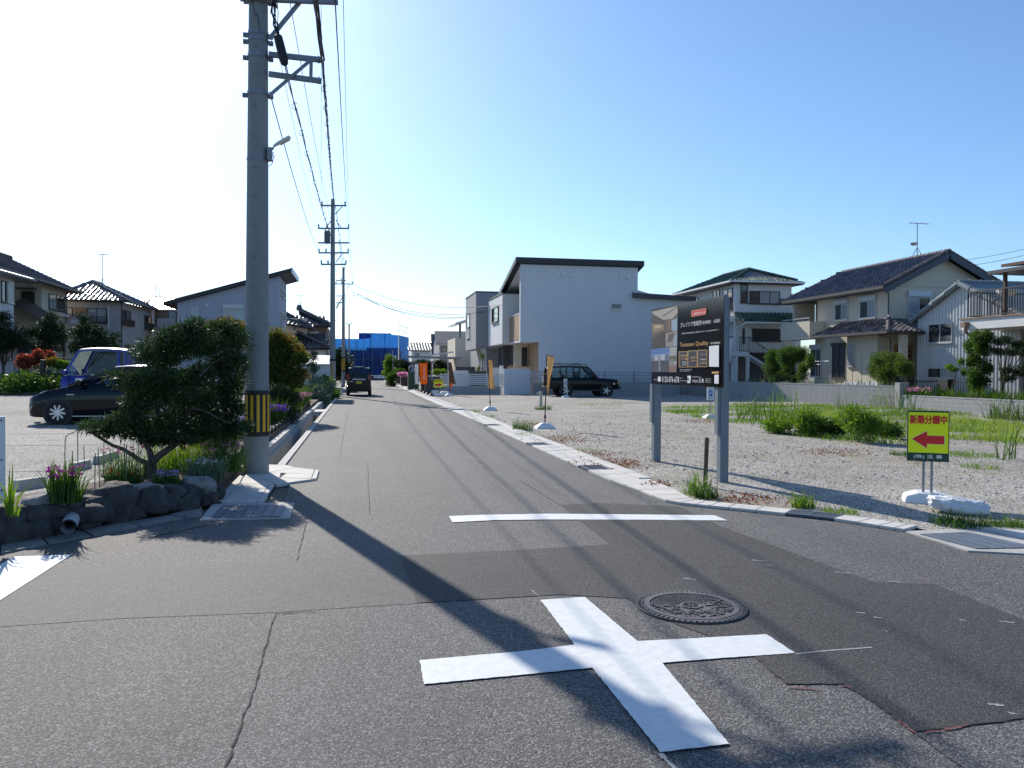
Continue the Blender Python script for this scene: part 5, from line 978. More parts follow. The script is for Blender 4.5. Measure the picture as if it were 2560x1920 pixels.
for i, (lb, xa_, xb_, ye, yt, Yp, rm, wm) in enumerate((('dark slate gabled house beyond the carport',1082,1150,888,837,100,mat('slate roof',(0.06,0.058,0.062)),M_greyw),('small house with low grey roof next to the blue netting',1024,1062,876,856,112,T_gry,M_wallw),('far house with wide sunlit striped tile roof',1040,1092,892,856,125,T_gry,M_greyw),('brown eaved house between slate gable and canopy house',1092,1165,862,830,90,mat('slate roof',(0.06,0.058,0.062)),M_gcube))):
    h_ = thing('house', lb, 'house', (onY((xa_+xb_)/2,900,Yp).x,Yp,0)); a = onY(xa_,ye,Yp); e_ = onY(xb_,ye,Yp); t0 = onY(xa_+4,yt,Yp+4)
    b = MB(); b.box(a.x+0.3,e_.x+3,Yp,Yp+7,-0.02,a.z+0.02); b.build('wall', wm, h_)
    if i in (0, 3): b = MB(); b.prism([(a.x-0.2,Yp-0.4,a.z),(e_.x+3,Yp-0.4,a.z),(e_.x+3,Yp+4,t0.z),(a.x+0.1,Yp+4,t0.z)],(0,0,0.12)); b.build('roof', rm, h_); b = MB(); b.prism([(a.x+0.3,Yp,a.z),(a.x+0.3,Yp+4,t0.z),(a.x+0.3,Yp+7,a.z)],(0.15,0,0)); b.build('gable', wm, h_)
    else: tile_roof(h_,(a.x-0.2,Yp-0.4,a.z),(e_.x+3,Yp-0.4,a.z),(e_.x+2.4,Yp+4,t0.z),(t0.x,Yp+4,t0.z),rm,0.4,0.36)
    win(h_,'Y',Yp,(xa_+14,ye+7,xa_+24,ye+18),-1,2,M_frm,M_curt); gutter(h_,(a.x-0.2,Yp-0.42,a.z),(e_.x+3,Yp-0.42,a.z),M_slat)
antenna('thin antenna above the dark slate gabled house',1115,842,815,104,1.2)
# carport
yc = 76.0; cp = thing('carport', 'thin flat aluminium carport roof on slim posts beyond the slat fence', 'carport', (5.5,yc,0)); A_=onY(1012,893,yc); B_=onY(1153,897,yc); C_=B_+Vector((0,5.5,0.02)); D_=A_+Vector((0.6,5.5,0.02)); b = MB(); b.bar(onY(1068,889,yc+5.9), onY(1153,877,yc+5.9), 0.08, 0.16); b.build('rear_beam', M_slat, cp)
b = MB(); b.add([A_,B_,C_,D_]+[v+Vector((0,0,0.16)) for v in (A_,B_,C_,D_)],[(0,1,2,3),(7,6,5,4),(0,4,5,1),(1,5,6,2),(2,6,7,3),(3,7,4,0)]); b.build('roof', mat('carport grey',(0.30,0.31,0.33),0.6), cp)
for p in (onY(1120,896,yc+0.2),onY(1150,897,yc+0.3),onY(1150,878,yc+5.9)): b = MB(); b.box(p.x-0.05,p.x+0.05,p.y-0.05,p.y+0.05,0,p.z); b.build('post', M_slat, cp)
# fences and walls along the lot's far side
M_fend = mat('dark planter', (0.085,0.075,0.07), 0.8, var=0.15, scale=5)
def block_wall(label, a, e, courses, group=None, L0=0.4, H0=0.19, cap=True, mt=None, z0=0.0):
    a = Vector(a); e = Vector(e); t = thing('block_wall', label, 'wall', (a.x,a.y,z0), group=group); d = (e-a); n = int(d.length/L0); ang = math.atan2(d.y, d.x); t.rotation_euler = (0,0,ang); m0 = None
    for c in range(courses):
        for i in range(n):
            if m0 is None: b = MB(); b.box(0.004,L0-0.004,-0.06,0.06,0.003,H0-0.004); m0 = b.build('block', mt or M_block, t, local=True); o = m0
            else: o = m0.copy(); C.objects.link(o)
            o.location = (i*L0, random.uniform(-0.002,0.002), c*H0)
    b = MB(); b.box(0,n*L0,-0.045,0.045,0,courses*H0-0.008); b.build('mortar', M_concd, t, local=True)
    if cap: b = MB(); b.box(-0.01,n*L0+0.01,-0.07,0.07,courses*H0,courses*H0+0.05); b.build('coping', mt or M_block, t, local=True)
    return t
yf = 52.0; xg0 = onY(1100,960,yf).x; xg1 = onY(1259,960,yf).x; xg2 = onY(1324,960,yf).x
block_wall('low block footing under the aluminium slat fence', (xg0,yf,0), (xg1,yf,0), 3, cap=False)
sf = thing('slat_fence', 'light grey horizontal slat fence on a block footing', 'fence', (xg0,yf,0.58)); z0 = 0.6; z1 = onY(1180,937,yf).z
for k in range(6): b = MB(); z = z0+0.05+(z1-z0-0.05)*k/5.2; b.box(xg0,xg1-0.05,yf-0.06,yf-0.035,z,z+(z1-z0)/6*0.72); b.build('slat', M_slat, sf)
for px in (1100,1148,1173,1216,1256): b = MB(); x = onY(px,960,yf).x; b.box(x,x+0.05,yf-0.034,yf+0.02,0.56,z1+0.1); b.build('post', M_slat, sf)
zg = onY(1290,922,yf).z; b = MB(); b.box(xg1,xg2,yf-0.15,yf+0.05,0,zg); tag(b.build('gate_wall', M_white, bevel=0.01), 'plain white gate wall at the end of the slat fence', 'wall')
b = MB(); b.box(xg1+0.1,onY(1271,930,yf).x,yf+1.9,yf+2.1,0,onY(1265,914,yf+2).z); tag(b.build('gate_pillar', M_white), 'narrow white pillar behind the gate wall', 'pillar')
wf = thing('wood_fence', 'brown wooden slat screen above the gate wall', 'fence', (xg1,yf+1.2,0)); 
for k in range(4): b = MB(); p = onY(1268,916+k*2.6,yf+1.2); q = onY(1328,916.5+k*2.6,yf+1.2); b.box(p.x,q.x,yf+1.18,yf+1.22,p.z-0.055,p.z); b.build('slat', M_wood, wf)
for px in (1270,1298,1325): b = MB(); x = onY(px,915,yf+1.2).x; b.box(x,x+0.05,yf+1.225,yf+1.27,0.25,onY(px,915.5,yf+1.2).z); b.build('post', M_woodd, wf)
block_wall('three course block wall under the mesh fence behind the black vehicle', (xg2,yf+0.3,0), (xW3-0.3,yf+0.3,0), 4, cap=True)
mf = thing('mesh_fence', 'blue grey wire mesh fence along the foot of the white house', 'fence', (xg2,yf+0.3,0.8)); zm0 = 0.82; zm1 = 1.55; x = xg2
while x < xW3-0.4: b = MB(); b.cyl((x,yf+0.3,zm0),(x,yf+0.3,zm1),0.006,n=4); b.build('wire', M_steel, mf); x += 0.12
for z in (zm0+0.03,1.05,1.3,zm1-0.03): b = MB(); b.cyl((xg2,yf+0.295,z),(xW3-0.4,yf+0.295,z),0.010,n=4); b.build('wire', M_steel, mf)
for px in (1330,1400,1512,1585,1660): b = MB(); x = onY(px,940,yf+0.3).x; b.cyl((x,yf+0.31,0.8),(x,yf+0.31,zm1+0.05),0.03,n=8); b.build('post', M_steel, mf)
b = MB(); p = onY(1326,925,yf); q = onY(1358,957,yf)
lf = thing('louvre_screen', 'grey louvre screen between gate wall and black vehicle', 'screen', (p.x,yf,0.8))
for k in range(9): b = MB(); z = q.z+(p.z-q.z)*k/9; b.box(p.x,q.x,yf+0.1,yf+0.16,z,z+0.05); b.build('slat', M_slat, lf)
b = MB(); b.box(p.x,p.x+0.05,yf+0.165,yf+0.2,q.z-0.1,p.z); b.build('post', M_slat, lf)
# walls before the modern houses: low white and black panels
for i, (x0,y0,x1,y1,Yp,m_,lb) in enumerate(((1122,926,1171,938,60,M_wht,'low white garden wall behind the slat fence'),(1171,927,1216,937,59,M_char,'low black panel behind the slat fence'),(1140,917,1188,926,64,M_char,'longer black panel in front of the grey cube house'),(1225,919,1258,938,57,M_white,'white low wall beside the tan banner'))):
    p = onY(x0,y0,Yp); q = onY(x1,y1,Yp); b = MB(); b.box(p.x,q.x,Yp,Yp+0.15,0,p.z); tag(b.build('garden_wall', m_), lb, 'wall')
bush('entrance_tree', 'thin young tree with reddish leaves at the grey cube house door', 'tree', (onY(1205,940,62).x,62,0), [(onY(x,y,62),(rx*0.031,0.25,0.25)) for x,y,rx in ((1204,885,6),(1206,895,5),(1198,920,5),(1196,928,6))], L_olive, 350, 0.09, 0.04)
# ================================================================ back of the lot: block walls and older houses
WA = Vector((21.6,47,0)); WB = Vector((23.4,31.6,0)); WC = Vector((23.4,20.0,0))
block_wall('long grey concrete block wall at the back of the gravel lot', WB, WA, 5)
block_wall('low two course block wall retaining the garden beside the long wall', WC, WB, 3)
b = MB(); b.box(WB.x-0.12,WB.x+0.35,WB.y-0.3,WB.y+0.02,0,1.15); tag(b.build('wall_pier', M_block), 'square block pier at the corner of the long block wall', 'pier')
b = MB(); b.slab([(23.5,19),(40,19),(40,31),(23.5,31)],0,0.45); struct('raised_garden', b, M_soil)
b = MB(); b.slab([(23.3,31.7),(40,31.7),(40,60),(21.8,60),(21.8,47)],0,0.55); struct('house_plot', b, M_park)
# green tiled three level house
T_grn = tilemat('green glazed tile', (0.05,0.095,0.065), 0.34)
y4 = 50.0; x4 = onY(1838,720,y4).x; x41 = onY(1979,720,y4).x; z4 = onY(1900,707,y4).z; y42 = onX(1700,735,x4).y
hG = thing('house', 'white sided three level house with green glazed tile roofs and outdoor stair', 'house', ((x4+x41)/2,y4,0)); M_sid = mat('white lap siding', (0.66,0.67,0.66), 0.75, var=0.04, scale=2, bump=0.5, bscale=9, stretch=(0.05,0.05,1))
zf1 = onY(1850,880,y4).z; zmid = onY(1900,800,y4).z
b = MB(); b.box(x4,x41,y4,y42,zmid,z4); b.build('upper_wall', M_sid, hG); b = MB(); b.box(x4+0.25,x41+0.5,y4+0.3,y42,zf1,zmid-0.002); b.build('middle_wall', M_sid, hG); b = MB(); b.box(x4+2.2,x41+0.5,y4+2.5,y42,-0.02,zf1-0.002); b.build('garage_wall', M_char, hG)
e=0.6; A0=(x4-e,y4-e,z4); A1=(x41+e,y4-e,z4); A2=(x41+e,y42,z4); A3=(x4-e,y42,z4); ap = onY(1873,672,y4+2.6); R0=(ap.x,y4+2.6,ap.z); R1=(ap.x,y42-2.6,ap.z)
tile_roof(hG,A0,A1,(x41-1.2,y4+2.6,ap.z-0.55),R0,T_grn,0.3,0.27,130); tile_roof(hG,A3,A0,R0,R1,T_grn,0.3,0.27,130); ridge(hG,A0,R0,0.1,T_grn,0.3,'hip_ridge'); ridge(hG,R0,(x41+e-0.3,y4-0.2,z4+0.22),0.1,T_grn,0.3,'hip_ridge'); ridge(hG,R0,R1,0.12,T_grn)
gutter(hG,A0,A1,M_wht); gutter(hG,A0,A3,M_wht); b = MB(); b.box(x4-e+0.05,x41+e-0.05,y4-e+0.05,y42,z4-0.13,z4-0.03); b.build('eaves', M_darkm, hG)
tile_roof(hG,onY(1862,804,y4-1.1),onY(2010,806,y4-1.1),(x41+0.9,y4,onY(1990,785,y4).z),(x4+0.02,y4-0.02,onY(1840,781,y4).z),T_grn,0.3,0.27,40); ridge(hG,onY(1840,782,y4-0.1),onY(1862,803,y4-1.1),0.09,T_grn,0.3,'hip_ridge'); gutter(hG,onY(1862,806,y4-1.15),onY(2010,808,y4-1.15),M_wht)
win(hG,'Y',y4,(1851,711,1869,757),-1,1,M_frm); win(hG,'Y',y4,(1873,728,1949,760),-1,3,M_frm,[M_glass,M_curt,M_curt]); win(hG,'Y',y4+0.3,(1880,822,1954,853),-1,2,M_frm); win(hG,'Y',y4+0.3,(1856,821,1861,858),-1,1,M_frm)
win(hG,'X',x4,(1808,722,1832,778),-1,2,M_frm,[M_glass,M_curt]); win(hG,'X',x4,(1783,725,1800,745),-1,2,M_frm); win(hG,'X',x4,(1728,745,1746,758),-1,1,M_frm)
b = MB(); zb0 = onX(1826,786,x4-0.5).z; zb1 = onX(1826,754,x4-0.5).z; b.box(x4-0.9,x4,y4+0.2,y4+6,zb0-0.45,zb0); b.build('balcony', M_sid, hG)
def rails(h, a, e, z0a, z0e, hgt, mt, step=0.12, name='balustrade'):
    a = Vector(a); e = Vector(e); b = MB(); n = int((e-a).length/step)
    b.bar(a+Vector((0,0,z0a+hgt)), e+Vector((0,0,z0e+hgt)), 0.05, 0.05); b.bar(a+Vector((0,0,z0a+0.08)), e+Vector((0,0,z0e+0.08)), 0.04, 0.04); o = b.build(name, mt, h)
    for i in range(n+1):
        t = i/n; p = a.lerp(e,t); z = z0a+(z0e-z0a)*t; b = MB(); b.cyl(p+Vector((0,0,z+0.06)), p+Vector((0,0,z+hgt-0.01)), 0.013 if i % 8 else 0.026, n=5); b.build('baluster', mt, o)
    return o
rails(hG,(x4-0.85,y4+0.25,0),(x4-0.85,y4+5.9,0),zb0,zb0,zb1-zb0,M_frm)
pb0 = onY(1836,880,y4-1.0); pb1 = onY(1872,880,y4-1.0); b = MB(); b.box(pb0.x-0.9,pb1.x,y4-1.05,y4+0.3,pb0.z-0.28,pb0.z); b.build('deck', M_sid, hG)
rails(hG,(onY(1849,880,y4-1).x,y4-1.0,0),(pb1.x,y4-1.0,0),pb0.z,pb0.z,onY(1849,843,y4-1).z-pb0.z,M_frm); rails(hG,(pb0.x-0.9,y4-1.0,0),(pb0.x-0.1,y4-1.0,0),pb0.z,pb0.z,1.0,M_frm)
q = onY(1950,935,y4-1.0); b = MB(); b.bar((pb1.x,y4-0.6,pb0.z-0.2),(q.x,y4-0.6,q.z),0.9,0.14); b.build('stair', M_sid, hG); rails(hG,(pb1.x,y4-1.0,0),(q.x,y4-1.0,0),pb0.z,q.z,1.0,M_frm)
for px, yy in ((1840,y4-0.9),(1869,y4-0.9),(1832,y4-0.7)): b = MB(); p = onY(px,900,yy); b.box(p.x-0.09,p.x+0.09,yy-0.09,yy+0.09,0.5,pb0.z-0.28); b.build('post', M_sid, hG)
pipe(hG,[(x4-0.05,y4-0.05,z4-0.1),(x4-0.05,y4-0.05,0.6)],M_wht,0.045); pipe(hG,[onY(1862,806,y4-1.1),onY(1856,812,y4-0.9),onY(1840,820,y4-0.1)],M_wht,0.04)
b = MB(); p = onY(1828,850,y4-1.1); b.add([p+Vector((-0.35,0,0.05)), p+Vector((0.15,0,0.1)), p+Vector((0.0,-0.05,-1.2)), p+Vector((-0.3,-0.05,-1.9)), p+Vector((-0.1,-0.15,-0.6))], [(0,4,3),(0,1,4),(1,2,4),(4,2,3)]); so_ = b.build('hanging_sheet', M_wht); so_.modifiers.new('s','SOLIDIFY').thickness = 0.02; tag(so_, 'white sheet hung over the deck rail of the green tiled house', 'sheet')
b = MB(); b.box(x41,x41+2.5,y4+3,y42,1,z4-0.7); b.build('rear_wing', M_sid, hG); tile_roof(hG,(x41+0.6,y4+2.6,z4-0.6),(x41+3.2,y4+2.6,z4-0.9),(x41+2.6,y4+5,z4-0.3),(x41+0.2,y4+5,z4+0.3),T_grn,0.3,0.27)
# beige gabled house
T_mix = tilemat('grey brown glazed tile', (0.12,0.10,0.10), 0.34); M_navy = mat('navy barge board', (0.06,0.075,0.10), 0.6)
x5 = 27.0; y50 = onX(2222,760,x5).y; y51 = onX(1995,780,x5).y; z5 = onX(2205,716,x5-0.6).z; apx = onY(2373,628,y50-0.5); x5r = 2*apx.x-x5+0.6
hY = thing('house', 'beige gabled house with grey brown tiled roof, balcony and wooden lattice door', 'house', (x5+3,y50,0.5))
b = MB(); b.box(x5,x5r-0.6,y50,y51-2.2,0.5,z5+0.05); b.box(x5+1.2,x5r-0.6,y51-2.2,y51,0.5,z5+0.04); b.build('wall', M_beige, hY)
b = MB(); b.prism([(x5,y50,z5+0.06),(x5r-0.6,y50,z5+0.06),(apx.x,y50,apx.z-0.22)],(0,0.25,0)); b.build('gable_wall', M_beige, hY)
EL=(x5-0.65,y50-0.55,z5-0.02); EF=(x5-0.65,y51+1.2,z5-0.02); RN=(apx.x,y50-0.55,apx.z); hipx = onX(2108,682,apx.x); RF=(apx.x,hipx.y,apx.z)
tile_roof(hY,EL,EF,RF,RN,T_mix,0.30,0.27,150); tile_roof(hY,(x5r+0.05,y50-0.55,z5),(x5r+0.05,y51+1.2,z5),RF,RN,T_mix,0.30,0.27,0); tile_roof(hY,EF,(x5r+0.05,y51+1.2,z5),RF,RF,T_mix,0.3,0.27,0)
ridge(hY,RN,RF,0.13,T_mix); ridge(hY,EF,RF,0.11,T_mix,0.3,'hip_ridge'); ridge(hY,Vector(EL)+Vector((0,0.1,0.08)),Vector(RN)+Vector((0,0.1,0.05)),0.09,T_mix,0.27,'verge_tiles'); ridge(hY,(x5r+0.05,y50-0.45,z5+0.08),Vector(RN)+Vector((0,0.1,0.05)),0.09,T_mix,0.27,'verge_tiles')
for a, e_ in ((EL,RN),((x5r+0.05,y50-0.55,z5),RN)): b = MB(); b.bar(Vector(a)+Vector((0,-0.01,-0.22)), Vector(e_)+Vector((0,-0.01,-0.22)), 0.05, 0.30); b.build('barge_board', M_navy, hY)
b = MB(); b.box(x5-0.6,x5-0.001,y50-0.5,y51+1.1,z5-0.16,z5-0.10); b.build('eaves', M_navy, hY); gutter(hY,Vector(EL)+Vector((-0.06,0,-0.05)),Vector(EF)+Vector((-0.06,0,-0.05)))
win(hY,'X',x5,(2089,760,2121,800),-1,2,M_frw,[M_curt,M_glass],shut=0.28); win(hY,'X',x5,(2151,752,2192,795),-1,2,M_frw,[M_curt,M_glass],shut=0.28); win(hY,'Y',y50,(2268,742,2324,787),-1,2,M_frw,[M_curt,M_glass],shut=0.3)
win(hY,'X',x5,(2028,872,2054,942),-1,2,M_frw,M_glass,shut=0.25); win(hY,'X',x5,(2082,866,2113,945),-1,2,M_frm,M_glass,shut=0.2); win(hY,'X',x5-0.6,(2120,862,2138,916),-1,1,M_frw,M_curt,louvre=12)
b = MB(); b.box(x5-0.6,x5-0.001,onX(2117,900,x5-0.6).y,y50+0.02,0.5,onX(2170,838,x5-0.6).z); b.build('lower_bay', M_beige, hY)
pz = onX(2140,806,x5-0.02).z; ez0 = onX(2150,834,x5-1.5).z; ya_ = onX(2031,840,x5-1.5).y; cornr = onX(2220,826,x5-1.5)
tile_roof(hY,(x5-1.5,cornr.y,ez0),(x5-1.5,ya_,ez0),(x5-0.02,ya_-0.8,pz),(x5-0.02,y50,pz),T_mix,0.30,0.27,100); tile_roof(hY,(x5-1.5,cornr.y,ez0),(x5+5,cornr.y,ez0),(x5+5,y50-0.02,pz),(x5-0.02,y50-0.02,pz),T_mix,0.30,0.27,50)
ridge(hY,(x5-1.5,cornr.y,ez0+0.05),(x5-0.02,y50,pz+0.05),0.1,T_mix,0.3,'hip_ridge'); gutter(hY,(x5-1.55,cornr.y-0.05,ez0-0.03),(x5-1.55,ya_,ez0-0.03)); gutter(hY,(x5-1.55,cornr.y-0.05,ez0-0.03),(x5+5,cornr.y-0.05,ez0-0.03))
b = MB(); b.box(x5-1.0,x5-0.02,y51-3.0,y51+0.3,onX(2030,846,x5-1).z,onX(2030,803,x5-1).z); b.build('balcony', M_beige, hY); rails(hY,(x5-0.95,y51-2.9,0),(x5-0.95,y51+0.2,0),onX(2030,803,x5-1).z-0.05,onX(2030,803,x5-1).z-0.05,0.28,M_frw,0.6,'balcony_rail')
b = MB(); b.box(x5-0.2,x5+1.2,y51+0.05,y51+0.3,onX(2010,803,x5).z,z5-0.1); b.build('balcony_pillar', M_beige, hY); win(hY,'X',x5+1.2,(2048,770,2080,802),-1,3,M_frm,[M_glass,M_curt,M_glass])
yd = y50-0.02; b = MB(); p = onY(2222,862,yd); q = onY(2278,940,yd); b.box(p.x+0.3,q.x,yd-0.05,yd,0.6,p.z); do = b.build('door', mat('orange timber door',(0.36,0.15,0.05),0.6,var=0.2,scale=6), hY)
for k in range(6): b = MB(); z = p.z-0.35-0.26*k; b.box(p.x+0.42,(p.x+q.x)/2+0.08,yd-0.065,yd-0.052,z,z+0.09); b.box((p.x+q.x)/2+0.22,q.x-0.12,yd-0.065,yd-0.052,z,z+0.09); b.build('glazing_slot', M_glass, do)
b = MB(); b.box(x5-0.55,x5-0.2,cornr.y+0.25,cornr.y+0.5,0.5,ez0-0.1); b.build('porch_pillar', M_beige, hY); pipe(hY,[(x5-0.5,y50-0.4,z5-0.1),(x5-0.08,y50-0.08,z5-0.35),(x5-0.08,y50-0.08,pz+0.25),(x5-0.2,y50-0.3,pz+0.1),(x5-1.5,cornr.y+1.2,ez0+0.12)]); pipe(hY,[(x5-1.5,cornr.y+1.0,ez0-0.05),(x5-0.7,cornr.y+0.9,ez0-0.3),(x5-0.66,cornr.y+0.9,0.5)])
t = antenna('tv antenna with small dish on the beige house ridge',2293,640,558,41.0,1.3); p = onY(2291,610,41); b = MB(); b.lathe(p+Vector((-0.15,0,-0.1)), [(0.02,0),(0.14,0.03),(0.2,0.09),(0.22,0.16)], 12); b.build('dish', M_frw, t)
# corrugated gable house
x6 = 27.5; y6a = onX(2292,850,x6).y; y6b = y6a-6.4; ya6 = onX(2404,712,x6).y; z6a = onX(2292,800,x6).z; z6t = onX(2404,714,x6).z; M_corr = mat('corrugated sheet', (0.50,0.51,0.52), 0.5, metal=0.25, var=0.07, scale=3, stretch=(2,6,0.3)); T_blu = mat('blue grey metal roof', (0.20,0.235,0.245), 0.6)
hK = thing('house', 'corrugated grey metal gable house beside the beige house', 'house', (x6+2,ya6,0.5)); fz6 = lambda y: z6t-(z6t-z6a)*abs(y-ya6)/(y6a-ya6)
b = MB(); b.prism([(x6+0.03,y6a,0.4),(x6+0.03,y6a,z6a),(x6+0.03,ya6,z6t),(x6+0.03,y6b,fz6(y6b)),(x6+0.03,y6b,0.4)],(7,0,0)); b.build('wall', M_corr, hK)
y = y6b
while y < y6a-0.05: b = MB(); b.add([(x6+0.03,y+0.02,0.45),(x6-0.005,y+0.05,0.45),(x6-0.005,y+0.13,0.45),(x6+0.03,y+0.16,0.45),(x6+0.03,y+0.02,fz6(y+0.02)),(x6-0.005,y+0.05,fz6(y+0.05)),(x6-0.005,y+0.13,fz6(y+0.13)),(x6+0.03,y+0.16,fz6(y+0.16))],[(0,1,5,4),(1,2,6,5),(2,3,7,6)]); b.build('corrugation', M_corr, hK); y += 0.2
for s, ye in ((1,y6a+0.3),(-1,y6b-0.3)): b = MB(); b.prism([(x6-0.12,ya6,z6t+0.02),(x6-0.12,ye,fz6(ye)+0.02),(x6-0.12,ye,fz6(ye)+0.16),(x6-0.12,ya6,z6t+0.18)],(8,0,0)); b.build('roof', T_blu, hK); ridge(hK,(x6-0.14,ya6,z6t+0.1),(x6-0.14,ye,fz6(ye)+0.1),0.13,T_blu,0.8,'verge_cap')
ridge(hK,(x6-0.2,ya6,z6t+0.16),(x6+7.5,ya6,z6t+0.16),0.12,T_blu,0.6)
win(hK,'X',x6,(2322,808,2382,857),-1,2,M_frw,M_curt if False else M_glass); win(hK,'X',x6,(2321,919,2388,946),-1,2,M_frw,[M_curt,M_glass])
# terrace house at the right edge
x7 = 25.5; y7a = onX(2402,815,x7).y; z7t = onX(2480,794,x7).z; z7b = onX(2480,820,x7).z; hT = thing('house', 'house with railed roof terrace and pergola beside the corrugated house', 'house', (x7+3,y7a-4,0.45))
b = MB(); b.box(x7,x7+6,y7a-14,y7a,z7b,z7t); b.build('terrace_slab', M_wallw, hT); b = MB(); b.box(x7-0.06,x7+6,y7a-14,y7a+0.05,z7t+0.002,z7t+0.06); b.build('slab_trim', M_brown, hT)
b = MB(); b.box(x7+2.2,x7+6,y7a-14,y7a-0.3,0.4,z7b-0.002); b.build('wall', mat('dim brown wall',(0.2,0.16,0.13),0.85,var=0.1,scale=3), hT)
rails(hT,(x7+0.1,y7a-0.3,0),(x7+0.1,y7a-13,0),z7t+0.06,z7t+0.06,1.1,M_frm,0.13); rails(hT,(x7+0.1,y7a-0.3,0),(x7+4,y7a-0.3,0),z7t+0.06,z7t+0.06,1.1,M_frm,0.13)
b = MB(); yp = onX(2512,740,x7+0.6).y; b.box(x7+0.55,x7+0.67,yp-0.06,yp+0.06,z7t,onX(2512,685,x7+0.6).z); b.build('pergola_post', M_woodd, hT); zp = onX(2512,684,x7+0.6).z; b = MB(); b.box(x7+0.2,x7+4,yp-9,yp+0.5,zp,zp+0.14); b.build('pergola_beam', M_frm, hT); b = MB(); b.prism([(x7+0.4,yp-9,zp+0.25),(x7+0.4,yp-0.0,zp+0.25),(x7+4,yp,zp+0.6),(x7+4,yp-9,zp+0.6)],(0,0,0.12)); b.build('pergola_roof', mat('red brown roof',(0.10,0.035,0.03),0.7), hT)
win(hT,'X',x7+2.2,(2487,896,2512,978),-1,1,M_frw,M_lgrey,name='door'); pipe(hT,[onX(2414,812,x7-0.1),onX(2414,830,x7-0.1),onX(2422,836,x7+0.4),onX(2428,838,x7+1.2)],M_brown,0.06); b = MB(); p = onX(2413,812,x7-0.1); b.box(p.x-0.12,p.x+0.1,p.y-0.12,p.y+0.12,p.z-0.12,p.z+0.1); b.build('hopper', M_brown, hT)
b = MB(); b.lathe(onX(2517,730,x7+1.2)-Vector((0,0,0.2)), [(0.02,0),(0.25,0.06),(0.36,0.16),(0.4,0.3)], 14); b.build('dish', M_wht, hT)
# black railing fence and posts behind the low wall
bf = thing('iron_fence', 'black railing fence with square posts behind the low block wall', 'fence', (24.6,30,0.45)); xf = 24.6
for k in range(26): b = MB(); y = onX(2282,960,xf).y-k*0.14; b.cyl((xf,y,0.45),(xf,y,1.28),0.012,n=5); b.build('bar', M_blk, bf)
ye_ = onX(2282,960,xf).y
for z in (0.6,1.2): b = MB(); b.bar((xf,ye_,z),(xf,ye_-3.6,z),0.04,0.04); b.build('rail', M_blk, bf)
for px, w in ((2262,0.45),(2364,0.3)): b = MB(); y = onX(px,960,xf-0.05).y; b.box(xf-0.2,xf+0.1,y-w,y+w,0.45,1.42 if px<2300 else 1.32); b.build('post', M_blk, bf)
# clothes pole stand, garden poles
t = thing('laundry_stand', 'white laundry pole stand behind the long block wall', 'laundry stand', (23.9,40,0.55)); a = onX(2024,904,24.6); e_ = onX(2072,903,24.6); b = MB(); b.cyl(a, e_, 0.025, n=6); b.build('pole', M_wht, t); b = MB(); b.cyl(onX(2028,911,24.6), onX(2055,911,24.6), 0.02, n=6); b.build('pole', M_wht, t); b = MB(); p = onX(2046,911,24.6); b.cyl((p.x,p.y,0.55), p, 0.02, n=6); b.build('stand', M_zinc, t)
for px, y0 in ((2132,905),(2155,885),(2178,878)): p = onX(px,y0,24.2); b = MB(); b.cyl((p.x,p.y,0.5), p, 0.012, n=5); tag(b.build('garden_pole', M_brown), 'thin bean pole standing behind the long block wall', 'pole', 'bean poles behind the wall')
b = MB(); p = onX(2110,950,24.4); q = onX(2195,950,24.4); b.box(24.4,24.45,min(p.y,q.y),max(p.y,q.y),0.5,1.12); tag(b.build('white_sheet', M_wht), 'white plastic sheet along the garden behind the long wall', 'sheet')
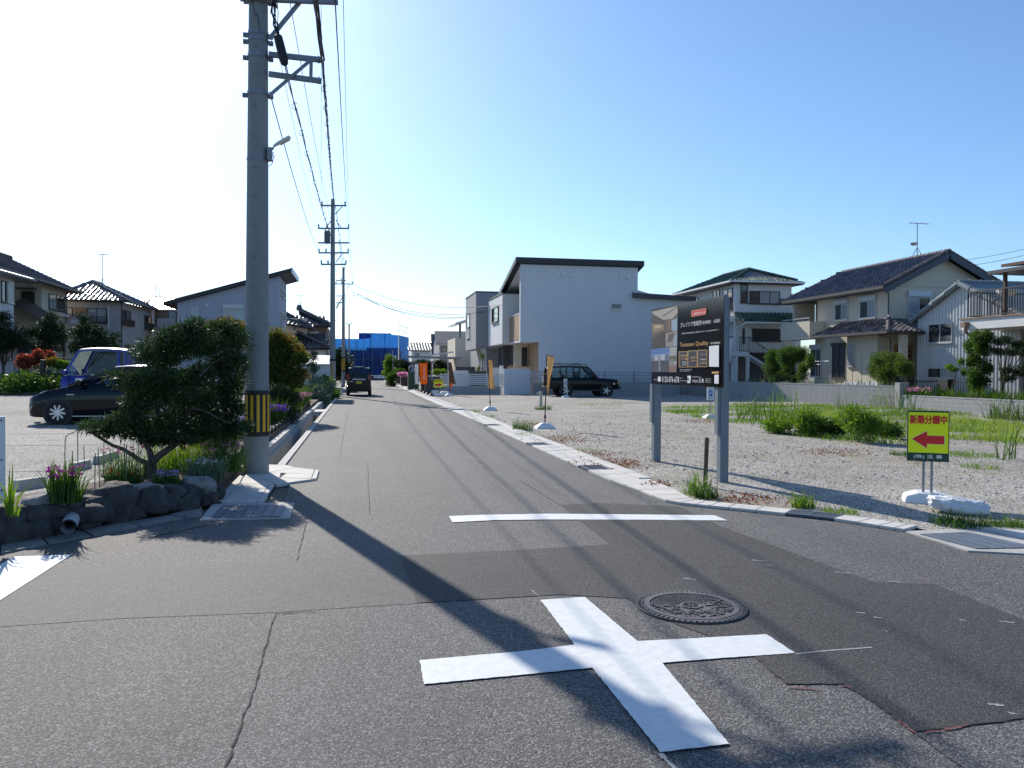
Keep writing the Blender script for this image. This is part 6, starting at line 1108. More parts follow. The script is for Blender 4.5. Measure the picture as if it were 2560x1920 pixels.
# ================================================================ vehicles (built facing +x, then turned)
G_car = glassmat('car glass', (0.68,0.76,0.73)); M_tyre = mat('tyre', (0.02,0.02,0.021), 0.85); M_rim = mat('alloy rim', (0.62,0.63,0.65), 0.3, metal=0.7); M_trim = mat('black trim', (0.015,0.015,0.016), 0.5)
M_lampc = mat('headlamp', (0.55,0.58,0.6), 0.08, spec=0.9); M_lampr = mat('tail lamp', (0.35,0.015,0.015), 0.15); M_seat = mat('seat cloth', (0.06,0.06,0.065), 0.9); M_chr = mat('chrome', (0.7,0.7,0.72), 0.12, metal=1.0); M_amb = mat('amber lamp', (0.7,0.2,0.02), 0.2)
M_plate = mat('yellow plate', (0.65,0.5,0.03), 0.5)
def wheel(root, x, y, r, s, spokes=8, w=0.19, rim=M_rim, twist=0.35):
    t = MB(); n = 28; prof = [(r*0.62,-w/2),(r*0.9,-w/2),(r,-w*0.32),(r,w*0.32),(r*0.9,w/2),(r*0.62,w/2)]; vs = []; fs = []
    for rr, yy in prof: vs += [(x+rr*math.cos(2*math.pi*k/n), y+s*yy, r+rr*math.sin(2*math.pi*k/n)) for k in range(n)]
    for i in range(5): fs += [(i*n+k, i*n+(k+1) % n, (i+1)*n+(k+1) % n, (i+1)*n+k) for k in range(n)]
    t.add(vs, fs); wo_ = t.build('wheel', M_tyre, root, local=True, smooth=True)
    b = MB(); o = y+s*w*0.40; b.cyl((x,o-s*0.06,r),(x,o-s*0.055,r),r*0.72,n=24); b.build('hub_back', M_trim, wo_, local=True)
    b = MB(); n = 32
    vs = [(x+rr*math.cos(2*math.pi*k/n), o+d, r+rr*math.sin(2*math.pi*k/n)) for rr, d in ((r*0.73,0),(r*0.64,0),(r*0.64,-s*0.03)) for k in range(n)]
    b.add(vs, [(i*n+k, i*n+(k+1) % n, (i+1)*n+(k+1) % n, (i+1)*n+k) for i in range(2) for k in range(n)])
    for k in range(spokes):
        a = 2*math.pi*k/spokes; p = Vector((x+r*0.1*math.cos(a), o-s*0.004, r+r*0.1*math.sin(a))); q = Vector((x+r*0.66*math.cos(a+twist), o-s*0.004, r+r*0.66*math.sin(a+twist))); b.bar(p, q, r*0.13 if abs(twist) else r*0.16, 0.02, (0,1,0))
    b.cyl((x,o-s*0.02,r),(x,o+s*0.01,r),r*0.17,n=12); b.build('rim', rim, wo_, local=True, smooth=True); return wo_
def car(name, label, loc, rz, paint, st, gh, wh, r, seats=((0.1,0.35),(0.1,-0.35),(-0.9,0.0)), spokes=8, twist=0.35, cat='car'):
    t = thing(name, label, cat, loc, rz); b = MB(); cols = [(-1,0.0),(-1.0,0.28),(-1.0,0.62),(-0.975,0.86),(-0.9,0.97),(-0.55,1.0),(0.55,1.0),(0.9,0.97),(0.975,0.86),(1.0,0.62),(1.0,0.28),(1,0.0)]
    for (x, zb, zt, w) in st:
        for cy, cz in cols: b.v.append(Vector((x, cy*w*(0.94 if cz == 0 else 1), zb+(zt-zb)*cz)))
    n = len(cols)
    for i in range(len(st)-1):
        for k in range(n-1): b.f.append([i*n+k, (i+1)*n+k, (i+1)*n+k+1, i*n+k+1])
        b.f.append([i*n+n-1, (i+1)*n+n-1, (i+1)*n, i*n])
    b.f.append(list(range(n))[::-1]); b.f.append(list(range((len(st)-1)*n, len(st)*n)))
    body = b.build('body', paint, t, local=True, smooth=True)
    A0,A1,C1,C0,zf,zc,zr,wb,wr = [gh[k] for k in ('A0','A1','C1','C0','zf','zc','zr','wb','wr')]
    b = MB(); N_ = 8; R = []
    for i in range(N_+1):
        x = A1+(C1-A1)*i/N_; cr = zr-0.05*(2*i/N_-0.9)**2
        for y, dz in ((-wr,-0.05),(-wr*0.93,-0.01),(-wr*0.5,0.02),(0,0.03),(wr*0.5,0.02),(wr*0.93,-0.01),(wr,-0.05)): b.v.append(Vector((x,y,cr+dz)))
    for i in range(N_):
        for k in range(6): b.f.append([i*7+k,(i+1)*7+k,(i+1)*7+k+1,i*7+k+1])
    b.v += [v-Vector((0,0,0.05)) for v in b.v[:]]; m = 7*(N_+1); b.f += [[i+m for i in f][::-1] for f in b.f[:]]
    for i in range(N_): b.f += [[i*7,m+i*7,m+(i+1)*7,(i+1)*7],[i*7+6,(i+1)*7+6,m+(i+1)*7+6,m+i*7+6]]
    b.f += [[k,k+1,m+k+1,m+k] for k in range(6)]+[[N_*7+k+1,N_*7+k,m+N_*7+k,m+N_*7+k+1] for k in range(6)]
    b.build('roof', paint, t, local=True, smooth=True)
    zrs = zr-0.09; zA = zr-0.09-0.0; mids = gh.get('mid', [0.0])
    for s in (-1,1):
        for (x0,z0,x1,z1,w) in [(A0,zf,A1,zrs,0.07),(C0,zc,C1,zrs,0.14)]+[(m_,zf+(zc-zf)*0.5,m_*0.96,zrs+0.02,0.07) for m_ in mids]:
            b = MB(); b.bar((x0,s*wb,z0-0.02),(x1,s*wr,z1),w,0.05,(0,1,0)); b.build('pillar', paint if w > 0.1 or gh.get('pp') else M_trim, t, local=True)
        b = MB(); b.add([(A0-0.02,s*(wb-0.01),zf-0.03),(C0+0.02,s*(wb-0.01),zc-0.03),(C1,s*(wr-0.01),zrs),(A1,s*(wr-0.01),zrs)],[(0,1,2,3)]); b.build('side_glass', G_car, t, local=True, recalc=False)
        b = MB(); px_, pz_ = gh.get('mirror', (A0-0.25,zf+0.06)); b.tube([(px_-0.06,s*(wb+0.02),pz_-0.02),(px_,s*(wb+0.1),pz_),(px_+0.02,s*(wb+0.2),pz_)],[0.02,0.085,0.07],8); b.build('mirror', paint, t, local=True, smooth=True)
        b = MB(); 
        for dx in gh.get('handles', []): b.box(dx-0.1,dx+0.1,s*(wb+0.06),s*(wb+0.085),zf-0.14,zf-0.10)
        if b.v: b.build('door_handle', paint, t, local=True)
        for dx in gh.get('seams', []): b = MB(); w_ = max(q[3] for q in st); b.box(dx-0.006,dx+0.006,s*(w_-0.02),s*(w_+0.002),0.35,zf-0.08); b.build('door_seam', M_trim, t, local=True)
    for nm, x0, z0, x1, z1 in (('windscreen',A0,zf,A1,zrs),('rear_window',C0,zc,C1,zrs)):
        b = MB(); b.add([(x0,-wb+0.02,z0-0.02),(x0,wb-0.02,z0-0.02),(x1,wr-0.02,z1+0.03),(x1,-wr+0.02,z1+0.03)],[(0,1,2,3)]); b.build(nm, G_car, t, local=True, recalc=False)
    for sx, sy in seats:
        b = MB(); w_ = 0.24 if sy else wb*0.75; b.box(sx-0.25,sx+0.25,sy-w_,sy+w_,0.45,zf-0.35); b.bar((sx-0.22,sy,zf-0.4),(sx-0.36,sy,zf+0.18),w_*2,0.12,(1,0,0)); b.bar((sx-0.37,sy,zf+0.2),(sx-0.40,sy,zf+0.36),0.25,0.09,(1,0,0)); b.build('seat', M_seat, t, local=True, bevel=0.02)
    wmax = max(q[3] for q in st)
    for x in wh:
        for s in (-1,1):
            b = MB(); b.cyl((x,s*(wmax-0.10),r*1.02),(x,s*(wmax+0.006),r*1.02),r*1.16,n=26); b.build('wheel_arch', M_trim, t, local=True); wheel(t, x, s*(wmax-0.075), r, s, spokes, twist=twist)
    return t
def lbox(t, nm, m, *a, bev=0.0, par=None): b = MB(); b.box(*a); return b.build(nm, m, par or t, local=True, bevel=bev)
P_blk = mat('black car paint', (0.004,0.005,0.010), 0.12, spec=0.4); P_suv = mat('dark green black paint', (0.004,0.005,0.005), 0.2, spec=0.3); P_van = mat('dark purple paint', (0.007,0.006,0.010), 0.15, spec=0.35); P_blu = mat('royal blue paint', (0.015,0.03,0.28), 0.3, coat=0.4)
# black hatchback in the yard
fw = gnd(149,1062,PZ); yc_ = fw.y+0.78
hb = car('parked_car', 'black hatchback car parked in the yard behind the pruned tree', (fw.x+1.25,yc_,PZ), math.pi, P_blk,
    [(2.02,0.30,0.52,0.50),(1.97,0.22,0.66,0.64),(1.85,0.19,0.74,0.74),(1.6,0.18,0.83,0.81),(1.25,0.18,0.91,0.84),(0.9,0.18,0.98,0.85),(0.4,0.18,0.99,0.85),(-0.6,0.18,1.01,0.85),(-1.3,0.19,1.05,0.845),(-1.75,0.22,1.07,0.81),(-1.95,0.32,1.02,0.74),(-2.0,0.40,0.85,0.70)],
    dict(A0=1.02,A1=0.02,C1=-1.45,C0=-1.9,zf=0.98,zc=1.06,zr=1.47,wb=0.79,wr=0.60,mid=[-0.28],mirror=(0.70,1.04),handles=[-0.1,-1.05],seams=[0.75,-0.3,-1.2]), (1.25,-1.30), 0.305, spokes=9, twist=0.5)
for s in (-1,1):
    b = MB(); b.add([(1.93,s*0.50,0.66),(1.97,s*0.62,0.60),(1.62,s*0.805,0.80),(1.45,s*0.80,0.86),(1.7,s*0.62,0.80)],[(0,1,2,3,4)]); b.build('headlight', M_lampc, hb, local=True, recalc=False)
    b = MB(); b.bar((1.93,s*0.655,0.36),(1.86,s*0.72,0.48),0.05,0.03); b.build('fog_lamp', M_lampc, hb, local=True); lbox(hb,'badge',M_chr,0.86,1.04,s*0.845,s*0.856,0.735,0.755); lbox(hb,'tail_light',M_lampr,-1.96,-1.80,s*0.70,s*0.80,0.78,1.0)
lbox(hb,'sill_trim',mat('bright sill',(0.4,0.42,0.44),0.3,metal=0.6),-1.0,0.95,0.848,0.853,0.20,0.225)
hb.scale = (1.02,1.0,1.04)
# blue truck behind it
tk = car('truck', 'blue cab over truck parked behind the black hatchback', (onY(258,950,25.6).x,26.4,yard_z(26.0)), math.pi, P_blu,
    [(1.20,0.45,1.05,0.76),(1.17,0.40,1.28,0.80),(1.08,0.38,1.34,0.82),(0.6,0.38,1.36,0.83),(-0.35,0.38,1.36,0.83),(-0.72,0.40,1.36,0.82)],
    dict(A0=1.08,A1=0.68,C1=-0.62,C0=-0.70,zf=1.36,zc=1.36,zr=2.28,wb=0.80,wr=0.70,mid=[-0.42],mirror=(1.0,1.45),handles=[-0.2],seams=[0.95,-0.36],pp=True), (0.55,), 0.34, seats=((-0.05,0.35),(-0.05,-0.35)), spokes=6, twist=0, cat='truck')
lbox(tk,'cab_back',P_blu,-0.74,-0.66,-0.78,0.78,1.3,2.2); lbox(tk,'bed',P_blu,-3.0,-0.85,-0.85,0.85,0.75,1.15); lbox(tk,'chassis',M_trim,-2.95,0.6,-0.4,0.4,0.40,0.74); wheel(tk,-2.2,0.74,0.34,1,6,twist=0); wheel(tk,-2.2,-0.74,0.34,-1,6,twist=0)
b = MB(); 
for y in (-0.75,-0.25,0.25,0.75): b.bar((-0.92,y,1.12),(-0.92,y,2.2),0.05,0.05)
for z in (1.6,2.2): b.bar((-0.92,-0.8,z),(-0.92,0.8,z),0.05,0.05)
b.build('headboard', M_trim, tk, local=True); b = MB(); b.tube([(1.12,0.80,1.38),(1.5,0.9,1.36),(1.62,0.95,1.40)],0.02,6); b.build('mirror_arm', M_trim, tk, local=True); b = MB(); b.tube([(1.62,0.95,1.4),(1.60,0.95,1.55),(1.58,0.95,1.85)],[0.06,0.09,0.07],8); b.build('large_mirror', M_trim, tk, local=True, smooth=True)
tk.scale = (1,1,0.87)
lbox(tk,'door_print',M_wht,0.35,0.75,0.833,0.836,1.1,1.24)
# dark boxy van seen from behind
vn = car('van', 'dark boxy kei van driving away along the lane', (-0.04,51.2,0.0), math.pi/2, P_van,
    [(1.68,0.35,0.75,0.58),(1.62,0.26,0.95,0.66),(1.3,0.22,1.05,0.71),(0.9,0.22,1.08,0.735),(0,0.22,1.06,0.735),(-1.3,0.24,1.06,0.735),(-1.62,0.28,1.06,0.72),(-1.70,0.34,1.02,0.69)],
    dict(A0=1.05,A1=0.55,C1=-1.55,C0=-1.66,zf=1.06,zc=1.06,zr=1.76,wb=0.71,wr=0.63,mid=[-0.2],mirror=(0.75,1.12),seams=[0.7,-0.3]), (1.15,-1.22), 0.28, spokes=8)
for s in (-1,1):
    lbox(vn,'tail_light',M_lampr,-1.74,-1.55,s*0.60,s*0.735,0.98,1.32,bev=0.01); lbox(vn,'reflector',M_lampr,-1.735,-1.70,s*0.5,s*0.66,0.42,0.46)
lbox(vn,'tailgate_strip',mat('silver trim',(0.55,0.56,0.58),0.35),-1.735,-1.69,-0.40,0.40,0.97,1.05); lbox(vn,'number_plate',M_plate,-1.735,-1.70,-0.17,0.17,0.74,0.90); lbox(vn,'bumper',P_van,-1.78,-1.68,-0.70,0.70,0.30,0.60,bev=0.03); lbox(vn,'badge',M_chr,-1.725,-1.70,0.38,0.58,0.86,0.89); lbox(vn,'spoiler',P_van,-1.74,-1.5,-0.58,0.58,1.72,1.77,bev=0.01)
# black off-road vehicle
s0 = onY(1362,992,47.4); sv = car('offroad_vehicle', 'black off road vehicle with roof rails parked in front of the white house', (onY(1452,992,48.2).x,48.3,0.0), 0.0, P_suv,
    [(2.22,0.55,0.95,0.80),(2.18,0.45,1.05,0.86),(1.7,0.42,1.12,0.89),(0.9,0.42,1.17,0.90),(0.4,0.42,1.20,0.90),(-1,0.42,1.20,0.90),(-2.05,0.45,1.20,0.89),(-2.15,0.5,1.16,0.86)],
    dict(A0=0.88,A1=0.30,C1=-2.06,C0=-2.12,zf=1.18,zc=1.20,zr=1.90,wb=0.85,wr=0.74,mid=[-0.28,-1.15],mirror=(0.62,1.24),handles=[-0.15,-0.95],seams=[0.65,-0.3,-1.15]), (1.42,-1.15), 0.37, spokes=5, twist=0, cat='vehicle')
for s in (-1,1):
    lbox(sv,'sill',M_trim,-1.0,1.2,s*0.86,s*0.91,0.36,0.44); lbox(sv,'headlight',M_lampc,2.16,2.24,s*0.55,s*0.80,0.80,0.96); lbox(sv,'indicator',M_amb,2.12,2.23,s*0.80,s*0.88,0.82,0.94); lbox(sv,'tail_light',M_lampr,-2.18,-2.10,s*0.72,s*0.86,0.80,1.12)
    b = MB(); b.tube([(0.25,s*0.66,1.90),(0.1,s*0.66,2.0),(-1.95,s*0.66,2.02),(-2.05,s*0.66,1.92)],0.022,6); b.build('roof_rail', M_trim, sv, local=True)
lbox(sv,'front_bumper',M_trim,2.12,2.34,-0.86,0.86,0.46,0.66,bev=0.03); lbox(sv,'rear_bumper',M_trim,-2.32,-2.1,-0.86,0.86,0.46,0.64,bev=0.03)
for x in (-0.3,-1.5): b = MB(); b.bar((x,-0.72,2.06),(x,0.72,2.06),0.06,0.03); b.build('cross_bar', M_trim, sv, local=True)
b = MB(); n=24; b.cyl((-2.16,0.1,1.05),(-2.38,0.1,1.05),0.37,n=24); sp = b.build('spare_wheel', M_tyre, sv, local=True, smooth=True, bevel=0.03); b = MB(); b.cyl((-2.381,0.1,1.05),(-2.40,0.1,1.05),0.22,n=20); b.build('rim', M_rim, sp, local=True)
for s in (-1,1): b = MB(); b.cyl((1.9,s*0.905,0.8),(1.9,s*0.91,0.8),0.05,n=10); b.build('badge', M_chr, sv, local=True)
# ================================================================ signs, banners and small things of the lot
M_post = mat('slate blue post', (0.17,0.20,0.23), 0.5, var=0.06, scale=4); M_blkp = mat('gloss black panel', (0.012,0.012,0.014), 0.12, spec=0.6); M_gold = mat('gold print', (0.62,0.36,0.12), 0.5); M_redp2 = mat('red print', (0.60,0.02,0.03), 0.5); M_wp = mat('white print', (0.78,0.78,0.78), 0.5); M_navyp = mat('dark slate print', (0.03,0.032,0.045), 0.4)
def c3(x, y): return (1600+x/3.317, 720+y/3.317)
xs = 5.0; bbT = thing('billboard', 'large black property billboard on two slate posts beside the kerb', 'billboard', (5.15,12,0))
def bp(x, y, d=0.0): return onX(*c3(x, y), xs-d)
TL, BL, TR, BR = bp(100,185), bp(95,790), bp(697,58), bp(685,825); yl, yr = TL.y, TR.y; zt_ = TR.z; zb_ = BR.z
b = MB(); b.box(xs,xs+0.06,yr,yl,zb_,zt_); b.build('panel', M_blkp, bbT); b = MB(); b.box(xs+0.005,xs+0.06,yr-0.012,yr-0.001,zb_-0.01,zt_+0.01); b.build('edge_trim', M_post, bbT)
for yy in (13.33,10.71): b = MB(); b.box(xs+0.062,xs+0.19,yy-0.065,yy+0.065,-0.05,zt_-0.02 if yy < 12 else zt_-0.02); b.build('post', M_post, bbT, bevel=0.006)
for yy in (13.33,10.71): b = MB(); b.box(xs+0.02,xs+0.06,yy-0.05,yy+0.05,0.7,zb_-0.002); b.build('post_face', M_post, bbT)
PZc = [0]
def pr_(pts, m, nm='print', d=None):
    PZc[0] += 1; dd = d or (0.0015+0.0004*PZc[0]); b = MB(); b.poly([Vector((xs-dd, p.y, p.z)) for p in [onX(*c3(*q), xs) for q in pts]]); return b.build(nm, m, bbT, recalc=False)
def tx(s, x0, y0, x1, y1, hpx, m, d=0.006):
    a = onX(*c3(x0,y0), xs-d); e = onX(*c3(x1,y1), xs-d); h = onX(*c3(x0,y0-hpx), xs-d).z-a.z; z = (a.z+e.z)/2; return text(bbT, s, (xs-d,a.y,z), (xs-d,e.y,z), h, m)
def pm(nm, col, r=0.45): return mat('print '+nm, tuple(c*0.62 for c in col), r)
# interior photograph
pr_([(102,190),(315,143),(312,490),(98,508)], pm('photo umber',(0.16,0.10,0.07))); pr_([(104,196),(314,150),(314,205),(270,255),(160,268),(104,205)], pm('photo ceiling',(0.62,0.52,0.42))); pr_([(180,230),(314,150),(314,160),(200,240)], pm('photo beam',(0.3,0.24,0.2))); pr_([(104,215),(205,270),(205,300),(104,290)], pm('photo dark',(0.05,0.03,0.02)))
pr_([(104,300),(200,300),(200,345),(104,375)], pm('photo lit wood',(0.42,0.26,0.13))); pr_([(120,312),(180,306),(180,328),(120,336)], pm('photo lamp glow',(0.72,0.55,0.32))); pr_([(102,420),(205,360),(210,490),(100,505)], pm('photo counter',(0.045,0.03,0.025))); pr_([(262,270),(312,250),(312,360),(262,350)], pm('photo window',(0.40,0.55,0.66))); pr_([(236,270),(255,264),(255,350),(236,352)], pm('photo wood',(0.30,0.17,0.1)))
pr_([(215,380),(312,350),(311,480),(215,490)], pm('photo sofa',(0.42,0.36,0.33))); pr_([(240,385),(290,370),(270,440),(230,450)], pm('photo throw',(0.16,0.09,0.07))); pr_([(290,400),(312,385),(311,480),(280,485)], pm('photo blue',(0.42,0.55,0.68)))
# exterior photographs
pr_([(97,508),(248,492),(245,698),(94,698)], pm('photo sky blue',(0.10,0.25,0.60))); pr_([(97,560),(247,540),(247,580),(97,590)], pm('photo pale sky',(0.45,0.58,0.75)))
for x0,x1,y0,y1,c in ((97,120,565,605,0),(125,150,575,605,1),(150,172,555,602,2),(176,210,560,600,1),(212,246,548,600,0)): pr_([(x0,y0),(x1,y0-2),(x1,y1),(x0,y1)], (pm('facade dim',(0.2,0.24,0.34)),pm('facade white',(0.65,0.68,0.74)),pm('facade grey',(0.38,0.42,0.5)))[c])
pr_([(97,605),(246,600),(246,640),(97,640)], pm('photo shade',(0.05,0.06,0.09))); pr_([(95,640),(246,638),(245,698),(94,698)], pm('photo asphalt',(0.07,0.075,0.1))); pr_([(160,602),(172,602),(172,690),(160,690)], pm('facade grey',(0.38,0.42,0.5)))
pr_([(250,492),(312,485),(308,698),(247,698)], pm('photo render',(0.55,0.55,0.55))); pr_([(250,565),(308,560),(306,605),(250,605)], pm('photo plants',(0.13,0.17,0.09))); pr_([(248,640),(307,640),(306,698),(247,698)], pm('photo paving',(0.36,0.2,0.17))); pr_([(258,590),(285,588),(285,650),(258,650)], pm('photo stone',(0.3,0.3,0.29)))
# red label, headings
pr_([(432,188),(556,167),(555,219),(433,240)], M_gold); pr_([(435,191),(553,171),(552,216),(436,236)], M_redp2); tx('建築条件付土地',446,226,542,210,20,M_wp,0.02)
tx('プレゾリア安城市',334,332,510,306,40,M_wp); tx('（桜井駅南）（6区画）',514,303,664,284,30,M_wp); tx('安城市小川町的場12番11,12番12の各一部 ［114.36㎡(34.59坪)～］',346,384,650,358,15,M_wp)
tx('Tamazen Quality',330,501,566,480,44,M_gold); tx('物件多数掲載中',584,468,664,462,18,M_wp)
for x0,x1,yy0,yy1 in ((328,402,527,658),(404,482,520,657),(484,565,514,655)): pr_([(x0,yy0),(x1,yy0-3),(x1,yy1),(x0,yy1)], M_gold); pr_([(x0+4,yy0+4),(x1-4,yy0+1),(x1-4,yy1-4),(x0+4,yy1-4)], M_navyp)
for s,x0,y0,x1,h in (('耐震+制震',338,572,394,20),('ダブル構造',338,598,394,18),('地盤保証',350,622,384,11),('20年保証',350,640,384,11),('自由設計',420,586,468,18),('高耐久',420,610,468,13),('こだわり仕様',494,560,556,16),('長期優良住宅',500,600,550,11),('完成保証制度',494,632,556,15)): tx(s,x0,y0,x1,y0-3,h,M_gold if h > 12 else M_wp,0.03)
for k in range(2): tx('※建築条件付土地とは土地売買契約締結後一定期間内に契約',330,680+k*12,430-k*16,679+k*12,7,M_wp)
tx('お問い合わせ',115,765,148,765,10,M_wp); pr_([(156,735),(178,734),(178,776),(156,777)], M_wp); tx('0120-876-678',181,782,323,782,46,M_wp); tx('営業時間 9:00〜18:00',328,752,356,752,8,M_wp); tx('定休日 火曜・水曜日',328,774,390,774,9,M_wp)
pr_([(401,728),(430,727),(430,788),(401,788)], M_wp); pr_([(410,750),(422,745),(424,768),(410,770)], pm('logo green',(0.05,0.3,0.12)),d=0.035); pr_([(406,748),(414,742),(414,756),(407,760)], pm('logo red',(0.5,0.05,0.08)),d=0.036)
tx('株式会社',433,783,482,783,22,M_wp); tx('玉善',486,785,530,786,36,M_wp); tx('愛知県知事免許',434,742,505,742,8,M_wp)
for k in range(3): tx('名古屋市中区錦二丁目 TEL',540,757+k*14,590,757+k*14,8,M_wp)
pr_([(604,694),(662,692),(662,708),(604,710)], M_gold); pr_([(582,482),(664,474),(663,654),(581,652)], M_wp); pr_([(626,720),(662,717),(662,794),(626,792)], M_wp)
# small yellow arrow sign
def arrow_sign(label, c, rz, w, h, z0, left=True, bag=True, line='新築分譲中', base_len=0.55):
    t = thing('arrow_sign', label, 'sign', c, rz); M_flu = mat('fluorescent yellow', (0.92,1.0,0.0), 0.5); M_dg = mat('dark green sign', (0.015,0.055,0.03), 0.5); M_redf = mat('sign red film', (0.72,0.012,0.015), 0.4)
    lbox(t,'frame',M_dg,-w/2,w/2,0.0,0.045,z0,z0+h,bev=0.004); lbox(t,'face',M_flu,-w/2+0.012,w/2-0.012,-0.003,-0.001,z0+h*0.17,z0+h-0.02)
    b = MB(); s = 1 if left else -1; q = [(-0.39,0.0),(-0.03,0.21),(-0.03,0.095),(0.38,0.095),(0.38,-0.125),(-0.03,-0.125),(-0.03,-0.24)]; zc = z0+h*0.44
    b.poly([(s*x*w,-0.005,zc+y*w*1.0) for x, y in [(q_[0]*1.03,q_[1]*1.05) for q_ in q]]); b.build('arrow_outline', M_wp, t, local=True, recalc=False); b = MB(); b.poly([(s*x*w,-0.007,zc+y*w) for x, y in q]); b.build('arrow', M_redf, t, local=True, recalc=False)
    for s_, x0, x1, z, hh, m_, off in ((line,-w*0.44,w*0.44,z0+h*0.74,h*0.17,M_redf,0.006),('(株) 玉 善',-w*0.34,w*0.34,z0+h*0.05,h*0.085,M_wp,0.004)):
        o = text(t,s_,Vector(c)+Vector((x0,-off,z)),Vector(c)+Vector((x1,-off,z)),hh,m_,bold=0.035 if s_ == line else 0.015)
    for x in (-0.045,0.045): lbox(t,'leg',M_zinc,x-0.014,x+0.014,0.005,0.035,0.08,z0)
    b = MB(); b.prism([(-base_len/2,-0.17,0.0),(base_len/2,-0.17,0.0),(base_len/2-0.03,-0.12,0.08),(base_len*0.2,-0.09,0.12),(-base_len*0.2,-0.09,0.12),(-base_len/2+0.03,-0.12,0.08)],(0,0.34,0)); b.build('base', M_wht, t, local=True, bevel=0.015)
    return t
sc = gnd(2318,1258); sg = arrow_sign('yellow sign with red left arrow on two legs near the corner drain', (sc.x,sc.y,0.012), -0.55, 0.46, 0.62, 0.50)
# sandbag over its foot
bm = bmesh.new(); bmesh.ops.create_icosphere(bm, subdivisions=5, radius=1); m = MB(); c_ = gnd(2400,1268,0.08); R = Matrix.Rotation(-0.75, 3, 'Z')
for v in bm.verts:
    n_ = v.co.normalized(); k = 1+0.25*noise.noise(n_*1.8)+0.20*abs(noise.noise(n_*4.5))+0.13*abs(noise.noise(n_*9)); q = Vector([math.copysign(abs(a)**0.8, a) for a in n_]); p = R @ Vector((q.x*0.28*k, q.y*0.15*k, (q.z*0.085-0.03*n_.x)*k)); p.z = max(p.z, -0.075); m.v.append(c_+p+Vector((0,0,0.02)))
m.f = [[v.index for v in f.verts] for f in bm.faces]; bm.free(); sbg = m.build('sandbag', mat('white woven bag', (0.68,0.70,0.72), 0.7, bump=0.4, bscale=25), smooth='all'); tag(sbg, 'crumpled white sandbag over the foot of the left arrow sign', 'sandbag')
c_ = gnd(1096,990); arrow_sign('small yellow sign with red right arrow beside the banner row', (c_.x,c_.y,0.012), 0.0, 0.60, 0.60, 0.42, left=False, bag=False)
b = MB(); b.cyl(gnd(1762,1218)-Vector((0,0,0.1)), onY(1764,1094,gnd(1762,1218).y)+Vector((0.02,0,0)), 0.030, n=10); tag(b.build('wooden_stake', M_woodd), 'weathered wooden stake standing between the billboard posts', 'stake')
# banners
def flag_base(t, c, s=1.0, m=None):
    b = MB(); w, d = 0.28*s, 0.20*s
    b.add([(-w,-d,0),(w,-d,0),(w,d,0),(-w,d,0),(-w*0.8,-d*0.9,0.07*s),(w*0.8,-d*0.9,0.07*s),(w*0.8,d*0.9,0.07*s),(-w*0.8,d*0.9,0.07*s),(-w*0.35,-d*0.5,0.15*s),(w*0.35,-d*0.5,0.15*s),(w*0.35,d*0.5,0.15*s),(-w*0.35,d*0.5,0.15*s)],[(0,3,2,1),(8,9,10,11)]+[(i,(i+1)%4,4+(i+1)%4,4+i) for i in range(4)]+[(4+i,4+(i+1)%4,8+(i+1)%4,8+i) for i in range(4)])
    b.v = [v+Vector(c) for v in b.v]; b.build('base', m or M_wht, t, bevel=0.012)
def cloth(t, pts_top, drop, m, cols=6, rows=18, sway=0.06, nm='banner'):
    b = MB(); a, e = Vector(pts_top[0]), Vector(pts_top[1])
    for j in range(rows+1):
        v = j/rows
        for i in range(cols+1):
            u = i/cols; k = drop[2] if len(drop) > 2 else 1.0
            p = a.lerp(e, u*(1-(1-k)*v)); p = p+Vector((drop[1]*v*u, sway*math.sin(v*6+u*5)*u+0.03*math.sin(v*13)*u, -drop[0]*v+0.02*math.sin(u*8+v*3))); b.v.append(p)
    for j in range(rows):
        for i in range(cols): k = j*(cols+1)+i; b.f.append([k,k+1,k+cols+2,k+cols+1])
    o = b.build(nm, m, t, smooth='all', recalc=False); o.modifiers.new('s','SOLIDIFY').thickness = 0.004; return o
def clothmat(nm, c1, c2): 
    m = mat(nm, c1, 0.8, col2=c2, scale=2.0, detail=2)
    nt = m.node_tree; tr = nt.nodes.new('ShaderNodeBsdfTranslucent'); mx = nt.nodes.new('ShaderNodeMixShader'); mx.inputs[0].default_value = 0.5; pb = nt.nodes['Principled BSDF']
    nt.links.new(pb.inputs['Base Color'].links[0].from_socket, tr.inputs[0]); nt.links.new(pb.outputs[0], mx.inputs[1]); nt.links.new(tr.outputs[0], mx.inputs[2]); nt.links.new(mx.outputs[0], nt.nodes['Material Output'].inputs[0]); return m
F_tan = clothmat('tan banner', (0.60,0.42,0.20), (0.68,0.52,0.28)); F_org = clothmat('orange banner', (0.65,0.20,0.02), (0.72,0.27,0.03)); F_wht = clothmat('white banner', (0.55,0.56,0.60), (0.66,0.66,0.68)); F_gry = clothmat('blue grey banner', (0.22,0.26,0.36), (0.36,0.40,0.48)); F_dk = clothmat('brown banner', (0.16,0.09,0.06), (0.25,0.14,0.09))
